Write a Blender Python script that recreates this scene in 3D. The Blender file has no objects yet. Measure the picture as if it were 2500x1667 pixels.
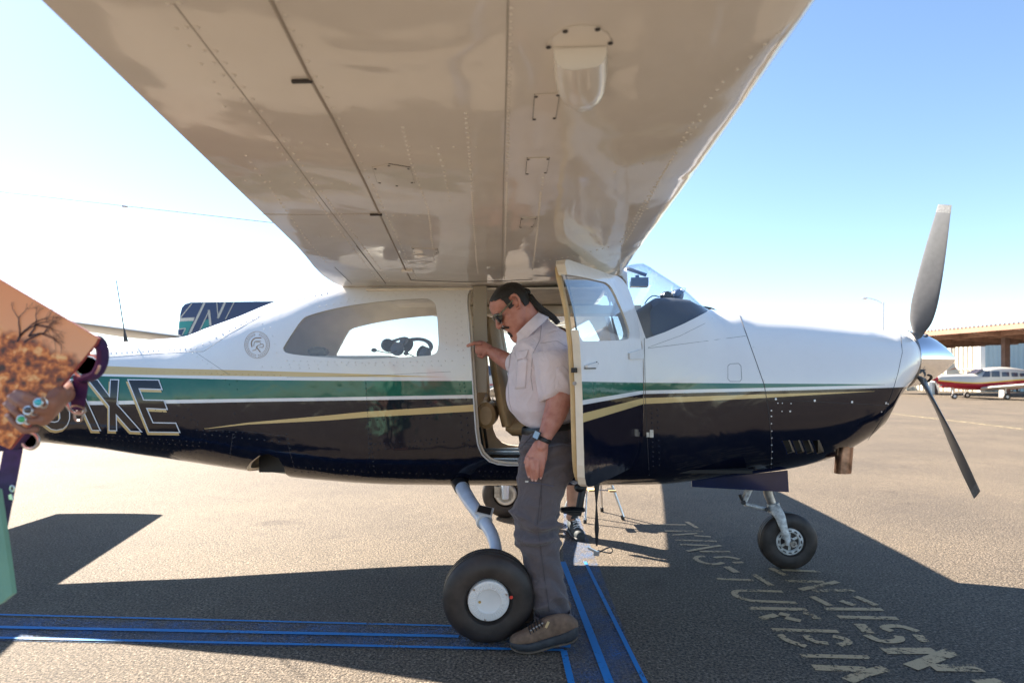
import bpy, bmesh, math, random
import numpy as np
from mathutils import Vector, Matrix, Euler

random.seed(7)
rng = np.random.default_rng(7)
SC = bpy.context.scene
COL = SC.collection

# ------------------------------------------------------------------ camera
FPX, CU, HV, HC = 1488.0, 1250.0, 925.0, 1.28     # focal length and horizon of the 2500 px wide photograph, eye height
cam_d = bpy.data.cameras.new('camera')
cam = bpy.data.objects.new('camera', cam_d)
COL.objects.link(cam)
cam.location = (0, 0, HC)
cam.rotation_euler = (math.radians(90), 0, 0)
cam_d.sensor_width = 36.0
cam_d.lens = 36.0 * FPX / 2500.0
cam_d.shift_y = (HV - 833.5) / 2500.0
cam_d.clip_start = 0.05
cam_d.clip_end = 6000
cam_d.dof.use_dof = True
cam_d.dof.focus_distance = 3.5
cam_d.dof.aperture_fstop = 3.0
SC.camera = cam

# ------------------------------------------------------------------ world and sun
SHX, SHY = 1.0, -0.92                              # shadow displacement on the ground per metre of height
SUN_EL = math.atan(1.0 / math.hypot(SHX, SHY))
SUN_AZ = math.atan2(-SHX, -SHY)                    # compass angle of the sun from +Y towards +X
world = bpy.data.worlds.new('World')
SC.world = world
world.use_nodes = True
wn = world.node_tree
for n in list(wn.nodes):
    wn.nodes.remove(n)
w_out = wn.nodes.new('ShaderNodeOutputWorld')
w_bg = wn.nodes.new('ShaderNodeBackground')
w_sky = wn.nodes.new('ShaderNodeTexSky')
w_sky.sky_type = 'NISHITA'
w_sky.sun_disc = False
w_sky.sun_elevation = SUN_EL
w_sky.sun_rotation = SUN_AZ
w_sky.altitude = 300
w_sky.air_density = 1.0
w_sky.dust_density = 0.1
w_sky.ozone_density = 2.4
w_bg.inputs['Strength'].default_value = 0.054
wn.links.new(w_sky.outputs[0], w_bg.inputs['Color'])
wn.links.new(w_bg.outputs[0], w_out.inputs['Surface'])
sun_d = bpy.data.lights.new('sun', 'SUN')
sun_d.energy = 5.0
sun_d.angle = math.radians(0.5)
sun_d.color = (1.0, 0.89, 0.75)
sun = bpy.data.objects.new('sun', sun_d)
COL.objects.link(sun)
sun.rotation_euler = Vector((-SHX, -SHY, 1.0)).to_track_quat('Z', 'Y').to_euler()
sun.location = (-20, 20, 30)
SC.view_settings.view_transform = 'Standard'
SC.view_settings.look = 'None'
SC.view_settings.exposure = 2.38
SC.view_settings.gamma = 1.0
SC.view_settings.use_curve_mapping = False

# ------------------------------------------------------------------ projection helpers
def W(u, v, Y):
    """photograph pixel at depth Y -> world point"""
    return Vector(((u - CU) / FPX * Y, Y, HC - (v - HV) / FPX * Y))
def G(u, v, z=0.0):
    D = (HC - z) * FPX / (v - HV)
    return Vector(((u - CU) / FPX * D, D, z))
YAW = 0.05
ORG = Vector((0.0, 4.30, 0.0))
CY, SY = math.cos(YAW), math.sin(YAW)
BX = Vector((CY, -SY, 0)); BY = Vector((SY, CY, 0))
def to_body(p):
    q = Vector(p) - ORG
    return Vector((q.dot(BX), q.dot(BY), q.z))
def to_world(b):
    return ORG + BX * b[0] + BY * b[1] + Vector((0, 0, b[2]))
def Bp(u, v, yb):
    """photograph pixel on the body plane y = yb -> body point"""
    d = Vector(((u - CU) / FPX, 1.0, -(v - HV) / FPX))
    o = Vector((0, 0, HC))
    t = (yb - (o - ORG).dot(BY)) / d.dot(BY)
    return to_body(o + d * t)

# ------------------------------------------------------------------ materials
def new_mat(name):
    m = bpy.data.materials.new(name)
    m.use_nodes = True
    return m, m.node_tree, m.node_tree.nodes['Principled BSDF']
def mat(name, col, rough=0.5, metal=0.0, spec=None, noise=None, bump=None, coat=0.0):
    """noise = (scale, amount) value variation; bump = (scale, strength, distance)"""
    m, t, b = new_mat(name)
    b.inputs['Base Color'].default_value = (*col, 1)
    b.inputs['Roughness'].default_value = rough
    b.inputs['Metallic'].default_value = metal
    if spec is not None:
        b.inputs['Specular IOR Level'].default_value = spec
    if coat:
        b.inputs['Coat Weight'].default_value = coat
        b.inputs['Coat Roughness'].default_value = 0.05
    tc = t.nodes.new('ShaderNodeTexCoord')
    if noise:
        n = t.nodes.new('ShaderNodeTexNoise')
        n.inputs['Scale'].default_value = noise[0]
        n.inputs['Detail'].default_value = 5
        t.links.new(tc.outputs['Object'], n.inputs['Vector'])
        mr = t.nodes.new('ShaderNodeMapRange')
        mr.inputs['From Min'].default_value = 0.3
        mr.inputs['From Max'].default_value = 0.7
        mr.inputs['To Min'].default_value = 1 - noise[1]
        mr.inputs['To Max'].default_value = 1 + noise[1]
        t.links.new(n.outputs['Fac'], mr.inputs['Value'])
        mx = t.nodes.new('ShaderNodeVectorMath'); mx.operation = 'SCALE'
        mx.inputs[0].default_value = col
        t.links.new(mr.outputs[0], mx.inputs['Scale'])
        t.links.new(mx.outputs[0], b.inputs['Base Color'])
    if bump:
        n2 = t.nodes.new('ShaderNodeTexNoise')
        n2.inputs['Scale'].default_value = bump[0]
        n2.inputs['Detail'].default_value = 3
        t.links.new(tc.outputs['Object'], n2.inputs['Vector'])
        bp = t.nodes.new('ShaderNodeBump')
        bp.inputs['Strength'].default_value = bump[1]
        bp.inputs['Distance'].default_value = bump[2]
        t.links.new(n2.outputs['Fac'], bp.inputs['Height'])
        t.links.new(bp.outputs[0], b.inputs['Normal'])
    return m
def ramp(t, fac, stops):
    r = t.nodes.new('ShaderNodeValToRGB')
    while len(r.color_ramp.elements) < len(stops):
        r.color_ramp.elements.new(0.5)
    for e, (p, c) in zip(r.color_ramp.elements, stops):
        e.position = p
        e.color = (*c, 1) if len(c) == 3 else c
    t.links.new(fac, r.inputs[0])
    return r.outputs['Color']
def mixc(t, f, a, b):
    m = t.nodes.new('ShaderNodeMix'); m.data_type = 'RGBA'
    for s, i in ((f, 0), (a, 6), (b, 7)):
        if isinstance(s, (int, float)): m.inputs[i].default_value = s
        elif isinstance(s, tuple): m.inputs[i].default_value = (*s, 1)
        else: t.links.new(s, m.inputs[i])
    return m.outputs[2]
def mth(t, op, a, b=None, c=None):
    m = t.nodes.new('ShaderNodeMath'); m.operation = op
    for i, s in enumerate((a, b, c)):
        if s is None: continue
        if isinstance(s, (int, float)): m.inputs[i].default_value = s
        else: t.links.new(s, m.inputs[i])
    return m.outputs[0]

def ground_mat(base_lo, base_hi):
    m, t, b = new_mat('asphalt')
    tc = t.nodes.new('ShaderNodeTexCoord')
    vo = t.nodes.new('ShaderNodeTexVoronoi'); vo.inputs['Scale'].default_value = 110
    t.links.new(tc.outputs['Object'], vo.inputs['Vector'])
    n1 = t.nodes.new('ShaderNodeTexNoise'); n1.inputs['Scale'].default_value = 78; n1.inputs['Detail'].default_value = 5
    n1.inputs['Roughness'].default_value = 0.75
    t.links.new(tc.outputs['Object'], n1.inputs['Vector'])
    n2 = t.nodes.new('ShaderNodeTexNoise'); n2.inputs['Scale'].default_value = 0.6; n2.inputs['Detail'].default_value = 6
    t.links.new(tc.outputs['Object'], n2.inputs['Vector'])
    n3 = t.nodes.new('ShaderNodeTexNoise'); n3.inputs['Scale'].default_value = 6; n3.inputs['Detail'].default_value = 4
    t.links.new(tc.outputs['Object'], n3.inputs['Vector'])
    sp = ramp(t, n1.outputs['Fac'], [(0.38, base_lo), (0.46, tuple(c * .7 for c in base_hi)), (0.53, base_hi), (0.68, (0.35, 0.305, 0.25))])
    ag = t.nodes.new('ShaderNodeSeparateColor'); t.links.new(vo.outputs['Color'], ag.inputs[0])
    agv = ramp(t, ag.outputs[0], [(0.0, (0.55, 0.55, 0.57)), (0.35, (0.9, 0.88, 0.86)), (0.85, (1.05, 1.0, 0.95)), (1.0, (1.5, 1.45, 1.4))])
    mx = t.nodes.new('ShaderNodeMix'); mx.data_type = 'RGBA'; mx.blend_type = 'MULTIPLY'; mx.inputs[0].default_value = 1
    t.links.new(sp, mx.inputs[6]); t.links.new(agv, mx.inputs[7])
    big = ramp(t, n2.outputs['Fac'], [(0.3, (0.78, 0.78, 0.80)), (0.7, (1.10, 1.08, 1.04))])
    mx2 = t.nodes.new('ShaderNodeMix'); mx2.data_type = 'RGBA'; mx2.blend_type = 'MULTIPLY'; mx2.inputs[0].default_value = 1
    t.links.new(mx.outputs[2], mx2.inputs[6]); t.links.new(big, mx2.inputs[7])
    md = ramp(t, n3.outputs['Fac'], [(0.3, (0.93, 0.93, 0.93)), (0.7, (1.05, 1.05, 1.05))])
    mx3 = t.nodes.new('ShaderNodeMix'); mx3.data_type = 'RGBA'; mx3.blend_type = 'MULTIPLY'; mx3.inputs[0].default_value = 1
    t.links.new(mx2.outputs[2], mx3.inputs[6]); t.links.new(md, mx3.inputs[7])
    # oil drips and worn dark patches
    n5 = t.nodes.new('ShaderNodeTexNoise'); n5.inputs['Scale'].default_value = 1.7; n5.inputs['Detail'].default_value = 3; n5.inputs['Distortion'].default_value = .4
    t.links.new(tc.outputs['Object'], n5.inputs['Vector'])
    st = ramp(t, n5.outputs['Fac'], [(0.24, (.62, .62, .64)), (0.31, (.93, .93, .93)), (0.36, (1, 1, 1)), (1, (1, 1, 1))])
    mx4 = t.nodes.new('ShaderNodeMix'); mx4.data_type = 'RGBA'; mx4.blend_type = 'MULTIPLY'; mx4.inputs[0].default_value = 1
    t.links.new(mx3.outputs[2], mx4.inputs[6]); t.links.new(st, mx4.inputs[7])
    t.links.new(mx4.outputs[2], b.inputs['Base Color'])
    b.inputs['Roughness'].default_value = 0.8
    b.inputs['Specular IOR Level'].default_value = 0.2
    bp = t.nodes.new('ShaderNodeBump'); bp.inputs['Strength'].default_value = 0.6; bp.inputs['Distance'].default_value = 0.006
    hs = mth(t, 'ADD', n1.outputs['Fac'], mth(t, 'MULTIPLY', vo.outputs['Distance'], -1.2))
    t.links.new(hs, bp.inputs['Height'])
    t.links.new(bp.outputs[0], b.inputs['Normal'])
    return m
M = {}
M['ground'] = ground_mat((0.017, 0.015, 0.014), (0.152, 0.128, 0.100))

def worn_paint(name, col, cover, scale=45, emph=0.12):
    m, t, b = new_mat(name)
    b.inputs['Base Color'].default_value = (*col, 1)
    b.inputs['Roughness'].default_value = 0.75
    tc = t.nodes.new('ShaderNodeTexCoord')
    n = t.nodes.new('ShaderNodeTexNoise'); n.inputs['Scale'].default_value = scale; n.inputs['Detail'].default_value = 6
    n.inputs['Roughness'].default_value = 0.7
    t.links.new(tc.outputs['Object'], n.inputs['Vector'])
    n2 = t.nodes.new('ShaderNodeTexNoise'); n2.inputs['Scale'].default_value = 5; n2.inputs['Detail'].default_value = 3
    t.links.new(tc.outputs['Object'], n2.inputs['Vector'])
    s = mth(t, 'ADD', n.outputs['Fac'], mth(t, 'MULTIPLY', mth(t, 'SUBTRACT', n2.outputs['Fac'], 0.5), 0.6))
    mr = t.nodes.new('ShaderNodeMapRange')
    mr.inputs['From Min'].default_value = 0.5 + (0.5 - cover) * 0.5 - emph / 2
    mr.inputs['From Max'].default_value = 0.5 + (0.5 - cover) * 0.5 + emph / 2
    t.links.new(s, mr.inputs['Value'])
    tr = t.nodes.new('ShaderNodeBsdfTransparent')
    ms = t.nodes.new('ShaderNodeMixShader')
    t.links.new(mr.outputs[0], ms.inputs[0])
    t.links.new(tr.outputs[0], ms.inputs[1]); t.links.new(b.outputs[0], ms.inputs[2])
    t.links.new(ms.outputs[0], t.nodes['Material Output'].inputs['Surface'])
    return m
M['yellow_paint'] = worn_paint('yellow_paint', (0.52, 0.36, 0.19), 0.66)
M['blue_paint'] = worn_paint('blue_paint', (0.008, 0.19, 0.50), 0.88, 60, 0.15)
M['blue_wash'] = worn_paint('blue_wash', (0.06, 0.15, 0.33), 0.26, 80, 0.5)
M['taxi_paint'] = worn_paint('taxi_paint', (0.5, 0.42, 0.22), 0.5)

M['black'] = mat('black_plastic', (0.012, 0.012, 0.014), 0.45)
M['rubber'] = mat('tyre_rubber', (0.030, 0.023, 0.020), 0.55, noise=(14, 0.5), bump=(60, 0.15, 0.002))
M['white_metal'] = mat('white_paint', (0.72, 0.71, 0.69), 0.35, noise=(9, 0.06))
M['grime_white'] = mat('grimy_white_paint', (0.55, 0.55, 0.53), 0.45, noise=(35, 0.45))
M['alu'] = mat('aluminium', (0.65, 0.66, 0.68), 0.3, 1.0, noise=(12, 0.12))
M['chrome'] = mat('polished_metal', (0.86, 0.86, 0.87), 0.06, 1.0)
M['dull_metal'] = mat('dull_metal', (0.42, 0.40, 0.38), 0.42, 1.0, noise=(30, 0.3))
M['exhaust'] = mat('heat_stained_steel', (0.30, 0.19, 0.14), 0.32, 1.0, noise=(14, 0.6))
M['navy'] = mat('navy_gloss', (0.008, 0.015, 0.06), 0.12, coat=0.5, noise=(5, 0.2))
M['leg_paint'] = mat('gear_leg_paint', (0.50, 0.58, 0.70), 0.3, noise=(12, 0.1))
M['cream'] = mat('cream_lining', (0.80, 0.72, 0.60), 0.6, noise=(8, 0.12), bump=(40, 0.1, 0.002))
M['edge_cream'] = mat('chipped_cream_paint', (0.74, 0.65, 0.50), 0.45, noise=(22, 0.2))
M['trim_tan'] = mat('tan_trim', (0.62, 0.44, 0.22), 0.5, noise=(12, 0.12))
M['leather'] = mat('tan_leather', (0.46, 0.31, 0.16), 0.45, noise=(10, 0.15), bump=(90, 0.15, 0.001))
M['dark_in'] = mat('dark_carpet', (0.02, 0.018, 0.016), 0.8)
M['headset'] = mat('headset_plastic', (0.11, 0.17, 0.28), 0.3)
M['panel_grey'] = mat('glareshield', (0.05, 0.055, 0.065), 0.6, bump=(60, 0.2, 0.001))
M['seam'] = mat('seam_dark', (0.05, 0.045, 0.045), 0.7)  # dark joint colour, shared by slots, screws and wires
M['seam_soft'] = mat('seam_sealant', (0.42, 0.38, 0.33), 0.6)
M['prop'] = mat('propeller_paint', (0.085, 0.085, 0.088), 0.34, noise=(30, 0.10))
M['prop_tip'] = mat('pale_propeller_tip', (0.15, 0.15, 0.15), 0.3, noise=(80, 0.3))
M['red_dot'] = mat('red_mark', (0.7, 0.05, 0.03), 0.5)
M['brass'] = mat('brass', (0.6, 0.42, 0.15), 0.35, 1.0)
M['screw'] = mat('steel_screw', (0.75, 0.74, 0.72), 0.35, 0.6)
M['paint_white'] = mat('lettering_white', (0.72, 0.74, 0.78), 0.25)
M['paint_gold'] = mat('lettering_gold', (0.66, 0.46, 0.20), 0.3)
M['paint_dark'] = mat('lettering_dark', (0.010, 0.009, 0.014), 0.1)
M['emblem'] = mat('emblem_bronze', (0.34, 0.22, 0.12), 0.4)

def glass_mat(name, tint, refl=0.9, haze=0.0):
    m, t, b = new_mat(name)
    t.nodes.remove(b)
    tr = t.nodes.new('ShaderNodeBsdfTransparent'); tr.inputs[0].default_value = (*tint, 1)
    gl = t.nodes.new('ShaderNodeBsdfGlossy'); gl.inputs['Roughness'].default_value = 0.02
    df = t.nodes.new('ShaderNodeBsdfDiffuse'); df.inputs[0].default_value = (0.75, 0.8, 0.9, 1)
    fr = t.nodes.new('ShaderNodeFresnel'); fr.inputs[0].default_value = 1.45
    m0 = t.nodes.new('ShaderNodeMixShader'); m0.inputs[0].default_value = haze
    t.links.new(tr.outputs[0], m0.inputs[1]); t.links.new(df.outputs[0], m0.inputs[2])
    ms = t.nodes.new('ShaderNodeMixShader')
    ge = t.nodes.new('ShaderNodeNewGeometry')
    t.links.new(mth(t, 'MULTIPLY', mth(t, 'MULTIPLY', fr.outputs[0], refl), mth(t, 'SUBTRACT', 1.0, ge.outputs['Backfacing'])), ms.inputs[0])
    t.links.new(m0.outputs[0], ms.inputs[1]); t.links.new(gl.outputs[0], ms.inputs[2])
    t.links.new(ms.outputs[0], t.nodes['Material Output'].inputs['Surface'])
    return m
M['glass'] = glass_mat('window_plexiglass', (0.95, 0.97, 0.99), 1.0, 0.10)
M['windshield'] = glass_mat('windshield_plexiglass', (0.95, 0.975, 1.0), 1.0, 0.02)
M['door_glass'] = glass_mat('door_plexiglass', (0.90, 0.95, 1.0), 2.2, 0.03)

# ------------------------------------------------------------------ mesh helpers
class MB:
    def __init__(s):
        s.v = []; s.f = []; s.mi = []
    def add(s, vs, fs, mi=0):
        o = len(s.v)
        s.v += [tuple(p) for p in vs]
        for f in fs:
            s.f.append([i + o for i in f]); s.mi.append(mi)
        return s
    def box(s, c, d, rot=None, mi=0):
        c = Vector(c); vs = []
        for sx in (-.5, .5):
            for sy in (-.5, .5):
                for sz in (-.5, .5):
                    p = Vector((sx * d[0], sy * d[1], sz * d[2]))
                    if rot is not None: p = rot @ p
                    vs.append(c + p)
        fs = [(0, 1, 3, 2), (4, 6, 7, 5), (0, 4, 5, 1), (2, 3, 7, 6), (0, 2, 6, 4), (1, 5, 7, 3)]
        return s.add(vs, fs, mi)
    def loft(s, rings, mi=0, cap=True, closed=True):
        n = len(rings[0]); vs = [p for r in rings for p in r]; fs = []
        for i in range(len(rings) - 1):
            for j in range(n if closed else n - 1):
                k = (j + 1) % n
                fs.append((i * n + j, i * n + k, (i + 1) * n + k, (i + 1) * n + j))
        if cap and closed:
            fs.append(tuple(range(n - 1, -1, -1)))
            fs.append(tuple((len(rings) - 1) * n + j for j in range(n)))
        return s.add(vs, fs, mi)
    def tube(s, pts, rad, n=12, mi=0, cap=True, ref=None, flat=None):
        """pts polyline; rad number or list; flat = list of (ra, rb) half sizes along ref axis and its normal"""
        pts = [Vector(p) for p in pts]; rings = []; last = None
        for i, p in enumerate(pts):
            a = pts[max(i - 1, 0)]; b = pts[min(i + 1, len(pts) - 1)]
            d = (b - a).normalized() if (b - a).length > 1e-9 else Vector((0, 0, 1))
            r = Vector(ref) if ref is not None else (last if last is not None else (Vector((0, 0, 1)) if abs(d.z) < 0.9 else Vector((1, 0, 0))))
            e1 = (r - d * r.dot(d))
            if e1.length < 1e-5: e1 = d.orthogonal()
            e1.normalize(); e2 = d.cross(e1); last = e1.copy()
            if flat is not None: ra, rb = flat[i] if isinstance(flat, list) else flat
            else: ra = rb = rad[i] if isinstance(rad, (list, tuple)) else rad
            rings.append([p + e1 * (ra * math.cos(2 * math.pi * k / n)) + e2 * (rb * math.sin(2 * math.pi * k / n)) for k in range(n)])
        return s.loft(rings, mi, cap)
    def lathe(s, prof, origin, axis, n=32, mi=0, arc=None):
        """prof list of (along axis, radius)"""
        o = Vector(origin); ax = Vector(axis).normalized()
        e1 = ax.orthogonal().normalized(); e2 = ax.cross(e1)
        rings = []
        for a, r in prof:
            rings.append([o + ax * a + (e1 * math.cos(2 * math.pi * k / n) + e2 * math.sin(2 * math.pi * k / n)) * max(r, 1e-4) for k in range(n)])
        return s.loft(rings, mi, True)
    def prism(s, poly, nrm, depth, mi=0):
        """closed polygon of points extruded both by depth along nrm"""
        nv = Vector(nrm) * depth; n = len(poly)
        vs = [Vector(p) for p in poly] + [Vector(p) + nv for p in poly]
        fs = [tuple(range(n - 1, -1, -1)), tuple(range(n, 2 * n))]
        for i in range(n):
            j = (i + 1) % n
            fs.append((i, j, n + j, n + i))
        return s.add(vs, fs, mi)
    def ball(s, c, r, n=12, m=8, mi=0, rot=None):
        c = Vector(c); r = (r, r, r) if isinstance(r, (int, float)) else r
        rings = []
        for i in range(m + 1):
            th = math.pi * i / m
            ring = []
            for k in range(n):
                ph = 2 * math.pi * k / n
                p = Vector((r[0] * max(math.sin(th), 1e-3) * math.cos(ph), r[1] * max(math.sin(th), 1e-3) * math.sin(ph), r[2] * math.cos(th)))
                if rot is not None: p = rot @ p
                ring.append(c + p)
            rings.append(ring)
        return s.loft(rings, mi, True)
    def mesh(s, name, mats, smooth=True, fix=True):
        me = bpy.data.meshes.new(name)
        me.from_pydata(s.v, [], s.f)
        for m in (mats if isinstance(mats, (list, tuple)) else [mats]):
            me.materials.append(m)
        me.polygons.foreach_set('material_index', s.mi)
        if fix:
            bm = bmesh.new(); bm.from_mesh(me)
            bmesh.ops.recalc_face_normals(bm, faces=bm.faces)
            bm.to_mesh(me); bm.free()
        me.polygons.foreach_set('use_smooth', [smooth] * len(me.polygons))
        if smooth:
            try: me.set_sharp_from_angle(angle=math.radians(38))
            except Exception: pass
        me.update()
        return me
    def build(s, name, mats, parent=None, smooth=True, fix=True):
        o = bpy.data.objects.new(name, s.mesh(name, mats, smooth, fix))
        COL.objects.link(o)
        if parent is not None: o.parent = parent
        return o
def tag(o, label=None, cat=None, group=None, kind=None):
    if label: o['label'] = label
    if cat: o['category'] = cat
    if group: o['group'] = group
    if kind: o['kind'] = kind
    return o
def thing(name, loc, rz, label, cat, group=None):
    o = bpy.data.objects.new(name, None); COL.objects.link(o)
    o.location = loc; o.rotation_euler = (0, 0, rz)
    o.empty_display_size = 0.2
    return tag(o, label, cat, group)
def copy_tree(o, parent=None):
    c = o.copy(); COL.objects.link(c)
    if parent is not None: c.parent = parent
    for ch in list(o.children): copy_tree(ch, c)
    return c
def eval_mesh(o, name):
    dg = bpy.context.evaluated_depsgraph_get()
    me = bpy.data.meshes.new_from_object(o.evaluated_get(dg), depsgraph=dg)
    me.name = name
    return me
def drop(o):
    me = o.data
    bpy.data.objects.remove(o, do_unlink=True)
    if me.users == 0: bpy.data.meshes.remove(me)
def pchip(xs, ys):
    xs = np.array(xs, float); ys = np.array(ys, float)
    h = np.diff(xs); d = np.diff(ys) / h
    m = np.zeros_like(ys)
    m[0] = d[0]; m[-1] = d[-1]
    for i in range(1, len(xs) - 1):
        if d[i - 1] * d[i] > 0:
            w1 = 2 * h[i] + h[i - 1]; w2 = h[i] + 2 * h[i - 1]
            m[i] = (w1 + w2) / (w1 / d[i - 1] + w2 / d[i])
    def f(x):
        x = min(max(float(x), xs[0]), xs[-1])
        i = int(min(max(np.searchsorted(xs, x) - 1, 0), len(xs) - 2))
        t = (x - xs[i]) / h[i]
        return float((2*t**3-3*t*t+1)*ys[i] + (t**3-2*t*t+t)*h[i]*m[i] + (-2*t**3+3*t*t)*ys[i+1] + (t**3-t*t)*h[i]*m[i+1])
    return f
def smooth_path(pts, k=4):
    """Catmull-Rom through points (tuples of any length)"""
    P = [np.array(p, float) for p in pts]; out = []
    for i in range(len(P) - 1):
        p0 = P[max(i - 1, 0)]; p1 = P[i]; p2 = P[i + 1]; p3 = P[min(i + 2, len(P) - 1)]
        for j in range(k):
            t = j / k
            out.append(0.5 * ((2 * p1) + (-p0 + p2) * t + (2*p0 - 5*p1 + 4*p2 - p3) * t*t + (-p0 + 3*p1 - 3*p2 + p3) * t**3))
    out.append(P[-1])
    return out

# ------------------------------------------------------------------ the ground and its markings
g = MB()
g.add([(-900, -300, 0), (900, -300, 0), (900, 2500, 0), (-900, 2500, 0)], [(0, 1, 2, 3)])
tag(g.build('ground', M['ground'], fix=False), kind='structure')

def strip(pts, w, z):
    """flat ribbon along ground points"""
    vs = []; fs = []
    P = [Vector((p[0], p[1], 0)) for p in pts]
    for i, p in enumerate(P):
        a = P[max(i - 1, 0)]; b = P[min(i + 1, len(P) - 1)]
        d = (b - a).normalized(); n = Vector((-d.y, d.x, 0))
        ww = w[i] if isinstance(w, list) else w
        vs += [p + n * ww / 2 + Vector((0, 0, z)), p - n * ww / 2 + Vector((0, 0, z))]
        if i: fs.append((2*i-2, 2*i-1, 2*i+1, 2*i))
    return vs, fs
def cA(x, y): return (1580 + x * .17857, 1240 + y * .17857)
def cB(x, y): return (1880 + x * .2636, 1280 + y * .2636)
letters1 = {
 'T': [[cA(155,225),cA(530,230)],[cA(540,190),cA(690,275)]],
 'W': [[cA(240,314),cA(770,318)],[cA(300,375),cA(690,348)],[cA(640,380),cA(870,396)]],
 'I': [[cA(380,438),cA(950,455)]],
 'N': [[cA(450,500),cA(850,512)],[cA(545,592),cA(1005,512)],[cA(720,597),cA(1135,600)]],
 'S': [[cA(790,662),cA(700,665),cA(660,690),cA(720,730),cA(850,765),cA(960,765),cA(1040,745)],[cA(920,682),cA(1000,672),cA(1130,674),cA(1260,702)]],
 '_': [[cA(1175,748),cA(1312,742)]],
 '-': [[cA(1080,800),cA(1225,882)]],
 'T2': [[cA(950,968),cA(1450,988)],[cA(1455,912),cA(1705,1065)]],
 'U': [[cA(1850,1145),cA(1500,1132),cA(1260,1132),cA(1195,1155),cA(1215,1200),cA(1280,1230),cA(1430,1268),cA(1650,1278),cA(2045,1297)]],
 'R': [[cA(1390,1368),cA(2180,1388)],[cA(1560,1515),cA(1765,1462)],[cA(1805,1445),cA(1945,1475)],[cA(1890,1500),cA(2100,1545)],[cA(2130,1435),cA(2250,1460),cA(2330,1520)]],
 'B': [[cB(20,975),cB(630,992)],[cB(90,1020),cB(170,1080),cB(335,1132)],[cB(330,1030),cB(400,1085),cB(540,1105)],[cB(580,1035),cB(690,1060),cB(722,1095),cB(640,1118)]],
 'I2': [[cB(280,1215),cB(920,1232)]],
 'N2': [[cB(400,1325),cB(900,1347)],[cB(720,1450),cB(860,1390),cB(1070,1335)]],
}
letters2 = {
 'T': [[cB(5,405),cB(145,472)],[cB(110,424),cB(460,438)]],
 'N': [[cB(150,524),cB(500,532)],[cB(280,607),cB(625,532)],[cB(400,620),cB(780,612)]],
 'E': [[cB(388,668),cB(555,752)],[cB(655,708),cB(780,752)],[cB(788,668),cB(982,752)],[cB(510,783),cB(1040,787)]],
 'I': [[cB(630,858),cB(1180,870)]],
 'S': [[cB(1130,990),cB(1060,962),cB(1090,944),cB(1220,946),cB(1370,992)],[cB(890,1025),cB(1000,1075),cB(1110,1087),cB(1200,1070),cB(1190,1035)]],
 'dot': [[cB(815,960),cB(925,966)]],
 'dot2': [[cB(1350,1052),cB(1450,1060)]],
 'V': [[cB(1050,1172),cB(1530,1172)],[cB(1300,1325),cB(1450,1270),cB(1690,1178)],[cB(1500,1330),cB(1950,1337)]],
 'last': [[cB(1900,1465),cB(2135,1447)]],
}
wide = {('a','-'):.075,('a','R'):.065,('b','dot'):.15,('b','dot2'):.11,('b','V'):.085,('a','N2'):.08}
for tagk, table in (('a', letters1), ('b', letters2)):
    for k, strokes in table.items():
        mb = MB()
        for i, s_ in enumerate(strokes):
            pts = [G(*p) for p in (smooth_path(s_, 4) if len(s_) > 2 else s_)]
            w_ = wide.get((tagk, k), .055) * (.68 if tagk == 'a' else .78)
            mb.add(*strip(pts, w_, 0.003 + 0.0008 * (i % 3)))
        tag(mb.build('painted_letter', M['yellow_paint'], smooth=False, fix=False), kind='structure')

mb = MB()
mb.add([G(1376,1240,.002),G(1405,1240,.002),G(1580,1680,.002),G(1398,1680,.002),G(1373,1596,.002)],[(0,4,3,2,1)])
tag(mb.build('faded_blue_stripe', M['blue_wash'], smooth=False, fix=False), kind='structure')
mb = MB()
mb.add([G(-900,1487,.004),G(1372,1536,.004),G(1376,1591,.004),G(-900,1545,.004)],[(0,1,2,3)])
tag(mb.build('faded_blue_stripe', M['blue_wash'], smooth=False, fix=False), kind='structure')
for i, (a, b_, w_) in enumerate([((1374,1372),(1494,1684),.038),((1428,1372),(1583,1684),.022),((1376,1590),(1398,1684),.03),
        ((-900,1480),(1140,1531),.018),((-900,1515),(1120,1556),.03),((-900,1540),(1376,1590),.022),((1366,1572),(1394,1574),.10)]):
    mb = MB(); mb.add(*strip([G(*a), G(*b_)], w_, 0.006 + .0006 * i))
    tag(mb.build('blue_painted_line', M['blue_paint'], smooth=False, fix=False), kind='structure')
mb = MB(); mb.add(*strip([G(1600,968), G(2180,1010), G(2360,1031), G(2900,1096)], .12, 0.006))
tag(mb.build('taxi_line', M['taxi_paint'], smooth=False, fix=False), kind='structure')
# ================================================================== the aircraft
plane = thing('high_wing_aircraft', ORG, -YAW, 'large white, green and navy single-engine aircraft with its door open beside the pilot', 'aircraft')
WX = [-5.5, -5.0, -4.2, -3.15, -2.4, -1.6, -1.0, 0.0, 0.9, 1.4, 1.9, 2.25, 2.5, 2.62, 2.68]
WW = [.04, .11, .21, .335, .43, .52, .56, .575, .575, .545, .50, .45, .37, .27, .19]
fw = pchip(WX, WW)
def _sil(pts, k):
    out = []
    for u, v in pts:
        y = -.2
        for _ in range(5):
            b = Bp(u, v, y); y = -k * fw(b.x)
        out.append((b.x, b.z))
    return out
tops = _sil([(-160, 874), (60, 855), (243, 838), (302, 831), (400, 824), (440, 820), (516, 793), (596, 764), (663, 736), (740, 712), (817, 694)], .25)
tops = [(-5.5, 1.42)] + tops + [(-.9, 1.97), (-.5, 1.99), (.3, 2.0), (.55, 1.995)]
tops += _sil([(1570, 634), (1598, 650), (1667, 692), (1747, 748)], .48)
tops += _sil([(1769, 754), (1803, 760), (1879, 766), (2005, 781), (2089, 792), (2173, 808), (2207, 817)], .25) + [(2.60, 1.60), (2.68, 1.57)]
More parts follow.
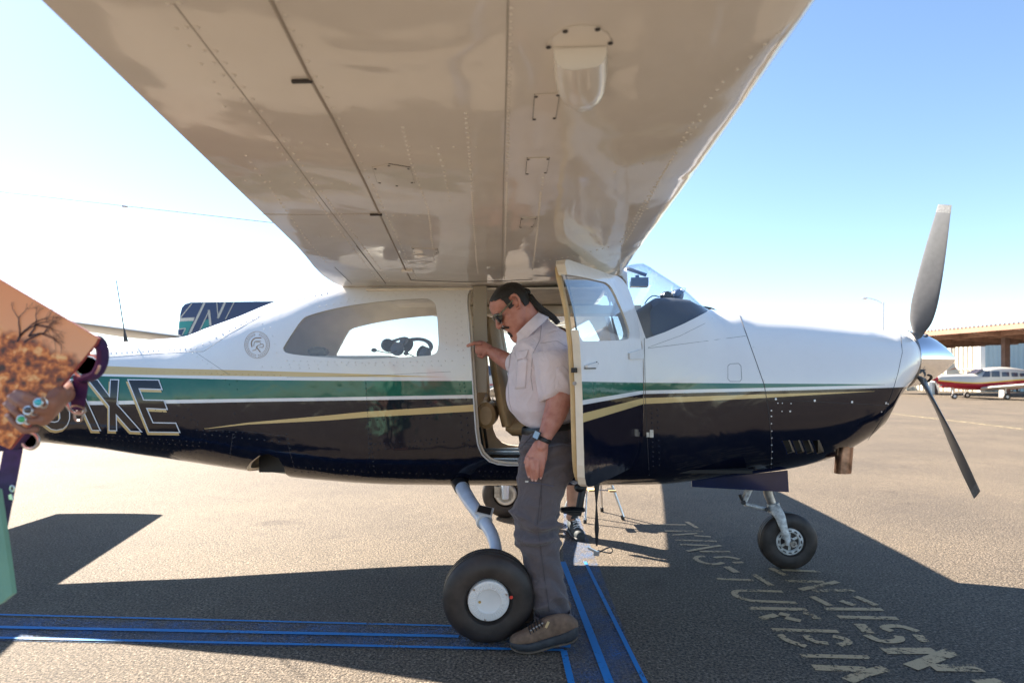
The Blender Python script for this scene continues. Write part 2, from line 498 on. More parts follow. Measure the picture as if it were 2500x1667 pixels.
bots = _sil([(-150, 1042), (100, 1085), (219, 1099), (338, 1117), (400, 1125), (603, 1153), (744, 1171), (1000, 1186), (1253, 1188), (1597, 1185), (1752, 1173), (1921, 1154), (2029, 1128), (2087, 1098), (2136, 1062)], .45)
bots = [(-5.5, 1.30), (-5.0, 1.18)] + bots + [(2.50, 1.11), (2.60, 1.19), (2.68, 1.27)]
def clean(t):
    t = sorted(t); o = [t[0]]
    for p in t[1:]:
        if p[0] - o[-1][0] > 0.02: o.append(p)
    return o
tops, bots = clean(tops), clean(bots)
fzt = pchip([p[0] for p in tops], [p[1] for p in tops])
fzb = pchip([p[0] for p in bots], [p[1] for p in bots])
fnu = pchip([-5.5, -3.0, -1.7, -.9, .7, 1.1, 1.45, 2.0, 2.68], [2.1, 2.1, 2.4, 3.9, 4.0, 3.3, 2.6, 2.5, 2.1])
fnl = pchip([-5.5, -3.0, -1.2, .9, 1.5, 2.3, 2.68], [2.2, 2.3, 3.4, 3.4, 2.7, 2.4, 2.1])
fzm = pchip([-5.5, -2.2, -.9, .9, 1.5, 2.68], [.5, .45, .31, .31, .47, .5])
def sec(x):
    zt, zb = fzt(x), fzb(x)
    return fw(x), zt, zb, zb + (zt - zb) * fzm(x), fnu(x), fnl(x)
def side_y(x, z, ins=0.0):
    w, zt, zb, zm, nu, nl = sec(x)
    if z >= zm: h, n = zt - zm, nu
    else: h, n = zm - zb, nl
    q = min(abs(z - zm) / h, .9995)
    return (w - ins) * (1 - q ** n) ** (1 / n)
def fimp(p):
    w, zt, zb, zm, nu, nl = sec(p[0])
    h, n = (zt - zm, nu) if p[2] >= zm else (zm - zb, nl)
    return (abs(p[1]) / w) ** n + (abs(p[2] - zm) / h) ** n
def fnormal(p, e=.004):
    gx = fimp((p[0] + e, p[1], p[2])) - fimp((p[0] - e, p[1], p[2]))
    gy = fimp((p[0], p[1] + e, p[2])) - fimp((p[0], p[1] - e, p[2]))
    gz = fimp((p[0], p[1], p[2] + e)) - fimp((p[0], p[1], p[2] - e))
    v = Vector((gx, gy, gz))
    return v.normalized() if v.length > 0 else Vector((1, 0, 0))
def near(u, v, off=0.0):
    """photograph pixel -> body point on the near skin"""
    y = -.5
    for _ in range(8):
        b = Bp(u, v, y); y = -side_y(b.x, b.z)
    b = Vector((b.x, y, b.z))
    return b + fnormal(b) * off if off else b
def ring(x, ins=0.0, n=72):
    w, zt, zb, zm, nu, nl = sec(x); out = []
    w -= ins; zt -= ins; zb += ins
    for k in range(n):
        a = 2 * math.pi * (k + .5) / n
        c, s_ = math.cos(a), math.sin(a)
        if s_ >= 0: e = 2 / nu; z = zm + (zt - zm) * abs(s_) ** e
        else: e = 2 / nl; z = zm - (zm - zb) * abs(s_) ** e
        out.append(Vector((x, math.copysign(w * abs(c) ** e, c), z)))
    return out

# ---- livery: boundaries of the painted bands along the body, read off the photograph
def curve_pts(px):
    o = sorted([(near(u, v).x, near(u, v).z) for u, v in px])
    r = [o[0]]
    for p in o[1:]:
        if p[0] - r[-1][0] > .01: r.append(p)
    return r
L = {}
L['g1t'] = curve_pts([(60, 889), (252, 893), (400, 899), (604, 904), (800, 910), (950, 915), (1088, 920)])
L['g1b'] = curve_pts([(60, 912), (252, 913), (400, 915.5), (604, 918), (800, 920), (950, 920), (1088, 920)])
L['grt'] = curve_pts([(60, 916), (245, 918), (400, 922), (604, 927), (800, 929), (1153, 929.5), (1571, 934), (1866, 936), (2047, 937), (2161, 938.5)])
L['grb'] = curve_pts([(60, 980), (245, 979), (400, 976), (604, 973), (800, 970), (1153, 963.5), (1571, 953), (1866, 946.5), (2161, 939)])
L['dkt'] = curve_pts([(60, 990), (245, 988), (400, 985), (604, 981), (800, 978), (1153, 972), (1571, 961.5), (1866, 954.5), (2213, 944)])
L['g2t'] = curve_pts([(499, 1046), (604, 1031.5), (800, 1013.7), (887, 1005), (1155, 987.5), (1571, 971.4), (1866, 962), (2135, 954.5)])
L['g2b'] = curve_pts([(499, 1047), (604, 1036), (800, 1026), (887, 1019), (1155, 1004), (1571, 986), (1866, 971), (2135, 955)])
def livery_mat():
    m, t, b = new_mat('aircraft_livery')
    tc = t.nodes.new('ShaderNodeTexCoord'); sp = t.nodes.new('ShaderNodeSeparateXYZ')
    t.links.new(tc.outputs['Object'], sp.inputs[0])
    X0, X1, Z0, Z1 = -6.0, 3.2, 0.4, 2.2
    xn = mth(t, 'DIVIDE', mth(t, 'SUBTRACT', sp.outputs['X'], X0), X1 - X0)
    def crv(key, lo=None, hi=None):
        p = L[key]
        fc = t.nodes.new('ShaderNodeFloatCurve'); c = fc.mapping.curves[0]
        pts = [((x - X0) / (X1 - X0), (z - Z0) / (Z1 - Z0)) for x, z in p]
        pts = [(0, pts[0][1])] + pts + [(1, pts[-1][1])]
        while len(c.points) < len(pts): c.points.new(.5, .5)
        for q, (a, bb) in zip(c.points, pts):
            q.location = (a, bb); q.handle_type = 'VECTOR'
        fc.mapping.update()
        t.links.new(xn, fc.inputs['Value'])
        return mth(t, 'ADD', mth(t, 'MULTIPLY', fc.outputs[0], Z1 - Z0), Z0)
    def below(z):
        mr = t.nodes.new('ShaderNodeMapRange')
        mr.inputs['From Min'].default_value = -.0008; mr.inputs['From Max'].default_value = .0008
        t.links.new(mth(t, 'SUBTRACT', z, sp.outputs['Z']), mr.inputs['Value'])
        return mr.outputs[0]
    def xin(a, b_):
        return mth(t, 'MULTIPLY', mth(t, 'GREATER_THAN', sp.outputs['X'], a), mth(t, 'LESS_THAN', sp.outputs['X'], b_))
    c = {k: crv(k) for k in L}
    def band(top, bot, rng_=None):
        f = mth(t, 'MULTIPLY', below(c[top]), mth(t, 'SUBTRACT', 1.0, below(c[bot])))
        if rng_: f = mth(t, 'MULTIPLY', f, xin(*rng_))
        return f
    n = t.nodes.new('ShaderNodeTexNoise'); n.inputs['Scale'].default_value = 2.2; n.inputs['Detail'].default_value = 6
    t.links.new(tc.outputs['Object'], n.inputs['Vector'])
    white = ramp(t, n.outputs['Fac'], [(.3, (.79, .775, .76)), (.7, (.84, .825, .80))])
    col = mixc(t, band('g1t', 'g1b', (-9, L['g1t'][-1][0])), white, (.66, .47, .21))
    col = mixc(t, band('grt', 'grb', (-9, L['grt'][-1][0])), col, (.008, .125, .08))
    col = mixc(t, below(c['dkt']), col, (.003, .0045, .014))
    col = mixc(t, band('g2t', 'g2b', (L['g2t'][0][0], L['g2t'][-1][0])), col, (.70, .50, .22))
    # dust on the lower skins
    n4 = t.nodes.new('ShaderNodeTexNoise'); n4.inputs['Scale'].default_value = 26; n4.inputs['Detail'].default_value = 8
    t.links.new(tc.outputs['Object'], n4.inputs['Vector'])
    dust = t.nodes.new('ShaderNodeMapRange'); dust.inputs['From Min'].default_value = .52; dust.inputs['From Max'].default_value = .8
    dust.inputs['To Max'].default_value = .03
    t.links.new(n4.outputs['Fac'], dust.inputs['Value'])
    col = mixc(t, dust.outputs[0], col, (.32, .27, .22))
    t.links.new(col, b.inputs['Base Color'])
    b.inputs['Roughness'].default_value = .10
    b.inputs['IOR'].default_value = 1.52
    # oil-canning of the thin skins: wavy reflections, stronger aft than on the smooth cowl
    n2 = t.nodes.new('ShaderNodeTexNoise'); n2.inputs['Scale'].default_value = 4.5; n2.inputs['Detail'].default_value = 2
    n2.inputs['Distortion'].default_value = .6
    t.links.new(tc.outputs['Object'], n2.inputs['Vector'])
    n3 = t.nodes.new('ShaderNodeTexNoise'); n3.inputs['Scale'].default_value = 16; n3.inputs['Detail'].default_value = 1
    t.links.new(tc.outputs['Object'], n3.inputs['Vector'])
    hh = mth(t, 'ADD', n2.outputs['Fac'], mth(t, 'MULTIPLY', n3.outputs['Fac'], .12))
    bp = t.nodes.new('ShaderNodeBump'); bp.inputs['Distance'].default_value = .012
    sm = t.nodes.new('ShaderNodeMapRange')
    sm.inputs['From Min'].default_value = 1.3; sm.inputs['From Max'].default_value = 1.6
    sm.inputs['To Min'].default_value = .42; sm.inputs['To Max'].default_value = .10
    t.links.new(sp.outputs['X'], sm.inputs['Value'])
    t.links.new(sm.outputs[0], bp.inputs['Strength'])
    t.links.new(hh, bp.inputs['Height'])
    t.links.new(bp.outputs[0], b.inputs['Normal'])
    return m
M['livery'] = livery_mat()

# ---- outlines of the openings in body (x, z)
def outline(px, k=4):
    p = [near(u, v) for u, v in px]
    p = [(q.x, q.z) for q in p]
    s_ = smooth_path(p + [p[0]], k)
    return [(float(a[0]), float(a[1])) for a in s_[:-1]]
rear_win = outline([(691, 850), (699, 836), (715, 811), (733, 786), (752, 771), (823, 752), (919, 737), (1025, 729), (1050, 732), (1064, 748), (1069, 800), (1070, 846), (1058, 865), (1010, 870), (887, 876), (823, 874), (743, 868), (699, 861)])
def door_edge(px):
    return [(near(u, v).x, near(u, v).z) for u, v in px]
door_open = door_edge([(1150, 850), (1145, 780), (1141, 740), (1143, 718), (1152, 703), (1168, 694), (1190, 690), (1290, 685), (1420, 678), (1500, 672), (1518, 676), (1528, 690), (1540, 740), (1556, 800), (1568, 840),
    (1572, 900), (1572, 1000), (1570, 1060), (1562, 1100), (1545, 1122), (1515, 1133), (1400, 1135), (1240, 1134), (1215, 1131), (1195, 1124), (1178, 1108), (1168, 1085), (1163, 1050), (1157, 960)])
ws = [near(u, v) for u, v in [(1528, 652), (1533, 703), (1550, 752), (1577, 827), (1625, 810), (1672, 789), (1715, 767), (1746, 749)]]
wshield = [(p.x, p.z) for p in ws] + [(ws[-1].x + .01, 2.4), (ws[0].x, 2.4)]
PHI = math.radians(65.4)
hinge = Vector((near(1571, 900).x, -.575, 0))
def door_closed(u, v, off=0.0):
    """pixel on the opened door -> closed body (x, z)"""
    d = Vector(((u - CU) / FPX, 1.0, -(v - HV) / FPX)); o = Vector((0, 0, HC))
    db = Vector((d.dot(BX), d.dot(BY), d.z)); ob = to_body(o)
    nrm = Vector((math.sin(PHI), -math.cos(PHI), 0))
    t_ = (hinge - ob).dot(nrm) / db.dot(nrm)
    p = ob + db * t_
    s_ = math.hypot(p.x - hinge.x, p.y - hinge.y)
    return (hinge.x - s_, p.z)
dw = [door_closed(u, v) for u, v in [(1404, 667), (1440, 672), (1500, 685), (1512, 689), (1521, 703), (1528, 740), (1541, 800), (1541, 820), (1533, 829), (1500, 831), (1436, 833), (1424, 828), (1417, 800)]]
dwin = [(float(a[0]), float(a[1])) for a in smooth_path(dw + [dw[0]], 2)[:-1]]

def cutter(poly, y0, y1, mi=2, grow=0.0):
    if grow:
        cx = sum(p[0] for p in poly) / len(poly); cz = sum(p[1] for p in poly) / len(poly)
        poly = [(cx + (a - cx) * (1 + grow), cz + (b - cz) * (1 + grow)) for a, b in poly]
    mb = MB(); mb.prism([(a, y0, b) for a, b in poly], (0, 1, 0), y1 - y0, mi)
    o = mb.build('cutter', [M['cream']] * 4, smooth=False)
    return o
def shell(x0, x1, nx, thick, name, mats, outer_off=0.0):
    xs = [x0 + (x1 - x0) * i / (nx - 1) for i in range(nx)]
    R0 = [[p for p in ring(x, -outer_off)] for x in xs]
    R1 = [ring(min(max(x, x0 + thick), x1 - thick), thick) for x in xs]
    mb = MB(); n = len(R0[0])
    mb.loft(R0, 0, True)
    o = len(mb.v); vs = [p for r in R1 for p in r]; fs = []
    for i in range(nx - 1):
        for j in range(n):
            k = (j + 1) % n
            fs.append((i*n+j, (i+1)*n+j, (i+1)*n+k, i*n+k))
    fs.append(tuple(range(n))); fs.append(tuple((nx-1)*n + j for j in range(n-1, -1, -1)))
    mb.add(vs, fs, 1)
    me = bpy.data.meshes.new(name); me.from_pydata(mb.v, [], mb.f)
    for m in mats: me.materials.append(m)
    me.polygons.foreach_set('material_index', mb.mi)
    bm = bmesh.new(); bm.from_mesh(me)
    # outer shell normals outwards, inner inwards
    bm.normal_update()
    bm.faces.ensure_lookup_table()
    fo = bm.faces[20]; c = fo.calc_center_median()
    out = Vector((0, c.y, c.z - sec(c.x)[3]))
    if fo.normal.dot(out) < 0:
        bmesh.ops.reverse_faces(bm, faces=[f for f in bm.faces if f.material_index == 0])
    fi = [f for f in bm.faces if f.material_index == 1][20]; c = fi.calc_center_median()
    out = Vector((0, c.y, c.z - sec(c.x)[3]))
    if fi.normal.dot(out) > 0:
        bmesh.ops.reverse_faces(bm, faces=[f for f in bm.faces if f.material_index == 1])
    bm.to_mesh(me); bm.free()
    o = bpy.data.objects.new(name, me); COL.objects.link(o)
    return o
def boolean(o, cutters, op='DIFFERENCE'):
    for c in cutters:
        m = o.modifiers.new('b', 'BOOLEAN'); m.operation = op; m.object = c; m.solver = 'EXACT'
        try: m.material_mode = 'INDEX'
        except Exception: pass
    me = eval_mesh(o, o.name)
    old = o.data; o.modifiers.clear(); o.data = me
    bpy.data.meshes.remove(old)
    for c in cutters: drop(c)
    return o
def skin_normals(o, idx=(0,), flip=1):
    me = o.data
    bm = bmesh.new(); bm.from_mesh(me)
    bmesh.ops.triangulate(bm, faces=[f for f in bm.faces if len(f.verts) > 4])
    bm.to_mesh(me); bm.free()
    me.polygons.foreach_set('use_smooth', [True] * len(me.polygons))
    ln = np.zeros((len(me.loops), 3)); cache = {}
    for p in me.polygons:
        pn = p.normal
        for li in p.loop_indices:
            vi = me.loops[li].vertex_index
            if p.material_index in idx or p.material_index == 1:
                if vi not in cache: cache[vi] = fnormal(me.vertices[vi].co)
                nv = cache[vi]
                if nv.dot(pn) < 0: nv = -nv
                ln[li] = nv if nv.dot(pn) > .5 else pn
            else: ln[li] = pn
    me.normals_split_custom_set(ln.tolist())

TH = .022
fus = shell(-5.5, 2.68, 118, TH, 'fuselage', [M['livery'], M['cream'], M['edge_cream'], M['black']])
well = [(near(u, v).x, near(u, v).z) for u, v in [(606, 1150), (612, 1128), (632, 1112), (655, 1108), (680, 1118), (694, 1140), (697, 1156)]]
well = well + [(well[-1][0], .5), (well[0][0], .5)]
louv = []
for i in range(4):
    u0 = 1909 + i * 24
    louv.append([(near(a, b).x, near(a, b).z) for a, b in [(u0, 1076), (u0 + 19, 1074), (u0 + 31, 1103), (u0 + 12, 1108)]])
exh = [(near(u, v).x, near(u, v).z) for u, v in [(2036, 1098), (2050, 1092), (2072, 1090), (2084, 1094), (2080, 1104), (2060, 1122), (2030, 1124)]]
cuts = [cutter(rear_win, -.9, .9), cutter(door_open, -.9, .9), cutter(wshield, -.9, .9), cutter(well, -.9, -.12, 3)]
cuts += [cutter(l, -.9, -.25, 3) for l in louv] + [cutter(exh, -.9, -.08, 3)]
boolean(fus, cuts)
skin_normals(fus)
fus.parent = plane

# glazing: pieces of the same surface inside the openings
def glazing(name, poly, y0, y1, x0, x1, mat_, nx=40, th=.011):
    s_ = shell(x0, x1, nx, th, name, [mat_] * 3, outer_off=-.006)
    boolean(s_, [cutter(poly, y0, y1)], 'INTERSECT')
    skin_normals(s_)
    s_.parent = plane
    return s_
glazing('side_window', rear_win, -.9, 0, -2.2, -.3, M['glass'])
glazing('side_window', rear_win, 0, .9, -2.2, -.3, M['glass'])
glazing('windshield', wshield, -.9, .9, .3, 1.9, M['windshield'])

# ---- the opened door, built closed and turned about its hinge
door_poly = [(a, b) for a, b in door_open]
cx = sum(p[0] for p in door_poly) / len(door_poly); cz = sum(p[1] for p in door_poly) / len(door_poly)
door_poly = [(cx + (a - cx) * .992, cz + (b - cz) * .992 - (.042 if b > cz else 0)) for a, b in door_poly]
door = shell(-.7, 1.4, 44, .036, 'door', [M['livery'], M['cream'], M['edge_cream']])
boolean(door, [cutter(door_poly, -.9, -.2)], 'INTERSECT')
boolean(door, [cutter(dwin, -.9, -.2)])
skin_normals(door)
door.parent = plane
TURN = Matrix.Translation(hinge) @ Matrix.Rotation(PHI, 4, 'Z') @ Matrix.Translation(-hinge)
door.matrix_local = TURN
dg_ = shell(-.7, 1.4, 44, .011, 'door_window', [M['door_glass']] * 3, outer_off=-.006)
boolean(dg_, [cutter(dwin, -.9, -.2)], 'INTERSECT'); skin_normals(dg_)
dg_.parent = door
# the far door stands open as well
fdoor = shell(-.7, 1.4, 30, .036, 'door', [M['livery'], M['cream'], M['edge_cream']])
boolean(fdoor, [cutter(door_poly, .2, .9)], 'INTERSECT'); boolean(fdoor, [cutter(dwin, .2, .9)]); skin_normals(fdoor)
fdoor.parent = plane; hf_ = Vector((hinge.x, .575, 0))
fdoor.matrix_local = Matrix.Translation(hf_) @ Matrix.Rotation(-math.radians(75), 4, 'Z') @ Matrix.Translation(-hf_)
# rubber seal round the door edge and round the frame
def edge_tube(poly, off, rad, name, mt, parent, yfn):
    pts = [Vector((a, -(side_y(a, b) + off), b)) for a, b in poly]
    mb = MB(); mb.tube(pts + [pts[0]], rad, 8)
    return mb.build(name, mt, parent)
def inset(poly, k):
    return [(cx + (a - cx) * k, cz + (b - cz) * k) for a, b in poly]
edge_tube(inset(door_poly, .985), -.012, .0042, 'door_seal', M['rubber'], door, None)
edge_tube(inset(door_poly, .955), -.055, .014, 'door_lining', M['trim_tan'], door, None)
def open_edge(poly, off, rad, name, mt):
    n_ = len(poly); k0 = max(range(n_), key=lambda i: poly[i][0]); p_ = poly[k0:] + poly[:k0]
    pts = [Vector((a, -(side_y(a, b) + off), b)) for a, b in p_ if a < .74]
    # start at the lower right and run round by the rear edge to the upper right
    j = max(range(len(pts)), key=lambda i: (pts[i] - pts[i - 1]).length); pts = pts[j:] + pts[:j]
    m_ = MB(); m_.tube(pts, rad, 8); m_.build(name, mt, plane)
open_edge(inset(door_open, 1.006), .002, .005, 'door_frame_trim', M['white_metal'])
open_edge(inset(door_open, .985), -.022, .008, 'door_frame_seal', M['cream'])
mb = MB(); mb.box((near(650, 1130).x, -.05, near(650, 1130).z + .02), (.34, .30, .24)); mb.build('wheel_well_dark_box', M['black'], plane, smooth=False)  # black box added to stand in for the shade inside the well
def on_door(u, v, off=.0):
    a, b = door_closed(u, v)
    p = Vector((a, -side_y(a, b), b))
    return p + fnormal(p) * off
# handle, hinge covers and latch
mb = MB(); hp = [on_door(*q, .002) for q in [(1428, 892), (1453, 884), (1455, 897), (1428, 898)]]
mb.prism([tuple(p) for p in hp], (0, -1, 0), .014)
mb.build('door_handle', M['white_metal'], door, smooth=False)
mb = MB(); mb.tube([on_door(1427, 899, .004), on_door(1453, 899, .004)], .003, 6); mb.tube([on_door(1452, 884, .012), on_door(1455, 888, .012)], .004, 6)
mb.build('handle_shadow_gap', M['black'], door)
for (a0, a1) in (((1535, 862), (1570, 874)),):
    mb = MB(); pp = [on_door(1535, 862, .001), on_door(1568, 852, .001), on_door(1568, 876, .001), on_door(1536, 877, .001)]
    mb.prism([tuple(p) for p in pp], (0, -1, 0), .010)
    mb.build('hinge_cover', M['white_metal'], door, smooth=False)
mb = MB(); hc = near(1590, 1058, .006)
mb.box(hc, (.022, .014, .045)); mb.box(hc + Vector((-.022, 0, -.006)), (.016, .012, .028))
mb.build('door_hinge', M['dull_metal'], plane, smooth=False)
mb = MB(); la = inset(door_poly, .995)
q = min(la, key=lambda p: p[0] + abs(p[1] - 1.33) * .6)
mb.box((q[0] - .004, -side_y(*q) + .028, 1.32), (.02, .022, .022))
mb.build('door_latch', M['black'], door, smooth=False)
q2 = (q[0] - .002, 1.26)
mb = MB(); mb.lathe([(0, .009), (.006, .009), (.006, 0)], (q2[0] - .006, -side_y(q[0] + .01, 1.26) + .028, 1.26), (-1, 0, 0), 12)
mb.build('latch_bolt', M['dull_metal'], door)

# ---- wing
YS = [0, .56, 1.5, 2.5, 3.3, 4.4, 5.2, 5.45, 5.56]
fle = pchip(YS, [.72, .72, .735, .75, .75, .735, .70, .63, .45])
fte = pchip(YS, [-1.087, -1.087, -.935, -.785, -.665, -.505, -.40, -.37, -.30])
def wz(y): return 1.965 + .026 * max(abs(y) - .56, 0), 1.880 + .026 * max(abs(y) - .56, 0)
def foil(y, s_, up):
    le, te = fle(abs(y)), fte(abs(y)); c = le - te
    zl, zt_ = wz(y)
    th = .12 if abs(y) < 5.3 else .12 * max(1 - (abs(y) - 5.3) / .3, .25)
    t_ = 5 * th * (.2969 * math.sqrt(s_) - .126 * s_ - .3516 * s_**2 + .2843 * s_**3 - .1036 * s_**4)
    cam_ = .02 / .16 * (.8 * s_ - s_ * s_) if s_ < .4 else .02 / .36 * (.2 + .8 * s_ - s_ * s_)
    return Vector((le - c * s_, y, zl + (zt_ - zl) * s_ + c * (cam_ + (t_ if up else -t_))))
def wring(y, n=30):
    s_ = [(1 - math.cos(math.pi * i / n)) / 2 for i in range(n + 1)]
    return [foil(y, a, True) for a in reversed(s_)] + [foil(y, a, False) for a in s_[1:-1]]
def wing_mat():
    m, t, b = new_mat('wing_white')
    tc = t.nodes.new('ShaderNodeTexCoord')
    b.inputs['Roughness'].default_value = .07
    b.inputs['IOR'].default_value = 1.5
    n = t.nodes.new('ShaderNodeTexNoise'); n.inputs['Scale'].default_value = 3; n.inputs['Detail'].default_value = 7
    t.links.new(tc.outputs['Object'], n.inputs['Vector'])
    t.links.new(ramp(t, n.outputs['Fac'], [(.3, (.76, .71, .64)), (.7, (.84, .79, .72))]), b.inputs['Base Color'])
    # skins dimpled between ribs and spars: long waves plus quilting on a rib grid
    sx = t.nodes.new('ShaderNodeSeparateXYZ'); t.links.new(tc.outputs['Object'], sx.inputs[0])
    w1 = mth(t, 'SINE', mth(t, 'MULTIPLY', sx.outputs['Y'], 2 * math.pi / .36))
    w2 = mth(t, 'SINE', mth(t, 'MULTIPLY', sx.outputs['X'], 2 * math.pi / .42))
    n2 = t.nodes.new('ShaderNodeTexNoise'); n2.inputs['Scale'].default_value = 2.6; n2.inputs['Detail'].default_value = 1.5; n2.inputs['Distortion'].default_value = .5
    t.links.new(tc.outputs['Object'], n2.inputs['Vector'])
    n3 = t.nodes.new('ShaderNodeTexNoise'); n3.inputs['Scale'].default_value = 11; n3.inputs['Detail'].default_value = 1
    t.links.new(tc.outputs['Object'], n3.inputs['Vector'])
    h = mth(t, 'ADD', mth(t, 'MULTIPLY', mth(t, 'MULTIPLY', w1, w2), .10), mth(t, 'MULTIPLY', n2.outputs['Fac'], 1.6))
    h = mth(t, 'ADD', h, mth(t, 'MULTIPLY', n3.outputs['Fac'], .13))
    bp = t.nodes.new('ShaderNodeBump'); bp.inputs['Distance'].default_value = .016; bp.inputs['Strength'].default_value = .35
    t.links.new(h, bp.inputs['Height']); t.links.new(bp.outputs[0], b.inputs['Normal'])
    return m
M['wing'] = wing_mat()
mb = MB()
ys = [-a for a in reversed(YS[1:])] + YS
mb2 = []
for i in range(len(ys) - 1):
    for k in range(4): mb2.append(ys[i] + (ys[i+1] - ys[i]) * k / 4)
mb2.append(ys[-1])
mb.loft([wring(y) for y in mb2])
mb.build('wing', M['wing'], plane)
def under(u, v, off=0.0):
    """photograph pixel -> body point on the wing underside"""
    d = Vector(((u - CU) / FPX, 1.0, -(v - HV) / FPX)); o = Vector((0, 0, HC)); z = 1.86
    for _ in range(12):
        t_ = (z - HC) / d.z; b = to_body(o + d * t_)
        y = b.y; le, te = fle(abs(y)), fte(abs(y))
        s_ = min(max((le - b.x) / (le - te), .001), .999)
        z = z * .3 + .7 * foil(y, s_, False).z
    return Vector((b.x, b.y, z - off))
def seam(px, fn, rad, name='panel_seam', mt=None, sub=6, off=0.0, parent=None):
    P = [fn(u, v, off) for u, v in px]; Q = []
    for i in range(len(px) - 1):
        for k in range(sub):
            t_ = k / sub
            Q.append(fn(px[i][0] + (px[i+1][0] - px[i][0]) * t_, px[i][1] + (px[i+1][1] - px[i][1]) * t_, off))
    Q.append(P[-1])
    m_ = MB(); m_.tube(Q, rad, 6)
    return m_.build(name, mt or M['seam_soft'], parent or plane)
flap1 = [(424, 9), (513, 125), (670, 330), (781, 482), (942, 692)]
flap2 = [(661, 0), (754, 187), (812, 290), (893, 451), (987, 652), (1003, 684)]
seam(flap1, under, .0016); seam(flap2, under, .0042, mt=mat('flap_gap', (.38, .33, .28), .7))
seam([(817, 652), (859, 693)], under, .0016, mt=M['seam']); seam([(870, 600), (942, 692)], under, .002, mt=M['seam'])
seam([(1240, 0), (1236, 201), (1229, 446), (1225, 683)], under, .0022)
seam([(640, 523), (760, 524), (908, 522)], under, .0015)
seam([(1003, 684), (1120, 688), (1225, 686), (1300, 682)], under, .0022, mt=M['seam'])
seam([(826, 696), (900, 697), (1000, 692)], lambda u, v, o=0: near(u, v, .0), .0018, mt=M['seam'])
mb = MB(); p = under(737, 195, .004); mb.box(p, (.045, .008, .006)); mb.build('flap_track', M['seam'], plane, smooth=False)
mb = MB(); p = under(918, 522, .004); mb.box(p, (.045, .010, .006)); mb.build('flap_track', M['seam'], plane, smooth=False)
mb = MB(); p = under(995, 660, .004); mb.box(p, (.06, .03, .014)); mb.build('flap_track', M['wing'], plane, smooth=False)
# inspection plates, each with its screws
def plate(corners, name='inspection_plate'):
    q = [under(u, v, .001) for u, v in corners]
    mb = MB(); mb.prism([tuple(p) for p in q], (0, 0, -1), .0018)
    o = mb.build(name, M['wing'], plane, smooth=False)
    m2 = MB()
    for i, a in enumerate(q):
        b_ = q[(i + 1) % len(q)]
        if i % 2: m2 = MB(); m2.tube([a, b_], .0013, 5); m2.build('plate_gap', M['seam'], o)
    for (u, v) in corners:
        cu = sum(c[0] for c in corners) / len(corners); cv = sum(c[1] for c in corners) / len(corners)
        p = under(u + (cu - u) * .12, v + (cv - v) * .12, .003)
        m3 = MB(); m3.lathe([(0, .0042), (.001, .0042), (.001, 0)], p, (0, 0, -1), 8)
        m3.build('screw', M['seam'], o)
    return o
plate([(910, 408), (948, 399), (1002, 408), (1012, 446), (970, 455), (922, 447)])
plate([(1306, 230), (1366, 226), (1356, 290), (1301, 293)])
plate([(1287, 385), (1341, 384), (1334, 422), (1284, 425)])
plate([(1273, 532), (1310, 530), (1300, 553), (1269, 555)])
plate([(1005, 605), (1068, 607), (1070, 617), (1008, 616)])
# blister fairing ahead of the spar
def blister():
    lo = [(1351, 115), (1352, 160), (1358, 200), (1375, 230), (1400, 247), (1421, 252), (1445, 247), (1467, 228), (1480, 200), (1484, 160), (1482, 110)]
    rings = []
    cu, cv = 1417, 150
    for k, off in ((1.0, 0.0), (.985, .012), (.95, .024), (.85, .036), (.6, .044), (.25, .047)):
        rings.append([under(cu + (u - cu) * k, cv + (v - cv) * (k if v > cv else 1), off) for u, v in lo])
    mb = MB(); mb.loft(rings, cap=True)
    o = mb.build('blister_fairing', M['wing'], plane)
    fan = [(1334, 112), (1350, 88), (1380, 66), (1420, 60), (1458, 64), (1486, 84), (1497, 108)]
    q = [under(u, v, .001) for u, v in fan]
    mb = MB(); mb.prism([tuple(p) for p in q], (0, 0, -1), .002); f = mb.build('blister_flange', M['wing'], o, smooth=False)
    for (u, v) in [(1339, 111), (1380, 72), (1459, 67), (1490, 101)]:
        m3 = MB(); m3.lathe([(0, .0055), (.0012, .0055), (.0012, 0)], under(u, v, .004), (0, 0, -1), 10)
        m3.build('screw', M['seam'], o)
blister()

# ---- rivets: rows of small domes, joined, on skins and wing
def dome(mb, p, n, r=.0055, h=.0028, k=6):
    n = n.normalized(); e1 = n.orthogonal().normalized(); e2 = n.cross(e1)
    vs = [p + (e1 * math.cos(2*math.pi*i/k) + e2 * math.sin(2*math.pi*i/k)) * r for i in range(k)]
    vs += [p + n * h * .8 + (e1 * math.cos(2*math.pi*i/k) + e2 * math.sin(2*math.pi*i/k)) * r * .55 for i in range(k)] + [p + n * h]
    fs = []
    for i in range(k):
        j = (i + 1) % k
        fs.append((i, j, k + j, k + i)); fs.append((k + i, k + j, 2 * k))
    mb.add(vs, fs)
def rivets(rows, fn, nfn, step, name, mt, r=.0055, h=.0030):
    mb = MB()
    for row in rows:
        st = step
        if isinstance(row[-1], (int, float)): st = row[-1]; row = row[:-1]
        carry = 0
        for i in range(len(row) - 1):
            a, b_ = fn(*row[i]), fn(*row[i+1])
            ln = (b_ - a).length; n_ = max(int(ln / st), 1)
            for k in range(n_):
                t_ = k / n_
                p = fn(row[i][0] + (row[i+1][0] - row[i][0]) * t_, row[i][1] + (row[i+1][1] - row[i][1]) * t_)
                dome(mb, p, nfn(p), r, h)
    o = mb.build(name, mt, plane)
    return tag(o, kind='stuff')
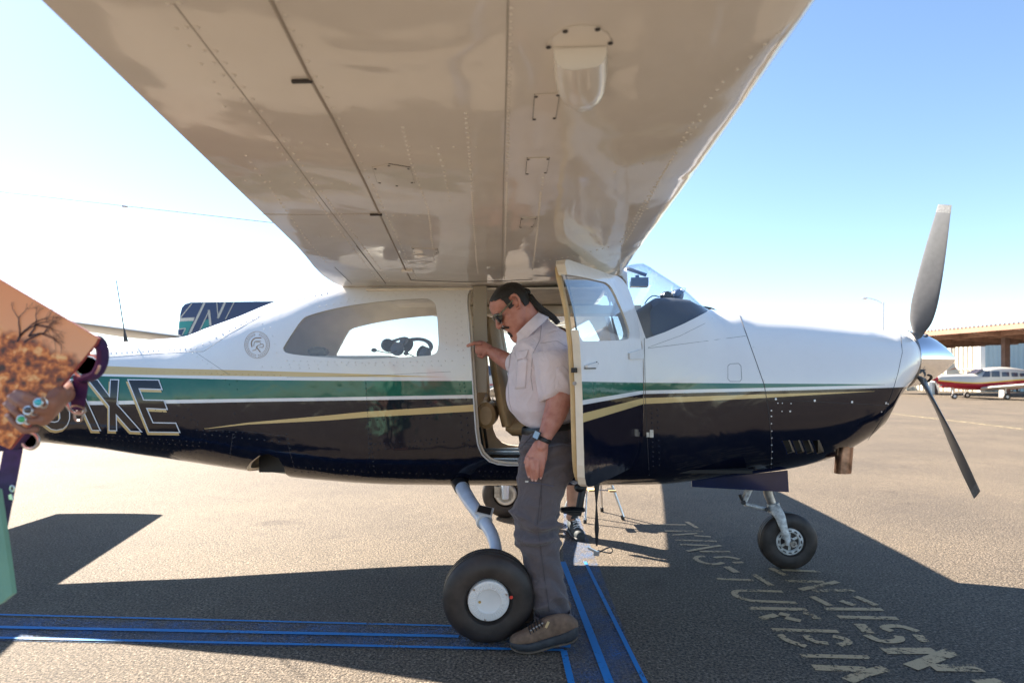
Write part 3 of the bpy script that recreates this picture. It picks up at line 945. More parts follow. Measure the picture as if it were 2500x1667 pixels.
side_rows = [
 [(250, 846), (440, 829), (520, 803), (600, 776), (740, 724), (812, 702)],
 [(258, 862), (478, 850), (560, 806), (700, 738), (812, 712)],
 [(262, 900), (400, 907), (560, 913), (700, 917)],
 [(470, 862), (540, 915), (570, 950)],
 [(578, 930), (580, 970), .04], [(893, 935), (897, 1000), (903, 1130), .03], [(575, 985), (570, 1060), .05],
 [(700, 880), (900, 886), (1120, 880)], [(706, 890), (1100, 893), .06], [(640, 895), (800, 901), .06],
 [(780, 748), (900, 728), (1050, 716), (1110, 712)], [(850, 730), (960, 716), (1100, 702)],
 [(1085, 735), (1090, 870)], [(1120, 705), (1127, 800), (1133, 910)], [(1110, 720), (1118, 870), .035],
 [(1133, 935), (1140, 985), .025], [(1122, 938), (1128, 985), .03], [(1140, 1020), (1148, 1110)], [(1125, 1015), (1130, 1100), .04],
 [(905, 1015), (1010, 1010), (1070, 1000)], [(903, 1025), (1060, 1020)], [(905, 1100), (1000, 1090), (1100, 1075)], [(905, 1085), (1000, 1078), (1080, 1070), .03],
 [(480, 1050), (640, 1058), (700, 1068)], [(500, 1060), (700, 1080), .05],
 [(130, 1060), (300, 1075), (500, 1090)], [(120, 1073), (300, 1088), (520, 1108)], [(260, 1062), (520, 1082), .05], [(230, 1090), (420, 1112), .05],
 [(460, 1000), (490, 1050), .035], [(380, 1000), (500, 1035), .05],
 [(570, 1060), (560, 1125), .03], [(700, 1060), (720, 1150), .03],
 [(720, 1150), (900, 1165), (1100, 1172), (1250, 1172)], [(730, 1140), (900, 1152), (1100, 1158)], [(1170, 1150), (1360, 1155), .035], [(1180, 1162), (1380, 1166), .035],
 [(640, 790), (655, 830), .04], [(660, 800), (680, 880), .05],
 [(905, 1060), (915, 1160), .03], [(1010, 1090), (1050, 1100), .03],
 [(1590, 985), (1595, 1150), .03], [(1605, 1000), (1610, 1150), .035],
]
rivets(side_rows, lambda u, v: near(u, v), lambda p: fnormal(p), .042, 'rivets', M['livery'])
wing_rows = [[(u - 14, v) for u, v in flap1], [(u + 14, v) for u, v in flap1], [(u + 16, v) for u, v in flap2],
 [(1248, 20), (1243, 201), (1237, 446), (1231, 683), .022], [(984, 312), (1005, 400), (1030, 470), (1046, 513), (1060, 640), .03],
 [(1138, 277), (1145, 360), (1152, 470), (1160, 600), (1167, 670), .026], [(1070, 362), (1085, 420), (1100, 500), .04],
 [(671, 346), (800, 352), (1000, 358), (1216, 359), .06], [(600, 441), (720, 446), (900, 450), .06], [(600, 380), (660, 460), (745, 580), (800, 645), .05],
 [(430, 70), (520, 200), (560, 290), .06], [(800, 520), (900, 525), (1050, 527), .04], [(780, 577), (900, 579), .05], [(1320, 470), (1312, 560), (1300, 660), .018], [(1330, 390), (1322, 470), .03],
 [(1500, 420), (1570, 400), (1640, 378), .05], [(1560, 520), (1600, 500), .03],
 [(1900, 80), (1765, 200), (1690, 300), (1615, 430), (1540, 570), (1515, 605), .035],
 [(1515, 590), (1575, 490), (1640, 390), (1720, 280), .04], [(1300, 640), (1400, 625), (1500, 600), .03]]
rivets(wing_rows, lambda u, v: under(u, v), lambda p: Vector((0, 0, -1)), .05, 'rivets', M['wing'], .0055, .003)

# seams on the side skins
def nr(u, v, o=0): return near(u, v, -.0004)
for s_, r_ in [([(252, 872), (370, 864), (478, 858), (497, 858), (560, 815), (640, 770), (740, 728), (812, 700)], .0013), ([(478, 860), (560, 915)], .001), ([(700, 921), (900, 917), (1100, 907)], .0008),
            ([(893, 930), (897, 1000), (903, 1140)], .0012), ([(568, 1060), (560, 1125)], .001), ([(500, 1048), (600, 1052), (697, 1064), (720, 1150)], .001),
            ([(1803, 762), (1822, 815), (1845, 880), (1866, 940), (1876, 1000), (1884, 1080), (1882, 1155)], .0022),
            ([(2199, 817), (2203, 860), (2192, 912), (2178, 960), (2155, 1020), (2120, 1074)], .0016),
            ([(1876, 975), (2000, 981), (2100, 986), (2165, 990)], .0014),
            ([(1582, 850), (1680, 838), (1820, 820)], .001), ([(1768, 757), (1720, 790), (1660, 820), (1582, 848)], .0009),
            ([(1573, 825), (1575, 930), (1577, 1000), (1580, 1060), (1585, 1160)], .0016),
            ([(1137, 1110), (1140, 1060), (1155, 1055)], .001)]:
    seam(s_, nr, r_, mt=M['seam'])
# access door on the cowl side (rounded square)
q = [(1777, 893), (1783, 888), (1803, 887), (1809, 893), (1811, 925), (1806, 931), (1783, 931), (1777, 925), (1777, 893)]
seam(q, nr, .0013, 'access_door_gap', M['seam'], 3)
# camlocs and screws on the cowl
for i, (u, v, r_) in enumerate([(1894, 974, .0075), (1989, 978, .0075), (2080, 981.5, .0075), (2163, 984, .0075), (1883, 1002, .005), (1883, 1016, .005), (1883, 1034, .005), (1884, 1052, .005),
        (1884, 1069, .005), (1884, 1086, .005), (1885, 1102, .005), (1884, 1118, .005), (1883, 1132, .005), (1899, 984, .004), (1931, 985, .004), (1910, 984, .004), (1929, 1004, .006), (1909, 1004, .004),
        (2184, 924, .005), (1840, 847, .005), (1866, 928, .005), (2168, 986, .005), (2152, 1005, .005)]):
    p = near(u, v, .0005); mb = MB()
    mb.lathe([(0, r_), (.0015, r_ * .85), (.0018, r_ * .5), (.001, r_ * .35), (.001, 0)], p, fnormal(p), 12)
    mb.build('cowl_fastener', M['screw'], plane)
# louvre vanes, black panel added behind them for the shade inside
for l in louv:
    mb = MB(); pts = [Vector((a, -side_y(a, b) - .001, b)) for a, b in l]
    mb.prism([tuple(pts[0] + Vector((-.004, 0, 0))), tuple(pts[0] + Vector((.004, .0, 0))), tuple(pts[3] + Vector((.004, 0, 0))), tuple(pts[3] + Vector((-.004, 0, 0)))], (.3, 1, 0), .03)
    mb.build('cooling_louvre', M['navy'], plane, smooth=False)
mb = MB(); c = near(1955, 1092); mb.box((c.x, c.y + .16, c.z), (.34, .02, .16)); mb.build('louvre_dark_panel', M['black'], plane, smooth=False)

# ---- cabin interior
mb = MB(); mb.box((.25, 0, .71), (2.5, .98, .02)); mb.build('cabin_floor', M['dark_in'], plane, smooth=False)
mb = MB(); mb.box((-.15, 0, 1.845), (1.5, .98, .012)); mb.build('headliner', M['cream'], plane, smooth=False)
for yy in (-.42, -.2, .2, .42): mb = MB(); mb.box((.3, yy, .735), (1.5, .02, .02)); mb.build('seat_rail', M['alu'], plane, smooth=False)
def body_px_poly(px, y0): return [tuple(Bp(u, v, y0)) for u, v in px]
rings = []
for u, vt, vb in [(1556, 770, 830), (1562, 752, 850), (1580, 740, 850), (1620, 738, 850), (1660, 740, 840), (1700, 744, 830), (1735, 750, 800), (1745, 754, 790)]:
    p = Bp(u, vt, 0); q_ = Bp(u, vb, 0); rg = []
    for k in range(24):
        a = 2 * math.pi * k / 24; c_, s_ = math.cos(a), math.sin(a)
        z = (p.z + q_.z) / 2 + (p.z - q_.z) / 2 * math.copysign(abs(s_) ** .35, s_)
        y = (side_y(p.x, z) - .035) * math.copysign(abs(c_) ** .5, c_)
        rg.append(Vector((p.x, y, z)))
    rings.append(rg)
mb = MB(); mb.loft(rings); mb.build('instrument_panel', M['panel_grey'], plane)
def seat(x, y, lean, mt, h=.62):
    s_ = MB(); 
    prof = smooth_path([(x - .02, .98), (x - lean * .5, 1.2), (x - lean, .98 + h * .9), (x - lean * 1.02, .98 + h)], 4)
    fl = []
    for i, p in enumerate(prof):
        t_ = i / (len(prof) - 1); fl.append((.055 * (1 - .4 * t_**3), (.225 - .05 * t_**2) * (1 - .25 * (t_ > .97))))
    s_.tube([(p[0], y, p[1]) for p in prof], 0, 20, ref=(1, 0, 0), flat=fl)
    a = s_.build('seat_back', mt, plane)
    c_ = MB(); c_.tube([(x - .04, y, .97), (x, y, .965), (x + .2, y, .96), (x + .42, y, .985), (x + .46, y, .98)], 0, 20, ref=(0, 0, 1), flat=[(.03, .19), (.06, .225), (.065, .235), (.06, .23), (.03, .2)])
    c_.build('seat_cushion', mt, plane)
    for sx in (.05, .38):
        for sy in (-.16, .16): f_ = MB(); f_.tube([(x + sx, y + sy, .93), (x + sx + .03, y + sy, .73)], .011, 6); f_.build('seat_leg', M['black'], plane)
    f_ = MB(); f_.tube([(x + .05, y - .16, .85), (x + .38, y - .16, .80)], .009, 6)
    f_.build('seat_brace', M['black'], plane)
seat(.02, -.24, .14, M['leather'], .70)
seat(.02, .26, .14, M['leather'], .70)
seat(-.62, .26, .12, M['leather'], .45)
# jump seat cushion seen low in the doorway
mb = MB(); c = Bp(1192, 1010, -.25)
mb.tube([(c.x, -.44, c.z), (c.x, -.42, c.z), (c.x, -.1, c.z), (c.x, -.08, c.z)], 0, 20, ref=(0, 0, 1), flat=[(.06, .04), (.085, .062), (.085, .062), (.06, .04)])
mb.build('headrest', M['leather'], plane)
mb = MB(); c2 = Bp(1190, 972, -.25)
mb.tube([(c2.x, -.42, c2.z - .02), (c2.x, -.25, c2.z + .015), (c2.x, -.08, c2.z - .02)], .014, 8); mb.build('headrest_piping', M['cream'], plane)
# door post belt
def ribbon(pts, w, th, name, mt, parent, ref=(1, 0, 0)):
    m_ = MB(); m_.tube(pts, 0, 8, ref=ref, flat=[(ww / 2, th / 2) for ww in (w if isinstance(w, list) else [w] * len(pts))]); return m_.build(name, mt, parent)
ribbon([Bp(1170, 706, -.50), Bp(1171, 735, -.50), Bp(1166, 757, -.50), Bp(1156, 800, -.50)], [.035, .045, .016, .012], .004, 'shoulder_belt', M['black'], plane)
ribbon([Bp(1157, 830, -.49), Bp(1170, 838, -.45), Bp(1190, 835, -.4), Bp(1200, 829, -.35)], .008, .008, 'intercom_cord', M['black'], plane)
mb = MB(); mb.box(Bp(1168, 925, -.46), (.05, .05, .09)); mb.build('post_cover', M['dark_in'], plane, smooth=False)
mb = MB(); mb.box(Bp(1172, 828, -.52), (.085, .02, .66)); mb.build('door_post_lining', mat('post_lining', (.36, .31, .24), .6), plane, smooth=False)
# far cabin wall roof beam and overhead shade
mb = MB(); mb.box((.3, .40, 1.80), (1.3, .22, .06)); mb.build('roof_beam', M['cream'], plane, smooth=False)
# mirror and compass behind the windshield
mb = MB(); mb.tube([Bp(1530, 655, 0), Bp(1578, 672, 0)], .013, 8); mb.tube([Bp(1555, 672, 0), Bp(1556, 680, 0)], .015, 8)
mb.build('sunvisor_bracket', M['headset'], plane)
mb = MB(); mb.box(Bp(1560, 690, 0), (.12, .07, .062)); mb.build('compass', M['headset'], plane, smooth=False)

# ---- propeller and spinner
PXc = to_body((2.76, 4.16, 1.42)); PXc = Vector((PXc.x - .02, 0.0, 1.415))
mb = MB(); b0 = 2.672
mb.lathe([(0, .10), (0, .192), (.05, .190), (.12, .172), (.19, .138), (.26, .090), (.31, .047), (.335, .022), (.345, .006)], (b0, 0, 1.415), (1, 0, 0), 48)
mb.build('spinner', M['chrome'], plane)
mb = MB(); mb.lathe([(0, .16), (0, .20), (.012, .20), (.012, .16)], (b0 - .004, 0, 1.415), (1, 0, 0), 40); mb.build('spinner_backplate', M['dull_metal'], plane)
def blade(ang):
    """ang from vertical towards the camera side"""
    rd = Vector((0, -math.sin(ang), math.cos(ang)))          # radial
    tg = Vector((0, -math.cos(ang), -math.sin(ang)))         # direction of motion
    R = 1.015; rings = []; rings_tip = []
    st = [(.07, .040, .040, 60), (.14, .046, .040, 58), (.19, .070, .034, 55), (.26, .128, .026, 50), (.36, .160, .020, 44), (.50, .166, .015, 37), (.65, .158, .0115, 31), (.80, .140, .009, 26), (.92, .118, .007, 23), (1.0, .104, .006, 21)]
    for r_, ch, th, pt in smooth_path(st, 3):
        be = math.radians(pt - 9 * min(1, r_ / .3)); r_ *= R if r_ > .3 else 1
        cd = Vector((1, 0, 0)) * math.sin(be) + tg * math.cos(be)
        nd = Vector((1, 0, 0)) * math.cos(be) - tg * math.sin(be)
        rg = []
        for k in range(20):
            a = 2 * math.pi * k / 20
            ca, sa = math.cos(a), math.sin(a)
            if th / ch > .7: q_ = cd * (ca * ch / 2) + nd * (sa * th / 2)
            else: q_ = cd * (ca * ch / 2 - .02 * ch) + nd * (sa * th / 2 * (1 - .35 * ca) + (.10 * th if sa > 0 else 0))
            rg.append(PXc + rd * r_ + q_)
        rings.append(rg)
    m_ = MB(); m_.loft(rings)
    b_ = m_.build('propeller_blade', M['prop'], plane)
    return b_, rings
for a in (19, 143, 262):
    bo, rg = blade(math.radians(a))
    m_ = MB(); cen = [sum(r, Vector()) / len(r) for r in rg[-3:]]
    m_.loft([[c + (p - c) * 1.012 + (c - cen[0]).normalized() * .0 for p in r] for c, r in zip(cen, rg[-3:])])
    m_.build('pale_tip', M['prop_tip'], bo)  # slightly lighter shell round the blade tip
    # hole where the shank leaves the spinner
    rd = Vector((0, -math.sin(math.radians(a)), math.cos(math.radians(a))))
    m_ = MB(); m_.lathe([(0, .058), (.176, .058), (.1775, .045), (.12, .04)], PXc, rd, 24); m_.build('blade_socket', M['black'], plane)

# ---- main landing gear
def tyre(mb, c, ax, R, w, grooves=True, n=64):
    h = w / 2; rim = R * .46
    pr = [(-h * .55, rim), (-h * .9, rim * 1.15), (-h, R * .68), (-h * .93, R * .82), (-h * .75, R * .935), (-h * .62, R * .965)]
    if grooves:
        for g_ in (-.42, 0, .42):
            pr += [(h * (g_ - .07), R * (.995 - .012 * abs(g_))), (h * (g_ - .05), R * .965), (h * (g_ + .05), R * .965), (h * (g_ + .07), R * (.995 - .012 * abs(g_)))]
    pr += [(h * .62, R * .965), (h * .75, R * .935), (h * .93, R * .82), (h, R * .68), (h * .9, rim * 1.15), (h * .55, rim)]
    mb.lathe(pr, c, ax, n)
    return rim
wc = to_body((-.117, 2.985, .2225))
ax = Vector((.12, -1, -.07)).normalized()
mb = MB(); tyre(mb, wc, ax, .2225, .165); t1 = mb.build('main_wheel', M['rubber'], plane)
mb = MB()
ho = wc + ax * .052
mb.lathe([(-.03, .100), (.012, .100), (.018, .097), (.020, .090), (.020, .060), (.016, .056), (.014, .052), (.015, 0)], ho, ax, 48)
hub = mb.build('hub_cap', M['white_metal'], t1)
e1 = ax.cross(Vector((0, 0, 1))).normalized(); e2 = ax.cross(e1)
mb = MB()
for k in range(40):
    a = 2 * math.pi * k / 40; d = e1 * math.cos(a) + e2 * math.sin(a)
    mb.tube([ho + ax * .0195 + d * .062, ho + ax * .0195 + d * .088], .0034, 6)
mb.build('hub_rib', M['white_metal'], t1)
for k in (200, 320, 80):
    a = math.radians(k); d = e1 * math.cos(a) + e2 * math.sin(a)
    mb = MB(); mb.lathe([(0, .006), (.002, .006), (.002, 0)], ho + ax * .019 + d * .091, ax, 10); mb.build('hub_screw', M['dull_metal'], t1)
mb = MB(); mb.lathe([(0, .007), (.003, .006), (.003, .003), (.001, 0)], ho + ax * .014 + e1 * .042 * (1 if (e1.x < 0) else -1) + Vector((0, 0, -.004)), ax, 12); mb.build('valve_hole', M['brass'], t1)
mb = MB(); mb.lathe([(0, .0085), (.002, .008), (.002, 0)], wc + ax * .0815 + Vector((.108, 0, .026)), ax, 12); mb.build('red_tyre_mark', M['red_dot'], t1)
wf = to_body((-.055, 5.66, .2225))
mb = MB(); tyre(mb, wf, (0, 1, 0), .2225, .165); t2 = mb.build('main_wheel', M['rubber'], plane)
mb = MB(); mb.lathe([(-.02, .104), (.02, .104), (.03, .095), (.03, .082), (.02, .078), (-.02, .07), (-.02, 0)], wf + Vector((0, -.05, 0)), (0, -1, 0), 36); mb.build('wheel_rim', M['dull_metal'], t2)
mb = MB(); mb.lathe([(0, .092), (.008, .092), (.008, .07), (0, .07)], wf + Vector((0, -.085, 0)), (0, -1, 0), 36); mb.build('brake_disc', M['alu'], t2)
mb = MB(); mb.box(wf + Vector((-.075, -.10, .03)), (.05, .04, .10)); mb.build('brake_caliper', M['dull_metal'], t2, smooth=False)
# legs
leg_px = [(1112, 1150, 4.0), (1124, 1182, 3.86), (1146, 1222, 3.62), (1175, 1262, 3.42), (1200, 1302, 3.26), (1211, 1342, 3.14), (1209, 1400, 3.10)]
lp = [to_body(W(*q)) for q in leg_px]; lp.append(wc + Vector((0, .10, 0)))
lr = smooth_path([(*p, r_) for p, r_ in zip(lp, [.048, .046, .041, .037, .034, .031, .03, .03])], 4)
mb = MB(); mb.tube([q[:3] for q in lr], [float(q[3]) for q in lr], 18); l1 = mb.build('gear_leg', M['leg_paint'], plane)
p0, p1 = Vector(lr[13][:3]), Vector(lr[14][:3]); d = (p1 - p0).normalized()
mb = MB(); mb.tube([p0 - d * .012, p0 - d * .010, p0 + d * .012, p0 + d * .014], [.041, .046, .046, .041], 18); mb.build('leg_clamp', M['white_metal'], l1)
mb = MB(); st_ = to_body(W(1183, 1247, 3.40)); mb.box(st_, (.095, .10, .010), Euler((.25, .22, 0)).to_matrix()); stp = mb.build('leg_step', M['white_metal'], l1, smooth=False)
mb = MB(); mb.box(st_ + Vector((0, 0, .006)), (.075, .08, .004), Euler((.25, .22, 0)).to_matrix()); mb.build('grip_pad', M['black'], l1, smooth=False)
mb = MB(); q0 = Vector(lr[3][:3]); q1 = Vector(lr[5][:3])
mb.tube([Vector(lr[0][:3]), Vector(lr[3][:3]), Vector(lr[5][:3])], [.062, .056, .050], 16); mb.build('leg_fairing', M['black'], plane)
far = []
for q in lr: far.append(Vector((q[0] + .03, -q[1] , q[2])))
mb = MB(); mb.tube([Vector((p.x, min(p.y, 1.22), p.z)) for p in far[:-6]] + [Vector((wf.x, 1.22, .46)), wf + Vector((0, -.12, .08)), wf + Vector((0, -.11, -.03))], [float(q[3]) for q in lr[:-6]] + [.035, .035, .03], 14); mb.build('gear_leg', M['leg_paint'], plane)

# ---- nose gear
nw = to_body(W(1922, 1328, 4.13)); nw.z = .19
mb = MB(); tyre(mb, nw, (0, -1, 0), .19, .125, True, 56); t3 = mb.build('nose_wheel', M['rubber'], plane)
mb = MB(); f0 = nw + Vector((0, -.035, 0))
mb.lathe([(-.01, .090), (.008, .090), (.012, .084), (.012, .064), (.004, .060), (-.012, .058), (-.012, .03), (.01, .03), (.01, 0)], f0, (0, -1, 0), 40)
mb.build('wheel_rim', M['grime_white'], t3)
for k in range(12):
    a = 2 * math.pi * k / 12; d = Vector((math.cos(a), 0, math.sin(a)))
    mb = MB(); mb.box(f0 + d * .074 + Vector((0, -.0125, 0)), (.020, .004, .008), Matrix.Rotation(-a + math.pi / 2, 3, 'Y')); mb.build('rim_slot', M['seam'], t3, smooth=False)
for k in range(6):
    a = 2 * math.pi * (k + .5) / 6; d = Vector((math.cos(a), 0, math.sin(a)))
    mb = MB(); mb.box(f0 + d * .044 + Vector((0, .004, 0)), (.028, .012, .016), Matrix.Rotation(-a, 3, 'Y')); mb.build('wheel_spoke', M['grime_white'], t3, smooth=False)
    mb = MB(); a += math.pi / 6; d = Vector((math.cos(a), 0, math.sin(a))); mb.box(f0 + d * .045 + Vector((0, .009, 0)), (.024, .006, .022), Matrix.Rotation(-a, 3, 'Y')); mb.build('rim_opening', M['black'], t3, smooth=False)
yn = nw.y
def Np(u, v, dy=0.0): return Bp(u, v, yn + dy)
mb = MB(); mb.tube([Np(1868, 1170), Np(1876, 1208), Np(1888, 1236)], [.030, .030, .026], 18); mb.build('oleo_strut', M['dull_metal'], plane)
mb = MB(); mb.tube([Np(1868, 1160), Np(1872, 1188)], [.042, .042], 18); mb.build('strut_housing', M['grime_white'], plane)
for sgn in (-1, 1):
    mb = MB()
    pts = [Np(1880, 1236, 0), Np(1893, 1244, sgn * .045), Np(1905, 1262, sgn * .078), Np(1914, 1290, sgn * .085), Np(1922, 1312, sgn * .085), Np(1925, 1330, sgn * .085)]
    mb.tube(smooth_path([tuple(p) for p in pts], 3), 0, 12, ref=(0, 1, 0), flat=[(.014, w_) for w_ in np.interp(np.arange(16), [0, 3, 6, 9, 12, 15], [.040, .040, .034, .026, .020, .017])])
    mb.build('nose_fork', M['grime_white'], plane)
mb = MB(); mb.tube([Np(1887, 1228), Np(1890, 1240)], [.040, .040], 18); mb.build('fork_collar', M['grime_white'], plane)
mb = MB(); mb.lathe([(-.1, .014), (-.1, .024), (.100, .024), (.108, .020), (.108, .012), (.098, .008), (.098, 0)], nw, (0, -1, 0), 20); mb.build('axle', M['dull_metal'], plane)
mb = MB(); mb.tube([Np(1830, 1192, -.02), Np(1816, 1222, -.02)], 0, 8, ref=(0, 1, 0), flat=(.035, .020)); mb.build('torque_link', M['grime_white'], plane)
mb = MB(); mb.tube([Np(1818, 1230, -.02), Np(1872, 1243, -.02)], 0, 8, ref=(0, 1, 0), flat=(.030, .013)); mb.build('torque_link', M['grime_white'], plane)
mb = MB(); mb.tube([Np(1815, 1226, -.07), Np(1815, 1226, .03)], .016, 10); mb.tube([Np(1872, 1243, -.07), Np(1872, 1243, .04)], .014, 10); mb.build('link_bolt', M['black'], plane)
mb = MB(); mb.tube([Np(1806, 1206, -.03), Np(1812, 1220, -.03)], .011, 8); mb.build('shimmy_damper', M['black'], plane)
for yy in (-.16, .16):
    mb = MB(); q = [Bp(u, v, yy) for u, v in [(1689, 1172), (1923, 1148), (1926, 1201), (1689, 1188)]]
    mb.prism([(p.x, yy, p.z) for p in q], (0, 1, 0), .008)
    mb.build('nose_gear_door', M['navy'], plane, smooth=False)

# ---- exhaust, step, tail, aerials
mb = MB(); e0 = Bp(2063, 1078, -.20); e1_ = Bp(2057, 1154, -.20); dd = (e1_ - e0)
R_ = .052; n = 28; rings = []
for t_, r_ in ((0, R_), (.5, R_), (1.0, R_), (1.0, R_ - .004), (.3, R_ - .004)):
    c = e0 + dd * t_; a1 = Vector((1, 0, .05)).normalized(); a2 = Vector((0, 1, 0))
    rings.append([c + a1 * r_ * math.cos(2*math.pi*k/n) + a2 * r_ * math.sin(2*math.pi*k/n) for k in range(n)])
mb.loft(rings); mb.build('exhaust_pipe', M['exhaust'], plane)
ybs = -.56
mb = MB(); mb.tube([Bp(1431, 1140, -.50), Bp(1424, 1185, ybs), Bp(1413, 1245, ybs)], 0, 10, ref=(1, 0, 0), flat=(.022, .012)); mb.build('boarding_step_strut', M['black'], plane)
mb = MB(); mb.tube([Bp(1367, 1245, ybs), Bp(1370, 1244, ybs), Bp(1398, 1243, ybs), Bp(1424, 1243, ybs), Bp(1428, 1244, ybs)], 0, 14, ref=(0, 0, 1), flat=[(.006, .03), (.014, .05), (.016, .055), (.014, .05), (.006, .03)])
q = [Bp(u, v, ybs) for u, v in [(1376, 1246), (1421, 1246), (1418, 1256), (1400, 1257), (1388, 1254)]]
mb.prism([(p.x, ybs - .03, p.z) for p in q], (0, 1, 0), .06); mb.build('boarding_step', M['black'], plane)
mb = MB(); mb.ball(Bp(1415, 1190, ybs), (.035, .03, .028), 14, 8); mb.build('step_fairing', M['black'], plane)
# seat belt hanging out under the door sill
bl = [Bp(1462, 1128, -.585), Bp(1457, 1180, -.60), Bp(1456, 1230, -.60), Bp(1457, 1290, -.60), Bp(1457, 1332, -.60)]
m_ = MB(); wid = [.040, .036, .008, .028, .010]
m_.tube([tuple(p) for p in bl], 0, 8, ref=(1, 0, 0), flat=[(w_ / 2, .0015) for w_ in wid]); belt = m_.build('hanging_seat_belt', M['black'], plane)
mb = MB(); mb.box(Bp(1449, 1343, -.60), (.075, .022, .012), Euler((0, .45, 0)).to_matrix()); mb.box(Bp(1456, 1350, -.60), (.034, .026, .026)); mb.build('belt_buckle', M['alu'], belt, smooth=False)
lo = [Bp(1460, 1342, -.60), Bp(1475, 1347, -.60), Bp(1490, 1349, -.61), Bp(1496, 1343, -.62), Bp(1490, 1336, -.61), Bp(1478, 1339, -.60), Bp(1464, 1347, -.60)]
mb = MB(); mb.tube([q[:3] for q in smooth_path([tuple(p) for p in lo], 4)], 0, 8, ref=(0, 1, 0), flat=(.012, .0022)); mb.build('belt_loop', M['black'], belt)

def slab(name, sec0, sec1, mt, parent=plane, vertical=False, th=.10):
    """tapered flying surface between two (le, te, pos) chords"""
    rings = []
    for (le, te, a, h) in (sec0, sec1):
        c = le - te; rg = []
        ss = [(1 - math.cos(math.pi * i / 14)) / 2 for i in range(15)]
        f_ = lambda s__: 5 * th * c * (.2969 * math.sqrt(s__) - .126 * s__ - .3516 * s__**2 + .2843 * s__**3 - .1036 * s__**4)
        for s__ in reversed(ss): rg.append((le - c * s__, f_(s__)))
        for s__ in ss[1:-1]: rg.append((le - c * s__, -f_(s__)))
        rings.append([Vector((p, q_ + h, a)) if vertical else Vector((p, a, h + q_)) for p, q_ in rg])
    m_ = MB(); m_.loft(rings); return m_.build(name, mt, parent)
slab('tailplane', (-4.0, -5.5, 0.0, 1.27), (-4.68, -5.72, 2.38, 1.27), M['wing'])
slab('tailplane', (-4.0, -5.5, 0.0, 1.27), (-4.68, -5.72, -2.38, 1.27), M['wing'])
slab('tail_fin', (-3.9, -5.55, 1.38, 0), (-4.95, -5.75, 2.93, 0), M['wing'], vertical=True, th=.08)
mb = MB(); wa = Bp(-405, 420, 0); wa = Vector((-5.15, 0, 2.95)); 
wb_ = Bp(640, 541, 0); dirw = (wb_ - Bp(0, 468, 0)).normalized()
w0 = Bp(0, 468, 0) - dirw * ((Bp(0, 468, 0).x + 5.1) / dirw.x); w1 = Bp(0, 468, 0) + dirw * ((.0 - Bp(0, 468, 0).x) / dirw.x)
mb.tube([w0, w1], .0024, 5); mb.build('aerial_wire', M['seam'], plane)
mb = MB(); ci = Bp(305, 505, 0); mb.tube([ci - dirw * .022, ci - dirw * .018, ci + dirw * .018, ci + dirw * .022], [.002, .006, .006, .002], 8); mb.build('aerial_insulator', M['dull_metal'], plane)
mb = MB(); mb.tube([w1 + Vector((0, 0, .01)), Vector((w1.x, 0, 2.0))], .01, 8); mb.build('aerial_mast', M['white_metal'], plane)
mb = MB(); mb.tube([Bp(284, 685, 0), Bp(303, 805, 0)], [.003, .0045], 6)
q = [Bp(u, v, 0) for u, v in [(303, 802), (313, 836), (303, 838)]]; mb.prism([(p.x, -.006, p.z) for p in q], (0, 1, 0), .012); mb.build('whip_aerial', M['black'], plane)

# ---- registration letters and emblem: thin painted sheets following the skin
def inset_poly(P, d):
    n = len(P); area = sum(P[i][0] * P[(i+1) % n][1] - P[(i+1) % n][0] * P[i][1] for i in range(n)); sg = 1 if area > 0 else -1
    out = []
    for i in range(n):
        a = np.array(P[i-1], float); b = np.array(P[i], float); c = np.array(P[(i+1) % n], float)
        e1v = (b - a) / np.linalg.norm(b - a); e2v = (c - b) / np.linalg.norm(c - b)
        n1 = np.array([-e1v[1], e1v[0]]) * sg; n2 = np.array([-e2v[1], e2v[0]]) * sg
        bis = n1 + n2; bis /= max(np.linalg.norm(bis), 1e-6)
        k = d / max(bis.dot(n1), .35)
        out.append(tuple(b + bis * k))
    return out
def decal(P, off, mt, parent, name, cell=6.0, shift=(0, 0)):
    bm = bmesh.new()
    f = bm.faces.new([bm.verts.new((p[0] + shift[0], p[1] + shift[1], 0)) for p in P])
    bm.normal_update()
    bmesh.ops.triangulate(bm, faces=[f], ngon_method='EAR_CLIP')
    us = [v.co.x for v in bm.verts]; vs_ = [v.co.y for v in bm.verts]
    for ax_, lo_, hi_ in (((1, 0, 0), min(us), max(us)), ((0, 1, 0), min(vs_), max(vs_))):
        x = lo_ + cell
        while x < hi_:
            bmesh.ops.bisect_plane(bm, geom=bm.verts[:] + bm.edges[:] + bm.faces[:], plane_co=Vector(ax_) * x, plane_no=ax_)
            x += cell
    for v in bm.verts: v.co = near(v.co.x, v.co.y, off)
    me = bpy.data.meshes.new(name); 
    bm.normal_update()
    bm.to_mesh(me); bm.free(); me.materials.append(mt)
    me.polygons.foreach_set('use_smooth', [True] * len(me.polygons))
    o = bpy.data.objects.new(name, me); COL.objects.link(o); o.parent = parent
    return o
def cC(x, y): return (100 + x * .17007, 900 + y * .17007)
glyphs = [
 [(1240,150),(1700,155),(1755,305),(1425,295),(1485,440),(1775,445),(1830,590),(1535,575),(1620,765),(1945,770),(2010,918),(1550,912)],
 [(660,150),(820,150),(985,375),(995,150),(1130,152),(1105,505),(1465,908),(1290,900),(1095,680),(1100,893),(975,890),(975,540)],
 [(395,150),(528,150),(870,890),(735,885)],
 [(300,430),(385,520),(425,620),(425,720),(392,805),(330,862),(230,885),(150,870),(80,820),(0,760),(20,700),(120,745),(200,755),(245,742),(270,705),(268,640),(240,560),(190,480)],
]
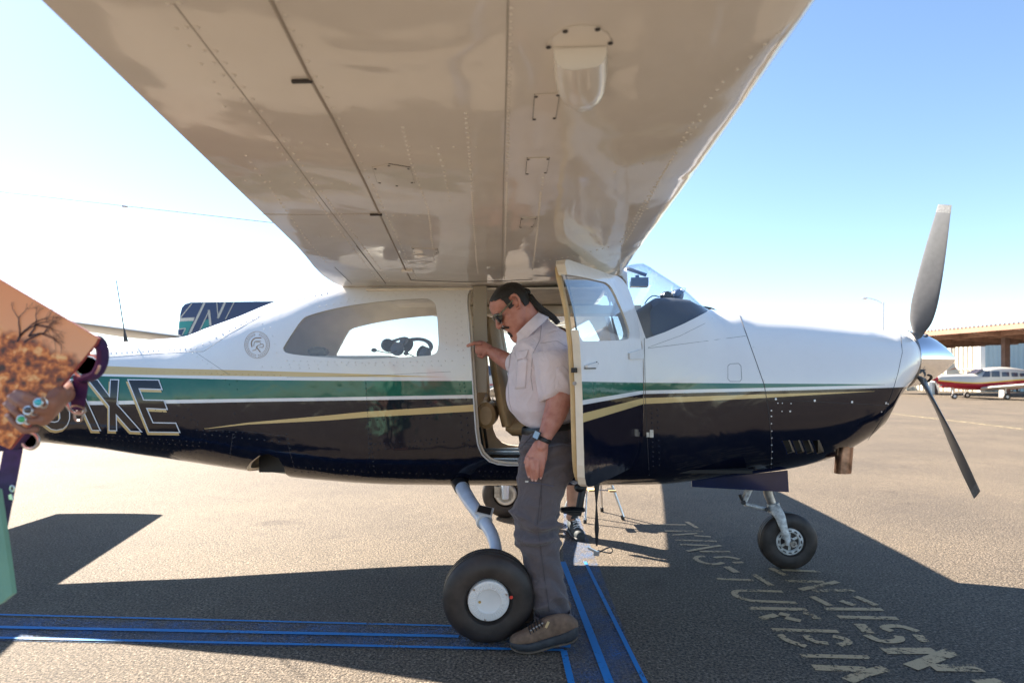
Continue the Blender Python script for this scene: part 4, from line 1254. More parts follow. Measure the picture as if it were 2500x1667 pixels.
for gl_ in glyphs:
    P = [cC(*p) for p in gl_]
    o = decal(P, .0030, M['paint_white'], plane, 'registration_letter')
    decal(inset_poly(P, 2.6), .0042, M['paint_dark'], o, 'letter_fill')
    decal(P, .0018, M['paint_gold'], o, 'letter_shadow', shift=(-3.2, 6.0))
em = []
def ribbon_px(pts, w, mt, name, parent, off=.0016):
    vs = []; fs = []
    for i, p in enumerate(pts):
        a = pts[max(i-1, 0)]; b = pts[min(i+1, len(pts)-1)]
        d = np.array([b[0]-a[0], b[1]-a[1]], float); d /= max(np.linalg.norm(d), 1e-6)
        ww = w[i] if isinstance(w, list) else w
        for sg in (-1, 1): vs.append(near(p[0] - d[1] * sg * ww / 2, p[1] + d[0] * sg * ww / 2, off))
        if i: fs.append((2*i-2, 2*i-1, 2*i+1, 2*i))
    m_ = MB(); m_.add(vs, fs); return m_.build(name, mt, parent, fix=False)
def cE(x, y): return (400 + x * .2551, 680 + y * .2551)
ec = cE(893, 635)
circ = [(ec[0] + 30.3 * math.cos(a), ec[1] + 32.5 * math.sin(a)) for a in np.linspace(0, 2 * math.pi, 49)]
emb = ribbon_px(circ, .9, M['emblem'], 'emblem', plane)
for sg in (-1, 1):
    for k in range(15):
        a = math.radians(100 + 153 * k / 14) if sg < 0 else math.radians(80 - 153 * k / 14)
        for rr, tl in ((27.8, .55), (23.8, -.55)):
            cxx = ec[0] + rr * math.cos(a) * .96; cyy = ec[1] + rr * math.sin(a) * 1.04
            ta = a + math.pi / 2 * (1 if sg < 0 else -1) + tl * (1 if sg < 0 else -1)
            pts = [(cxx + t_ * 2.6 * math.cos(ta), cyy + t_ * 2.6 * math.sin(ta)) for t_ in (-1, 0, 1)]
            ribbon_px(pts, [.3, 1.4, .3], M['emblem'], 'laurel_leaf', emb)
for pl, w_ in [([cE(845,655),cE(838,620),cE(850,590),cE(880,570),cE(935,568)], 2.6), ([cE(862,650),cE(865,620),cE(880,600),cE(930,598)], 1.2), ([cE(848,690),cE(880,680),cE(892,655),cE(905,640),cE(950,628),cE(948,658),cE(915,655)], 1.3),
               ([cE(905,640),cE(890,648),cE(885,665)], 1.2), ([cE(890,660),cE(925,705)], 2.2), ([cE(880,610),cE(915,608),cE(930,628)], 1.1)]:
    ribbon_px([tuple(p) for p in smooth_path(pl, 4)], w_, M['emblem'], 'helmet_drawing', emb)
# ================================================================== people
def skin_mat():
    m, t, b = new_mat('skin')
    tc = t.nodes.new('ShaderNodeTexCoord')
    n = t.nodes.new('ShaderNodeTexNoise'); n.inputs['Scale'].default_value = 22; n.inputs['Detail'].default_value = 5
    t.links.new(tc.outputs['Object'], n.inputs['Vector'])
    t.links.new(ramp(t, n.outputs['Fac'], [(.3, (.43, .165, .115)), (.5, (.52, .225, .165)), (.7, (.58, .29, .22))]), b.inputs['Base Color'])
    b.inputs['Roughness'].default_value = .5
    b.inputs['Subsurface Weight'].default_value = .12
    b.inputs['Subsurface Radius'].default_value = (.02, .008, .004)
    n2 = t.nodes.new('ShaderNodeTexNoise'); n2.inputs['Scale'].default_value = 220; n2.inputs['Detail'].default_value = 3
    t.links.new(tc.outputs['Object'], n2.inputs['Vector'])
    n3 = t.nodes.new('ShaderNodeTexNoise'); n3.inputs['Scale'].default_value = 60; n3.inputs['Detail'].default_value = 4
    t.links.new(tc.outputs['Object'], n3.inputs['Vector'])
    bp = t.nodes.new('ShaderNodeBump'); bp.inputs['Distance'].default_value = .0025; bp.inputs['Strength'].default_value = .35
    t.links.new(mth(t, 'ADD', n2.outputs['Fac'], n3.outputs['Fac']), bp.inputs['Height']); t.links.new(bp.outputs[0], b.inputs['Normal'])
    return m
M['skin'] = skin_mat()
M['skin_pale'] = mat('pale_skin', (.50, .27, .19), .5, noise=(18, .12), bump=(80, .2, .002))
M['nail'] = mat('fingernail', (.62, .38, .32), .25)
def hair_mat(name, c1, c2, stretch=(40, 40, 6)):
    m, t, b = new_mat(name)
    tc = t.nodes.new('ShaderNodeTexCoord'); mp = t.nodes.new('ShaderNodeMapping'); mp.inputs['Scale'].default_value = stretch
    t.links.new(tc.outputs['Object'], mp.inputs[0])
    n = t.nodes.new('ShaderNodeTexNoise'); n.inputs['Scale'].default_value = 5; n.inputs['Detail'].default_value = 6
    t.links.new(mp.outputs[0], n.inputs['Vector'])
    t.links.new(ramp(t, n.outputs['Fac'], [(.35, c1), (.75, c2)]), b.inputs['Base Color'])
    b.inputs['Roughness'].default_value = .42
    bp = t.nodes.new('ShaderNodeBump'); bp.inputs['Distance'].default_value = .004; bp.inputs['Strength'].default_value = .8
    t.links.new(n.outputs['Fac'], bp.inputs['Height']); t.links.new(bp.outputs[0], b.inputs['Normal'])
    return m
M['hair'] = hair_mat('dark_hair', (.008, .006, .005), (.022, .017, .014), (8, 60, 60))
M['beard'] = hair_mat('dark_beard', (.008, .006, .005), (.06, .035, .03))
def cloth_mat(name, col, weave=260, rough=.85, fold=.014):
    m, t, b = new_mat(name)
    tc = t.nodes.new('ShaderNodeTexCoord')
    n = t.nodes.new('ShaderNodeTexNoise'); n.inputs['Scale'].default_value = 7; n.inputs['Detail'].default_value = 4
    t.links.new(tc.outputs['Object'], n.inputs['Vector'])
    a = tuple(c * .90 for c in col); c2 = tuple(min(c * 1.08, 1) for c in col)
    t.links.new(ramp(t, n.outputs['Fac'], [(.3, a), (.7, c2)]), b.inputs['Base Color'])
    b.inputs['Roughness'].default_value = rough
    b.inputs['Sheen Weight'].default_value = .15
    n2 = t.nodes.new('ShaderNodeTexNoise'); n2.inputs['Scale'].default_value = weave; n2.inputs['Detail'].default_value = 2
    t.links.new(tc.outputs['Object'], n2.inputs['Vector'])
    n3 = t.nodes.new('ShaderNodeTexNoise'); n3.inputs['Scale'].default_value = 9; n3.inputs['Detail'].default_value = 3; n3.inputs['Distortion'].default_value = 1.2
    t.links.new(tc.outputs['Object'], n3.inputs['Vector'])
    bp = t.nodes.new('ShaderNodeBump'); bp.inputs['Distance'].default_value = fold; bp.inputs['Strength'].default_value = .6
    t.links.new(mth(t, 'ADD', mth(t, 'MULTIPLY', n2.outputs['Fac'], .05), n3.outputs['Fac']), bp.inputs['Height'])
    t.links.new(bp.outputs[0], b.inputs['Normal'])
    return m
M['shirt'] = cloth_mat('lilac_grey_shirt', (.76, .66, .68), fold=.022)
M['trousers'] = cloth_mat('grey_trousers', (.105, .088, .094), 200, fold=.035)
M['belt'] = mat('black_belt', (.01, .01, .012), .4)
M['boot'] = mat('brown_suede', (.16, .10, .065), .8, noise=(40, .3), bump=(120, .3, .002))
M['sole'] = mat('boot_sole', (.025, .028, .034), .6, noise=(30, .4))
M['midsole'] = mat('boot_midsole', (.10, .075, .055), .8, noise=(40, .4))
M['lens'] = mat('dark_lens', (.006, .006, .008), .06, coat=1.0)
M['camo'] = mat('camouflage_frame', (.20, .18, .11), .4, noise=(110, .8))
M['watch_face'] = mat('watch_glass', (.35, .50, .62), .05, coat=1.0)
M['watch_strap'] = mat('watch_strap', (.012, .013, .016), .45)

def ell(p, r):  return (p, r)
def chain(mb, pts, n=14):
    """limb through (point, ra, rb[, ref]) with rounded ends; ra along ref"""
    P = [Vector(p[0]) for p in pts]
    ref = None
    for p in pts:
        if len(p) > 3: ref = p[3]
    d0 = (P[0] - P[1]).normalized(); d1 = (P[-1] - P[-2]).normalized()
    pp = []; fl = []
    for k in (85, 60, 30):
        a = math.radians(k); r = min(pts[0][1], pts[0][2])
        pp.append(P[0] + d0 * r * math.sin(a)); fl.append((pts[0][1] * math.cos(a), pts[0][2] * math.cos(a)))
    for p in pts: pp.append(Vector(p[0])); fl.append((p[1], p[2]))
    for k in (30, 60, 85):
        a = math.radians(k); r = min(pts[-1][1], pts[-1][2])
        pp.append(P[-1] + d1 * r * math.sin(a)); fl.append((pts[-1][1] * math.cos(a), pts[-1][2] * math.cos(a)))
    mb.tube(pp, 0, n, ref=ref, flat=fl)
    return mb
def sm(pts, k=3):
    """smooth a limb list of (point, ra, rb)"""
    q = smooth_path([(*p[0], p[1], p[2]) for p in pts], k)
    return [(Vector(a[:3]), float(a[3]), float(a[4])) for a in q]
def remesh(mb, name, mt, voxel=.005, smooth=3, disp=None, parent=None, mats=None, regions=None):
    o = mb.build(name, mt)
    m = o.modifiers.new('r', 'REMESH'); m.mode = 'VOXEL'; m.voxel_size = voxel; m.use_smooth_shade = True
    s_ = o.modifiers.new('s', 'SMOOTH'); s_.factor = .5; s_.iterations = smooth
    me = eval_mesh(o, name); old = o.data; o.modifiers.clear(); o.data = me; bpy.data.meshes.remove(old)
    if disp is not None:
        n = len(me.vertices); co = np.empty(n * 3); me.vertices.foreach_get('co', co); co = co.reshape(-1, 3)
        no = np.empty(n * 3); me.vertex_normals.foreach_get('vector', no); no = no.reshape(-1, 3)
        co = co + no * disp(co, no)[:, None]
        me.vertices.foreach_set('co', co.ravel()); me.update()
    me.polygons.foreach_set('use_smooth', [True] * len(me.polygons))
    me.materials.clear()
    for m_ in (mats or [mt]): me.materials.append(m_)
    if regions is not None:
        idx = np.zeros(len(me.polygons), int); c = np.empty(len(me.polygons) * 3); me.polygons.foreach_get('center', c); c = c.reshape(-1, 3)
        me.polygons.foreach_set('material_index', regions(c).astype(int).tolist())
    if parent is not None: o.parent = parent
    return o

# a head in its own frame: x forward, y to its left, z up, origin between the ears
HP = [(-.118, .066, .012, .030, 2.2), (-.108, .088, -.020, .044, 2.2), (-.095, .094, -.045, .054, 2.2), (-.080, .090, -.060, .060, 2.3), (-.066, .093, -.070, .064, 2.3), (-.048, .093, -.080, .068, 2.3), (-.030, .090, -.090, .072, 2.3),
      (-.010, .088, -.100, .075, 2.3), (.006, .088, -.106, .077, 2.3), (.024, .098, -.110, .079, 2.3), (.050, .099, -.111, .080, 2.25), (.078, .088, -.104, .074, 2.2), (.100, .066, -.086, .061, 2.1), (.115, .036, -.060, .042, 2.0), (.123, .006, -.036, .018, 2.0)]
def head_ring(z, off=0.0, n=48):
    zs = [h[0] for h in HP]
    f, b, w, e = [np.interp(z, zs, [h[i] for h in HP]) for i in (1, 2, 3, 4)]
    c = (f + b) / 2; a = (f - b) / 2 + off; w = w + off; out = []
    for k in range(n):
        t_ = 2 * math.pi * k / n; ct, st = math.cos(t_), math.sin(t_)
        out.append(Vector((c + math.copysign(a * abs(ct) ** (2 / e), ct), math.copysign(w * abs(st) ** (2 / e), st) * (1 - .10 * max(ct, 0)), z)))
    return out
def head_parts(mb, T, scale=1.0):
    """skull, nose, ears, brow, lips and chin into mb through transform T"""
    def X(p): return T @ (Vector(p) * scale)
    zs = np.linspace(HP[0][0], HP[-1][0], 40)
    fz = [pchip([h[0] for h in HP], [h[i] for h in HP]) for i in range(5)] if False else None
    mb.loft([[X(p) for p in head_ring(z)] for z in zs])
    S = scale
    def ch(pts): chain(mb, [(X(p), ra * S, rb * S) for p, ra, rb in pts], 12)
    ch([((.094, 0, .012), .008, .009), ((.106, 0, -.008), .010, .009), ((.120, 0, -.028), .012, .011), ((.118, 0, -.037), .011, .009)])
    for s_ in (-1, 1):
        ch([((.100, s_ * .013, -.034), .009, .008), ((.108, s_ * .012, -.036), .008, .007)])
        ch([((.080, s_ * .040, .024), .008, .010), ((.090, s_ * .014, .022), .009, .010)])
        ch([((.055, s_ * .052, -.022), .016, .018), ((.070, s_ * .036, -.030), .016, .016)])
        # ear
        ear = [((-.010, s_ * .078, .034), .006, .006), ((-.022, s_ * .095, .042), .007, .007), ((-.040, s_ * .102, .030), .007, .007), ((-.041, s_ * .100, .008), .007, .007), ((-.028, s_ * .092, -.018), .007, .007), ((-.015, s_ * .084, -.034), .010, .008), ((-.008, s_ * .078, -.026), .007, .006)]
        ch(ear)
        ch([((-.020, s_ * .080, .018), .014, .006), ((-.022, s_ * .080, -.008), .012, .006)])
    ch([((.086, -.020, -.066), .006, .006), ((.096, 0, -.064), .007, .007), ((.086, .020, -.066), .006, .006)])
    ch([((.084, -.018, -.078), .007, .007), ((.094, 0, -.078), .008, .008), ((.084, .018, -.078), .007, .007)])
    ch([((.078, -.012, -.102), .014, .013), ((.078, .012, -.102), .014, .013)])
def fingers(mb, wrist, mid, tips, knuckle, radii, S=1.0):
    pass
def hand_chain(mb, joints, r0, r1, n=10):
    k = len(joints)
    chain(mb, [(Vector(p), r0 + (r1 - r0) * i / (k - 1), r0 + (r1 - r0) * i / (k - 1)) for i, p in enumerate(joints)], n)

# ------------------------------------------------------------------ the pilot
pilot = thing('person', (0.18, 3.05, 0), 0, 'man with dark braid, sunglasses, lilac-grey shirt and grey trousers stepping from the open door', 'person')
PO = Vector((0.18, 3.05, 0))
def Pw(u, v, Y): return W(u, v, Y) - PO
# head placement
hp = Pw(1249, 752, 3.20)
pitch = math.radians(41)
fx = Vector((-math.cos(pitch), -.13, -math.sin(pitch))).normalized()
up = Vector((-math.sin(pitch), -.02, math.cos(pitch))); up = (up - fx * up.dot(fx)).normalized()
ly = up.cross(fx)
HT = Matrix(((fx.x, ly.x, up.x, hp.x), (fx.y, ly.y, up.y, hp.y), (fx.z, ly.z, up.z, hp.z), (0, 0, 0, 1)))
def Hh(p): return HT @ (Vector(p) * HS)
HS = 1.0
mb = MB()
head_parts(mb, HT, HS)
neck0 = Hh((-.040, 0, -.05))
chain(mb, [(neck0, .062, .060), (Pw(1296, 792, 3.22), .068, .066), (Pw(1318, 822, 3.24), .078, .085)], 20)
chain(mb, [(Hh((.02, 0, -.10)), .045, .045), (Pw(1268, 815, 3.22), .055, .055)], 16)      # heavy under-chin
# torso and legs under the clothes
chain(mb, sm([(Pw(1325, 850, 3.26), .10, .14), (Pw(1322, 930, 3.27), .13, .16), (Pw(1334, 1000, 3.27), .09, .13), (Pw(1342, 1090, 3.22), .07, .10)], 2), 20)
# left (near) arm
arm_l = [(Pw(1368, 862, 3.07), .060, .060), (Pw(1372, 920, 3.03), .060, .060), (Pw(1366, 965, 3.00), .062, .060), (Pw(1360, 995, 2.98), .060, .058), (Pw(1349, 1025, 2.955), .052, .050), (Pw(1337, 1052, 2.93), .040, .040), (Pw(1328, 1074, 2.915), .031, .035), (Pw(1322, 1092, 2.91), .024, .038)]
chain(mb, sm(arm_l, 3), 18)
# left hand hanging: back of the hand to the camera
HB = (1, 0, .2)
chain(mb, [(Pw(1321, 1086, 2.91), .038, .021, HB), (Pw(1312, 1112, 2.905), .050, .020, HB), (Pw(1306, 1130, 2.90), .050, .016, HB)], 16)
for (a, b_, c, d, r) in [((1328, 1120, 2.895), (1325, 1142, 2.890), (1322, 1156, 2.902), (1320, 1164, 2.915), .0110),
                         ((1313, 1124, 2.888), (1312, 1147, 2.882), (1311, 1162, 2.895), (1308, 1170, 2.906), .0114),
                         ((1299, 1122, 2.886), (1300, 1145, 2.880), (1301, 1160, 2.892), (1300, 1169, 2.903), .0112),
                         ((1286, 1118, 2.890), (1286, 1138, 2.886), (1289, 1152, 2.897), (1291, 1161, 2.908), .0104)]:
    hand_chain(mb, [Pw(*a), Pw(*b_), Pw(*c), Pw(*d)], r, r * .86)
hand_chain(mb, [Pw(1308, 1092, 2.925), Pw(1290, 1110, 2.93), Pw(1283, 1128, 2.935)], .013, .010)   # thumb beside the palm
# right (far) arm to the door post
arm_r = [(Pw(1330, 862, 3.44), .058, .058), (Pw(1285, 885, 3.50), .056, .056), (Pw(1255, 888, 3.55), .054, .052), (Pw(1232, 878, 3.60), .050, .047), (Pw(1212, 866, 3.63), .042, .038), (Pw(1195, 857, 3.66), .032, .030), (Pw(1185, 851, 3.67), .030, .034)]
chain(mb, sm(arm_r, 3), 16)
chain(mb, [(Pw(1192, 853, 3.66), .034, .030), (Pw(1178, 850, 3.66), .044, .024), (Pw(1168, 848, 3.66), .044, .020)], 14)
hand_chain(mb, [Pw(1172, 838, 3.63), Pw(1158, 838, 3.62), Pw(1150, 841, 3.625), Pw(1142, 844, 3.64)], .0125, .0105)      # index finger along the outside of the post
for (p0_, p1_, p2_, p3_) in [((1170, 843, 3.66), (1163, 846, 3.70), (1166, 850, 3.74), (1172, 852, 3.76)), ((1172, 851, 3.66), (1165, 856, 3.70), (1168, 860, 3.73), (1174, 861, 3.75)), ((1176, 860, 3.66), (1169, 866, 3.69), (1171, 869, 3.72), (1177, 869, 3.74))]:
    hand_chain(mb, [Pw(*p0_), Pw(*p1_), Pw(*p2_), Pw(*p3_)], .0120, .0105)
hand_chain(mb, [Pw(1186, 862, 3.64), Pw(1176, 872, 3.62), Pw(1168, 868, 3.615)], .013, .010)
# legs (hidden)
def legs(mb_, Y, du=0):
    chain(mb_, sm([(Pw(1345 + du, 1090, Y + .10), .065, .065), (Pw(1325 + du, 1190, Y), .065, .065), (Pw(1308 + du, 1290, Y), .055, .055), (Pw(1322 + du, 1390, Y), .048, .048), (Pw(1350 + du, 1500, Y), .038, .038)], 2), 14)
legs(mb, 3.06, 2); legs(mb, 3.26, 4)
body = remesh(mb, 'body', M['skin'], .0042, 3, parent=pilot)
for (u, v, Y) in [(1320, 1166.5, 2.902), (1308, 1172.5, 2.892), (1300, 1171.5, 2.890), (1291.5, 1163.5, 2.896)]:
    m_ = MB(); m_.ball(Pw(u, v, Y + .004), (.0052, .004, .0062), 10, 6); m_.build('fingernail', M['nail'], body)
# hair: slicked back cap
def cap(off, cond, name, mt, parent, zs=None, T=HT, S=HS, th=.006):
    zs = np.linspace(-.11, .1225, 70); n = 120; mbq = MB(); rows = [head_ring(z, off, n) for z in zs]
    top = [Vector((c.x * .02 - .012, c.y * .02, .1255 + off)) for c in rows[-1]]
    rows.append(top)
    vs = [T @ (p * S) for r in rows for p in r]; fs = []
    for i in range(len(rows) - 1):
        for j in range(n):
            k = (j + 1) % n
            c = (rows[i][j] + rows[i][k] + rows[i+1][j] + rows[i+1][k]) / 4
            if cond(c): fs.append((i*n+j, i*n+k, (i+1)*n+k, (i+1)*n+j))
    mbq.add(vs, fs)
    o = mbq.build(name, mt, None, fix=True)
    bm = bmesh.new(); bm.from_mesh(o.data); bmesh.ops.delete(bm, geom=[v for v in bm.verts if not v.link_faces], context='VERTS')
    for _ in range(3): bmesh.ops.smooth_vert(bm, verts=[v for v in bm.verts if v.is_boundary], factor=.5, use_axis_x=True, use_axis_y=True, use_axis_z=True)
    bm.to_mesh(o.data); bm.free()
    s_ = o.modifiers.new('s', 'SOLIDIFY'); s_.thickness = th; s_.offset = -1
    me = eval_mesh(o, name); o.modifiers.clear(); old = o.data; o.data = me; bpy.data.meshes.remove(old)
    me.polygons.foreach_set('use_smooth', [True] * len(me.polygons))
    o.parent = parent
    return o
def hairline(c):
    # forehead line runs from the temple (x .05,z .06) back over the ear, sideburn in front of the ear, nape behind
    x, z = c.x, c.z; ay = abs(c.y)
    if z > .088 - .35 * max(x - .045, 0) * 0 and x < .070: return True
    if x < .058 and z > .052 + .5 * max(x - .0, 0) * 1.0: return True
    if x < .030 and z > .044: return True
    if -.004 < x < .030 and z > -.004: return True
    if x < -.046 and z > -.045 : return True
    return False
cap(.0075, hairline, 'hair', M['hair'], pilot)
mb = MB(); chain(mb, [(Hh((-.095, 0, .03)), .030, .034), (Hh((-.116, 0, .012)), .022, .022)], 14); mb.build('hair_knot', M['hair'], pilot)
# braid
bp_ = [(Pw(1294, 727, 3.20)), (Pw(1306, 741, 3.19)), (Pw(1320, 754, 3.19)), (Pw(1336, 765, 3.20)), (Pw(1350, 775, 3.20)), (Pw(1362, 788, 3.20))]
bq = [Vector(q) for q in smooth_path([tuple(p) for p in bp_], 8)]
mb = MB()
for i, p in enumerate(bq[:-1]):
    d = (bq[i+1] - p).normalized(); s1 = d.cross(Vector((0, 1, 0))).normalized()
    r = .0165 * (1 - .30 * i / len(bq))
    for sg in (-1, 1): mb.ball(p + s1 * (sg * r * .45) + Vector((0, sg * .003 * (1 if i % 2 else -1), 0)), (r * .9, r * .8, r * .75) if i % 2 else (r * .75, r * .8, r * .95), 10, 6)
mb.build('braid', M['hair'], pilot)
# moustache, goatee, glasses
mb = MB()
for s_ in (-1, 1): chain(mb, [(Hh((.106, s_ * .003, -.050)), .006, .008), (Hh((.100, s_ * .018, -.055)), .006, .008), (Hh((.088, s_ * .032, -.068)), .006, .008)], 8)
mb.build('moustache', M['beard'], pilot)
mb = MB(); chain(mb, [(Hh((.098, 0, -.088)), .008, .006), (Hh((.092, 0, -.108)), .014, .010), (Hh((.078, 0, -.118)), .012, .010)], 10)
mb.build('goatee', M['beard'], pilot)
mb = MB()
for s_ in (-1, 1):
    rg = []
    for k, (a, b_) in enumerate([(1, 0), (.96, .004), (.8, .006), (.4, .007), (.05, .007)]):
        rg.append([Hh((.101 - .012 * (abs(y_) / .030) ** 2 * 1.2 + b_, s_ * (.034 + y_), .002 + z_)) for y_, z_ in [(math.cos(q) * .040 * a, math.sin(q) * .030 * a * (1 - .15 * math.cos(q))) for q in np.linspace(0, 2 * math.pi, 20, endpoint=False)]])
    mb.loft(rg)
gls = mb.build('sunglass_lens', M['lens'], pilot)
mb = MB()
for s_ in (-1, 1):
    chain(mb, [(Hh((.088, s_ * .066, .008)), .004, .008), (Hh((.060, s_ * .080, .012)), .0035, .009), (Hh((.020, s_ * .084, .016)), .003, .008), (Hh((-.012, s_ * .084, .020)), .003, .005)], 8)
mb.tube([Hh((.094, -.066, .016)), Hh((.107, -.036, .024)), Hh((.110, 0, .018)), Hh((.107, .036, .024)), Hh((.094, .066, .016))], .0035, 8)
mb.build('sunglass_frame', M['camo'], pilot)

# shirt
def fold_noise(co, amp, seed, f=(9, 9, 9)):
    r = np.random.default_rng(seed); out = np.zeros(len(co))
    for _ in range(6):
        d = r.normal(size=3); d /= np.linalg.norm(d); k = r.uniform(.5, 1.3)
        out += np.sin((co * np.array(f)) @ d * k * 2 + r.uniform(0, 6)) * r.uniform(.4, 1)
    return amp * out / 6
mb = MB()
tor = [((1298, 792), (26, .085)), ((1308, 808), (40, .12)), ((1322, 830), (60, .185)), ((1322, 862), (76, .215)), ((1324, 905), (83, .205)), ((1323, 950), (87, .20)), ((1325, 1000), (83, .195)), ((1334, 1030), (70, .18)), ((1343, 1047), (60, .165))]
rings = []
for (u, v), (hp_, w_) in smooth_path([(a[0], a[1], b[0], b[1]) for a, b in tor], 4) and [((q[0], q[1]), (q[2], q[3])) for q in smooth_path([(a[0], a[1], b[0], b[1]) for a, b in tor], 4)]:
    c = Pw(u, v, 3.26); hx = hp_ / FPX * 3.22
    tilt = -.35 if v < 830 else (-.35 + (v - 830) / 120 * .30 if v < 950 else -.05 + (v - 950) * .002)
    rg = []
    for k in range(40):
        a = 2 * math.pi * k / 40; ca, sa = math.cos(a), math.sin(a)
        x = math.copysign(abs(ca) ** .85, ca) * hx; y = math.copysign(abs(sa) ** .9, sa) * w_
        rg.append(c + Vector((x, y, -x * tilt * .9)))
    rings.append(rg)
mb.loft(rings)
chain(mb, [(Pw(1352, 848, 3.11), .085, .080), (Pw(1364, 880, 3.06), .082, .078), (Pw(1362, 915, 3.03), .085, .076), (Pw(1358, 940, 3.02), .086, .074)], 20)
chain(mb, [(Pw(1325, 845, 3.40), .085, .085), (Pw(1290, 868, 3.47), .078, .075), (Pw(1268, 882, 3.51), .072, .070)], 18)
def shirt_disp(co, no):
    d = fold_noise(co, .006, 3, (11, 11, 11))
    # long folds falling from the shoulder to the belly, and rumpling at the waist
    x, z = co[:, 0], co[:, 2]; y_ = co[:, 1]
    ridge = lambda t: (1 - np.abs(np.sin(t))) ** 2
    d += .020 * ridge(x * 15 + z * 5 + .6 * np.sin(z * 9) + y_ * 6) * np.clip((z - .98) / .25, 0, 1)
    d += .016 * ridge((z - x * .8) * 13 + y_ * 5 + .5) * np.clip((x - .05) / .12, 0, 1)
    d += .013 * ridge((z + x * 1.3) * 17 + 1.0) * np.exp(-((z - 1.36) / .09) ** 2)
    d += .006 * np.sin(z * 75 + x * 18) * np.clip((1.12 - z) / .1, 0, 1)
    return d
shirt = remesh(mb, 'shirt', M['shirt'], .0075, 3, shirt_disp, parent=pilot)
# sleeve hem: flared tube that opens below, dark inside
def open_tube(rings_, name, mt, parent, th=.003):
    m_ = MB(); m_.loft(rings_, cap=False); o = m_.build(name, mt, None)
    s_ = o.modifiers.new('s', 'SOLIDIFY'); s_.thickness = th
    me = eval_mesh(o, name); o.modifiers.clear(); old = o.data; o.data = me; bpy.data.meshes.remove(old)
    me.polygons.foreach_set('use_smooth', [True] * len(me.polygons)); o.parent = parent
    return o
rings = []
for i, (a, b_, fy) in enumerate([((1300, 862), (1412, 850), .088), ((1307, 900), (1408, 885), .086), ((1312, 940), (1404, 915), .084), ((1316, 962), (1401, 930), .083), ((1319, 980), (1399, 943), .082)]):
    pa, pb = Pw(a[0], a[1], 3.03), Pw(b_[0], b_[1], 3.03); c = (pa + pb) / 2; h = (pb - pa) / 2
    rings.append([c + h * math.cos(t_) * (1 + .04 * math.sin(5 * t_)) + Vector((0, 1, 0)) * fy * math.sin(t_) * (1 + .05 * math.sin(3 * t_ + 1)) for t_ in np.linspace(0, 2 * math.pi, 40, endpoint=False)])
open_tube(rings, 'shirt_sleeve', M['shirt'], pilot)
rings = []
for a, b_, fy in [((1290, 840), (1300, 905), .075), ((1268, 850), (1275, 912), .072), ((1254, 862), (1250, 915), .070), ((1243, 868), (1240, 908), .066)]:
    pa, pb = Pw(a[0], a[1], 3.53), Pw(b_[0], b_[1], 3.53); c = (pa + pb) / 2; h = (pb - pa) / 2
    rings.append([c + h * math.cos(t_) + Vector((0, 1, 0)) * fy * math.sin(t_) for t_ in np.linspace(0, 2 * math.pi, 32, endpoint=False)])
open_tube(rings, 'shirt_sleeve', M['shirt'], pilot)
# collar: a stand round the neck that folds over
ca_ = Vector((.72, 0, .69)).normalized(); cn_ = Vector((-.69, 0, .72)).normalized(); cc_ = Pw(1291, 797, 3.215)
rings = []
for k, (gr, h_) in enumerate(((1.00, -.02), (1.02, .012), (1.08, .016), (1.20, -.008), (1.34, -.040))):
    rg = []
    for t_ in np.linspace(0, 2 * math.pi, 48, endpoint=False):
        ct, st = math.cos(t_), math.sin(t_)
        fr_ = max(-ct, 0) ** 4
        rg.append(cc_ + ca_ * (ct * .083 * gr * (1 + (.10 * fr_ if k > 2 else 0))) + Vector((0, st * .080 * gr, 0)) + cn_ * (h_ - (.012 * fr_ if k > 2 else 0)))
    rings.append(rg)
open_tube(rings, 'shirt_collar', M['shirt'], pilot, .003)
# breast pocket flap, button placket and seams, lying on the near side of the chest
dg2 = None
from mathutils.bvhtree import BVHTree
def bvh_of(o):
    me = o.data
    return BVHTree.FromPolygons([v.co.copy() for v in me.vertices], [tuple(p.vertices) for p in me.polygons])
sb = bvh_of(shirt)
def on_cloth(b_, u, v, off=.003):
    o = Vector((0, 0, HC)) - PO; d = Vector(((u - CU) / FPX, 1.0, -(v - HV) / FPX)).normalized()
    h = b_.ray_cast(o, d)
    return (h[0] - d * off + h[1] * 0) if h[0] is not None else None
def patch(b_, corners, name, mt, parent, off=.003, n=8, th=.002):
    """quad patch draped on the cloth (4 corners, bilinear)"""
    vs = []; fs = []; A, B_, C_, D_ = [np.array(c, float) for c in corners]
    for i in range(n + 1):
        for j in range(n + 1):
            s__, t_ = i / n, j / n
            q = (A * (1 - s__) + B_ * s__) * (1 - t_) + (D_ * (1 - s__) + C_ * s__) * t_
            p = on_cloth(b_, q[0], q[1], off)
            if p is None: p = vs[-1] if vs else Vector((0, 0, 1))
            vs.append(p)
    for i in range(n):
        for j in range(n): fs.append((i*(n+1)+j, (i+1)*(n+1)+j, (i+1)*(n+1)+j+1, i*(n+1)+j+1))
    m_ = MB(); m_.add(vs, fs); o = m_.build(name, mt, None)
    s_ = o.modifiers.new('s', 'SOLIDIFY'); s_.thickness = th
    me = eval_mesh(o, name); o.modifiers.clear(); old = o.data; o.data = me; bpy.data.meshes.remove(old); o.parent = parent
    return o
patch(sb, [(1254, 858), (1290, 853), (1284, 873), (1262, 879)], 'pocket_flap', M['shirt'], shirt, .006)
patch(sb, [(1262, 880), (1288, 875), (1282, 948), (1258, 950)], 'shirt_pocket', M['shirt'], shirt, .004)
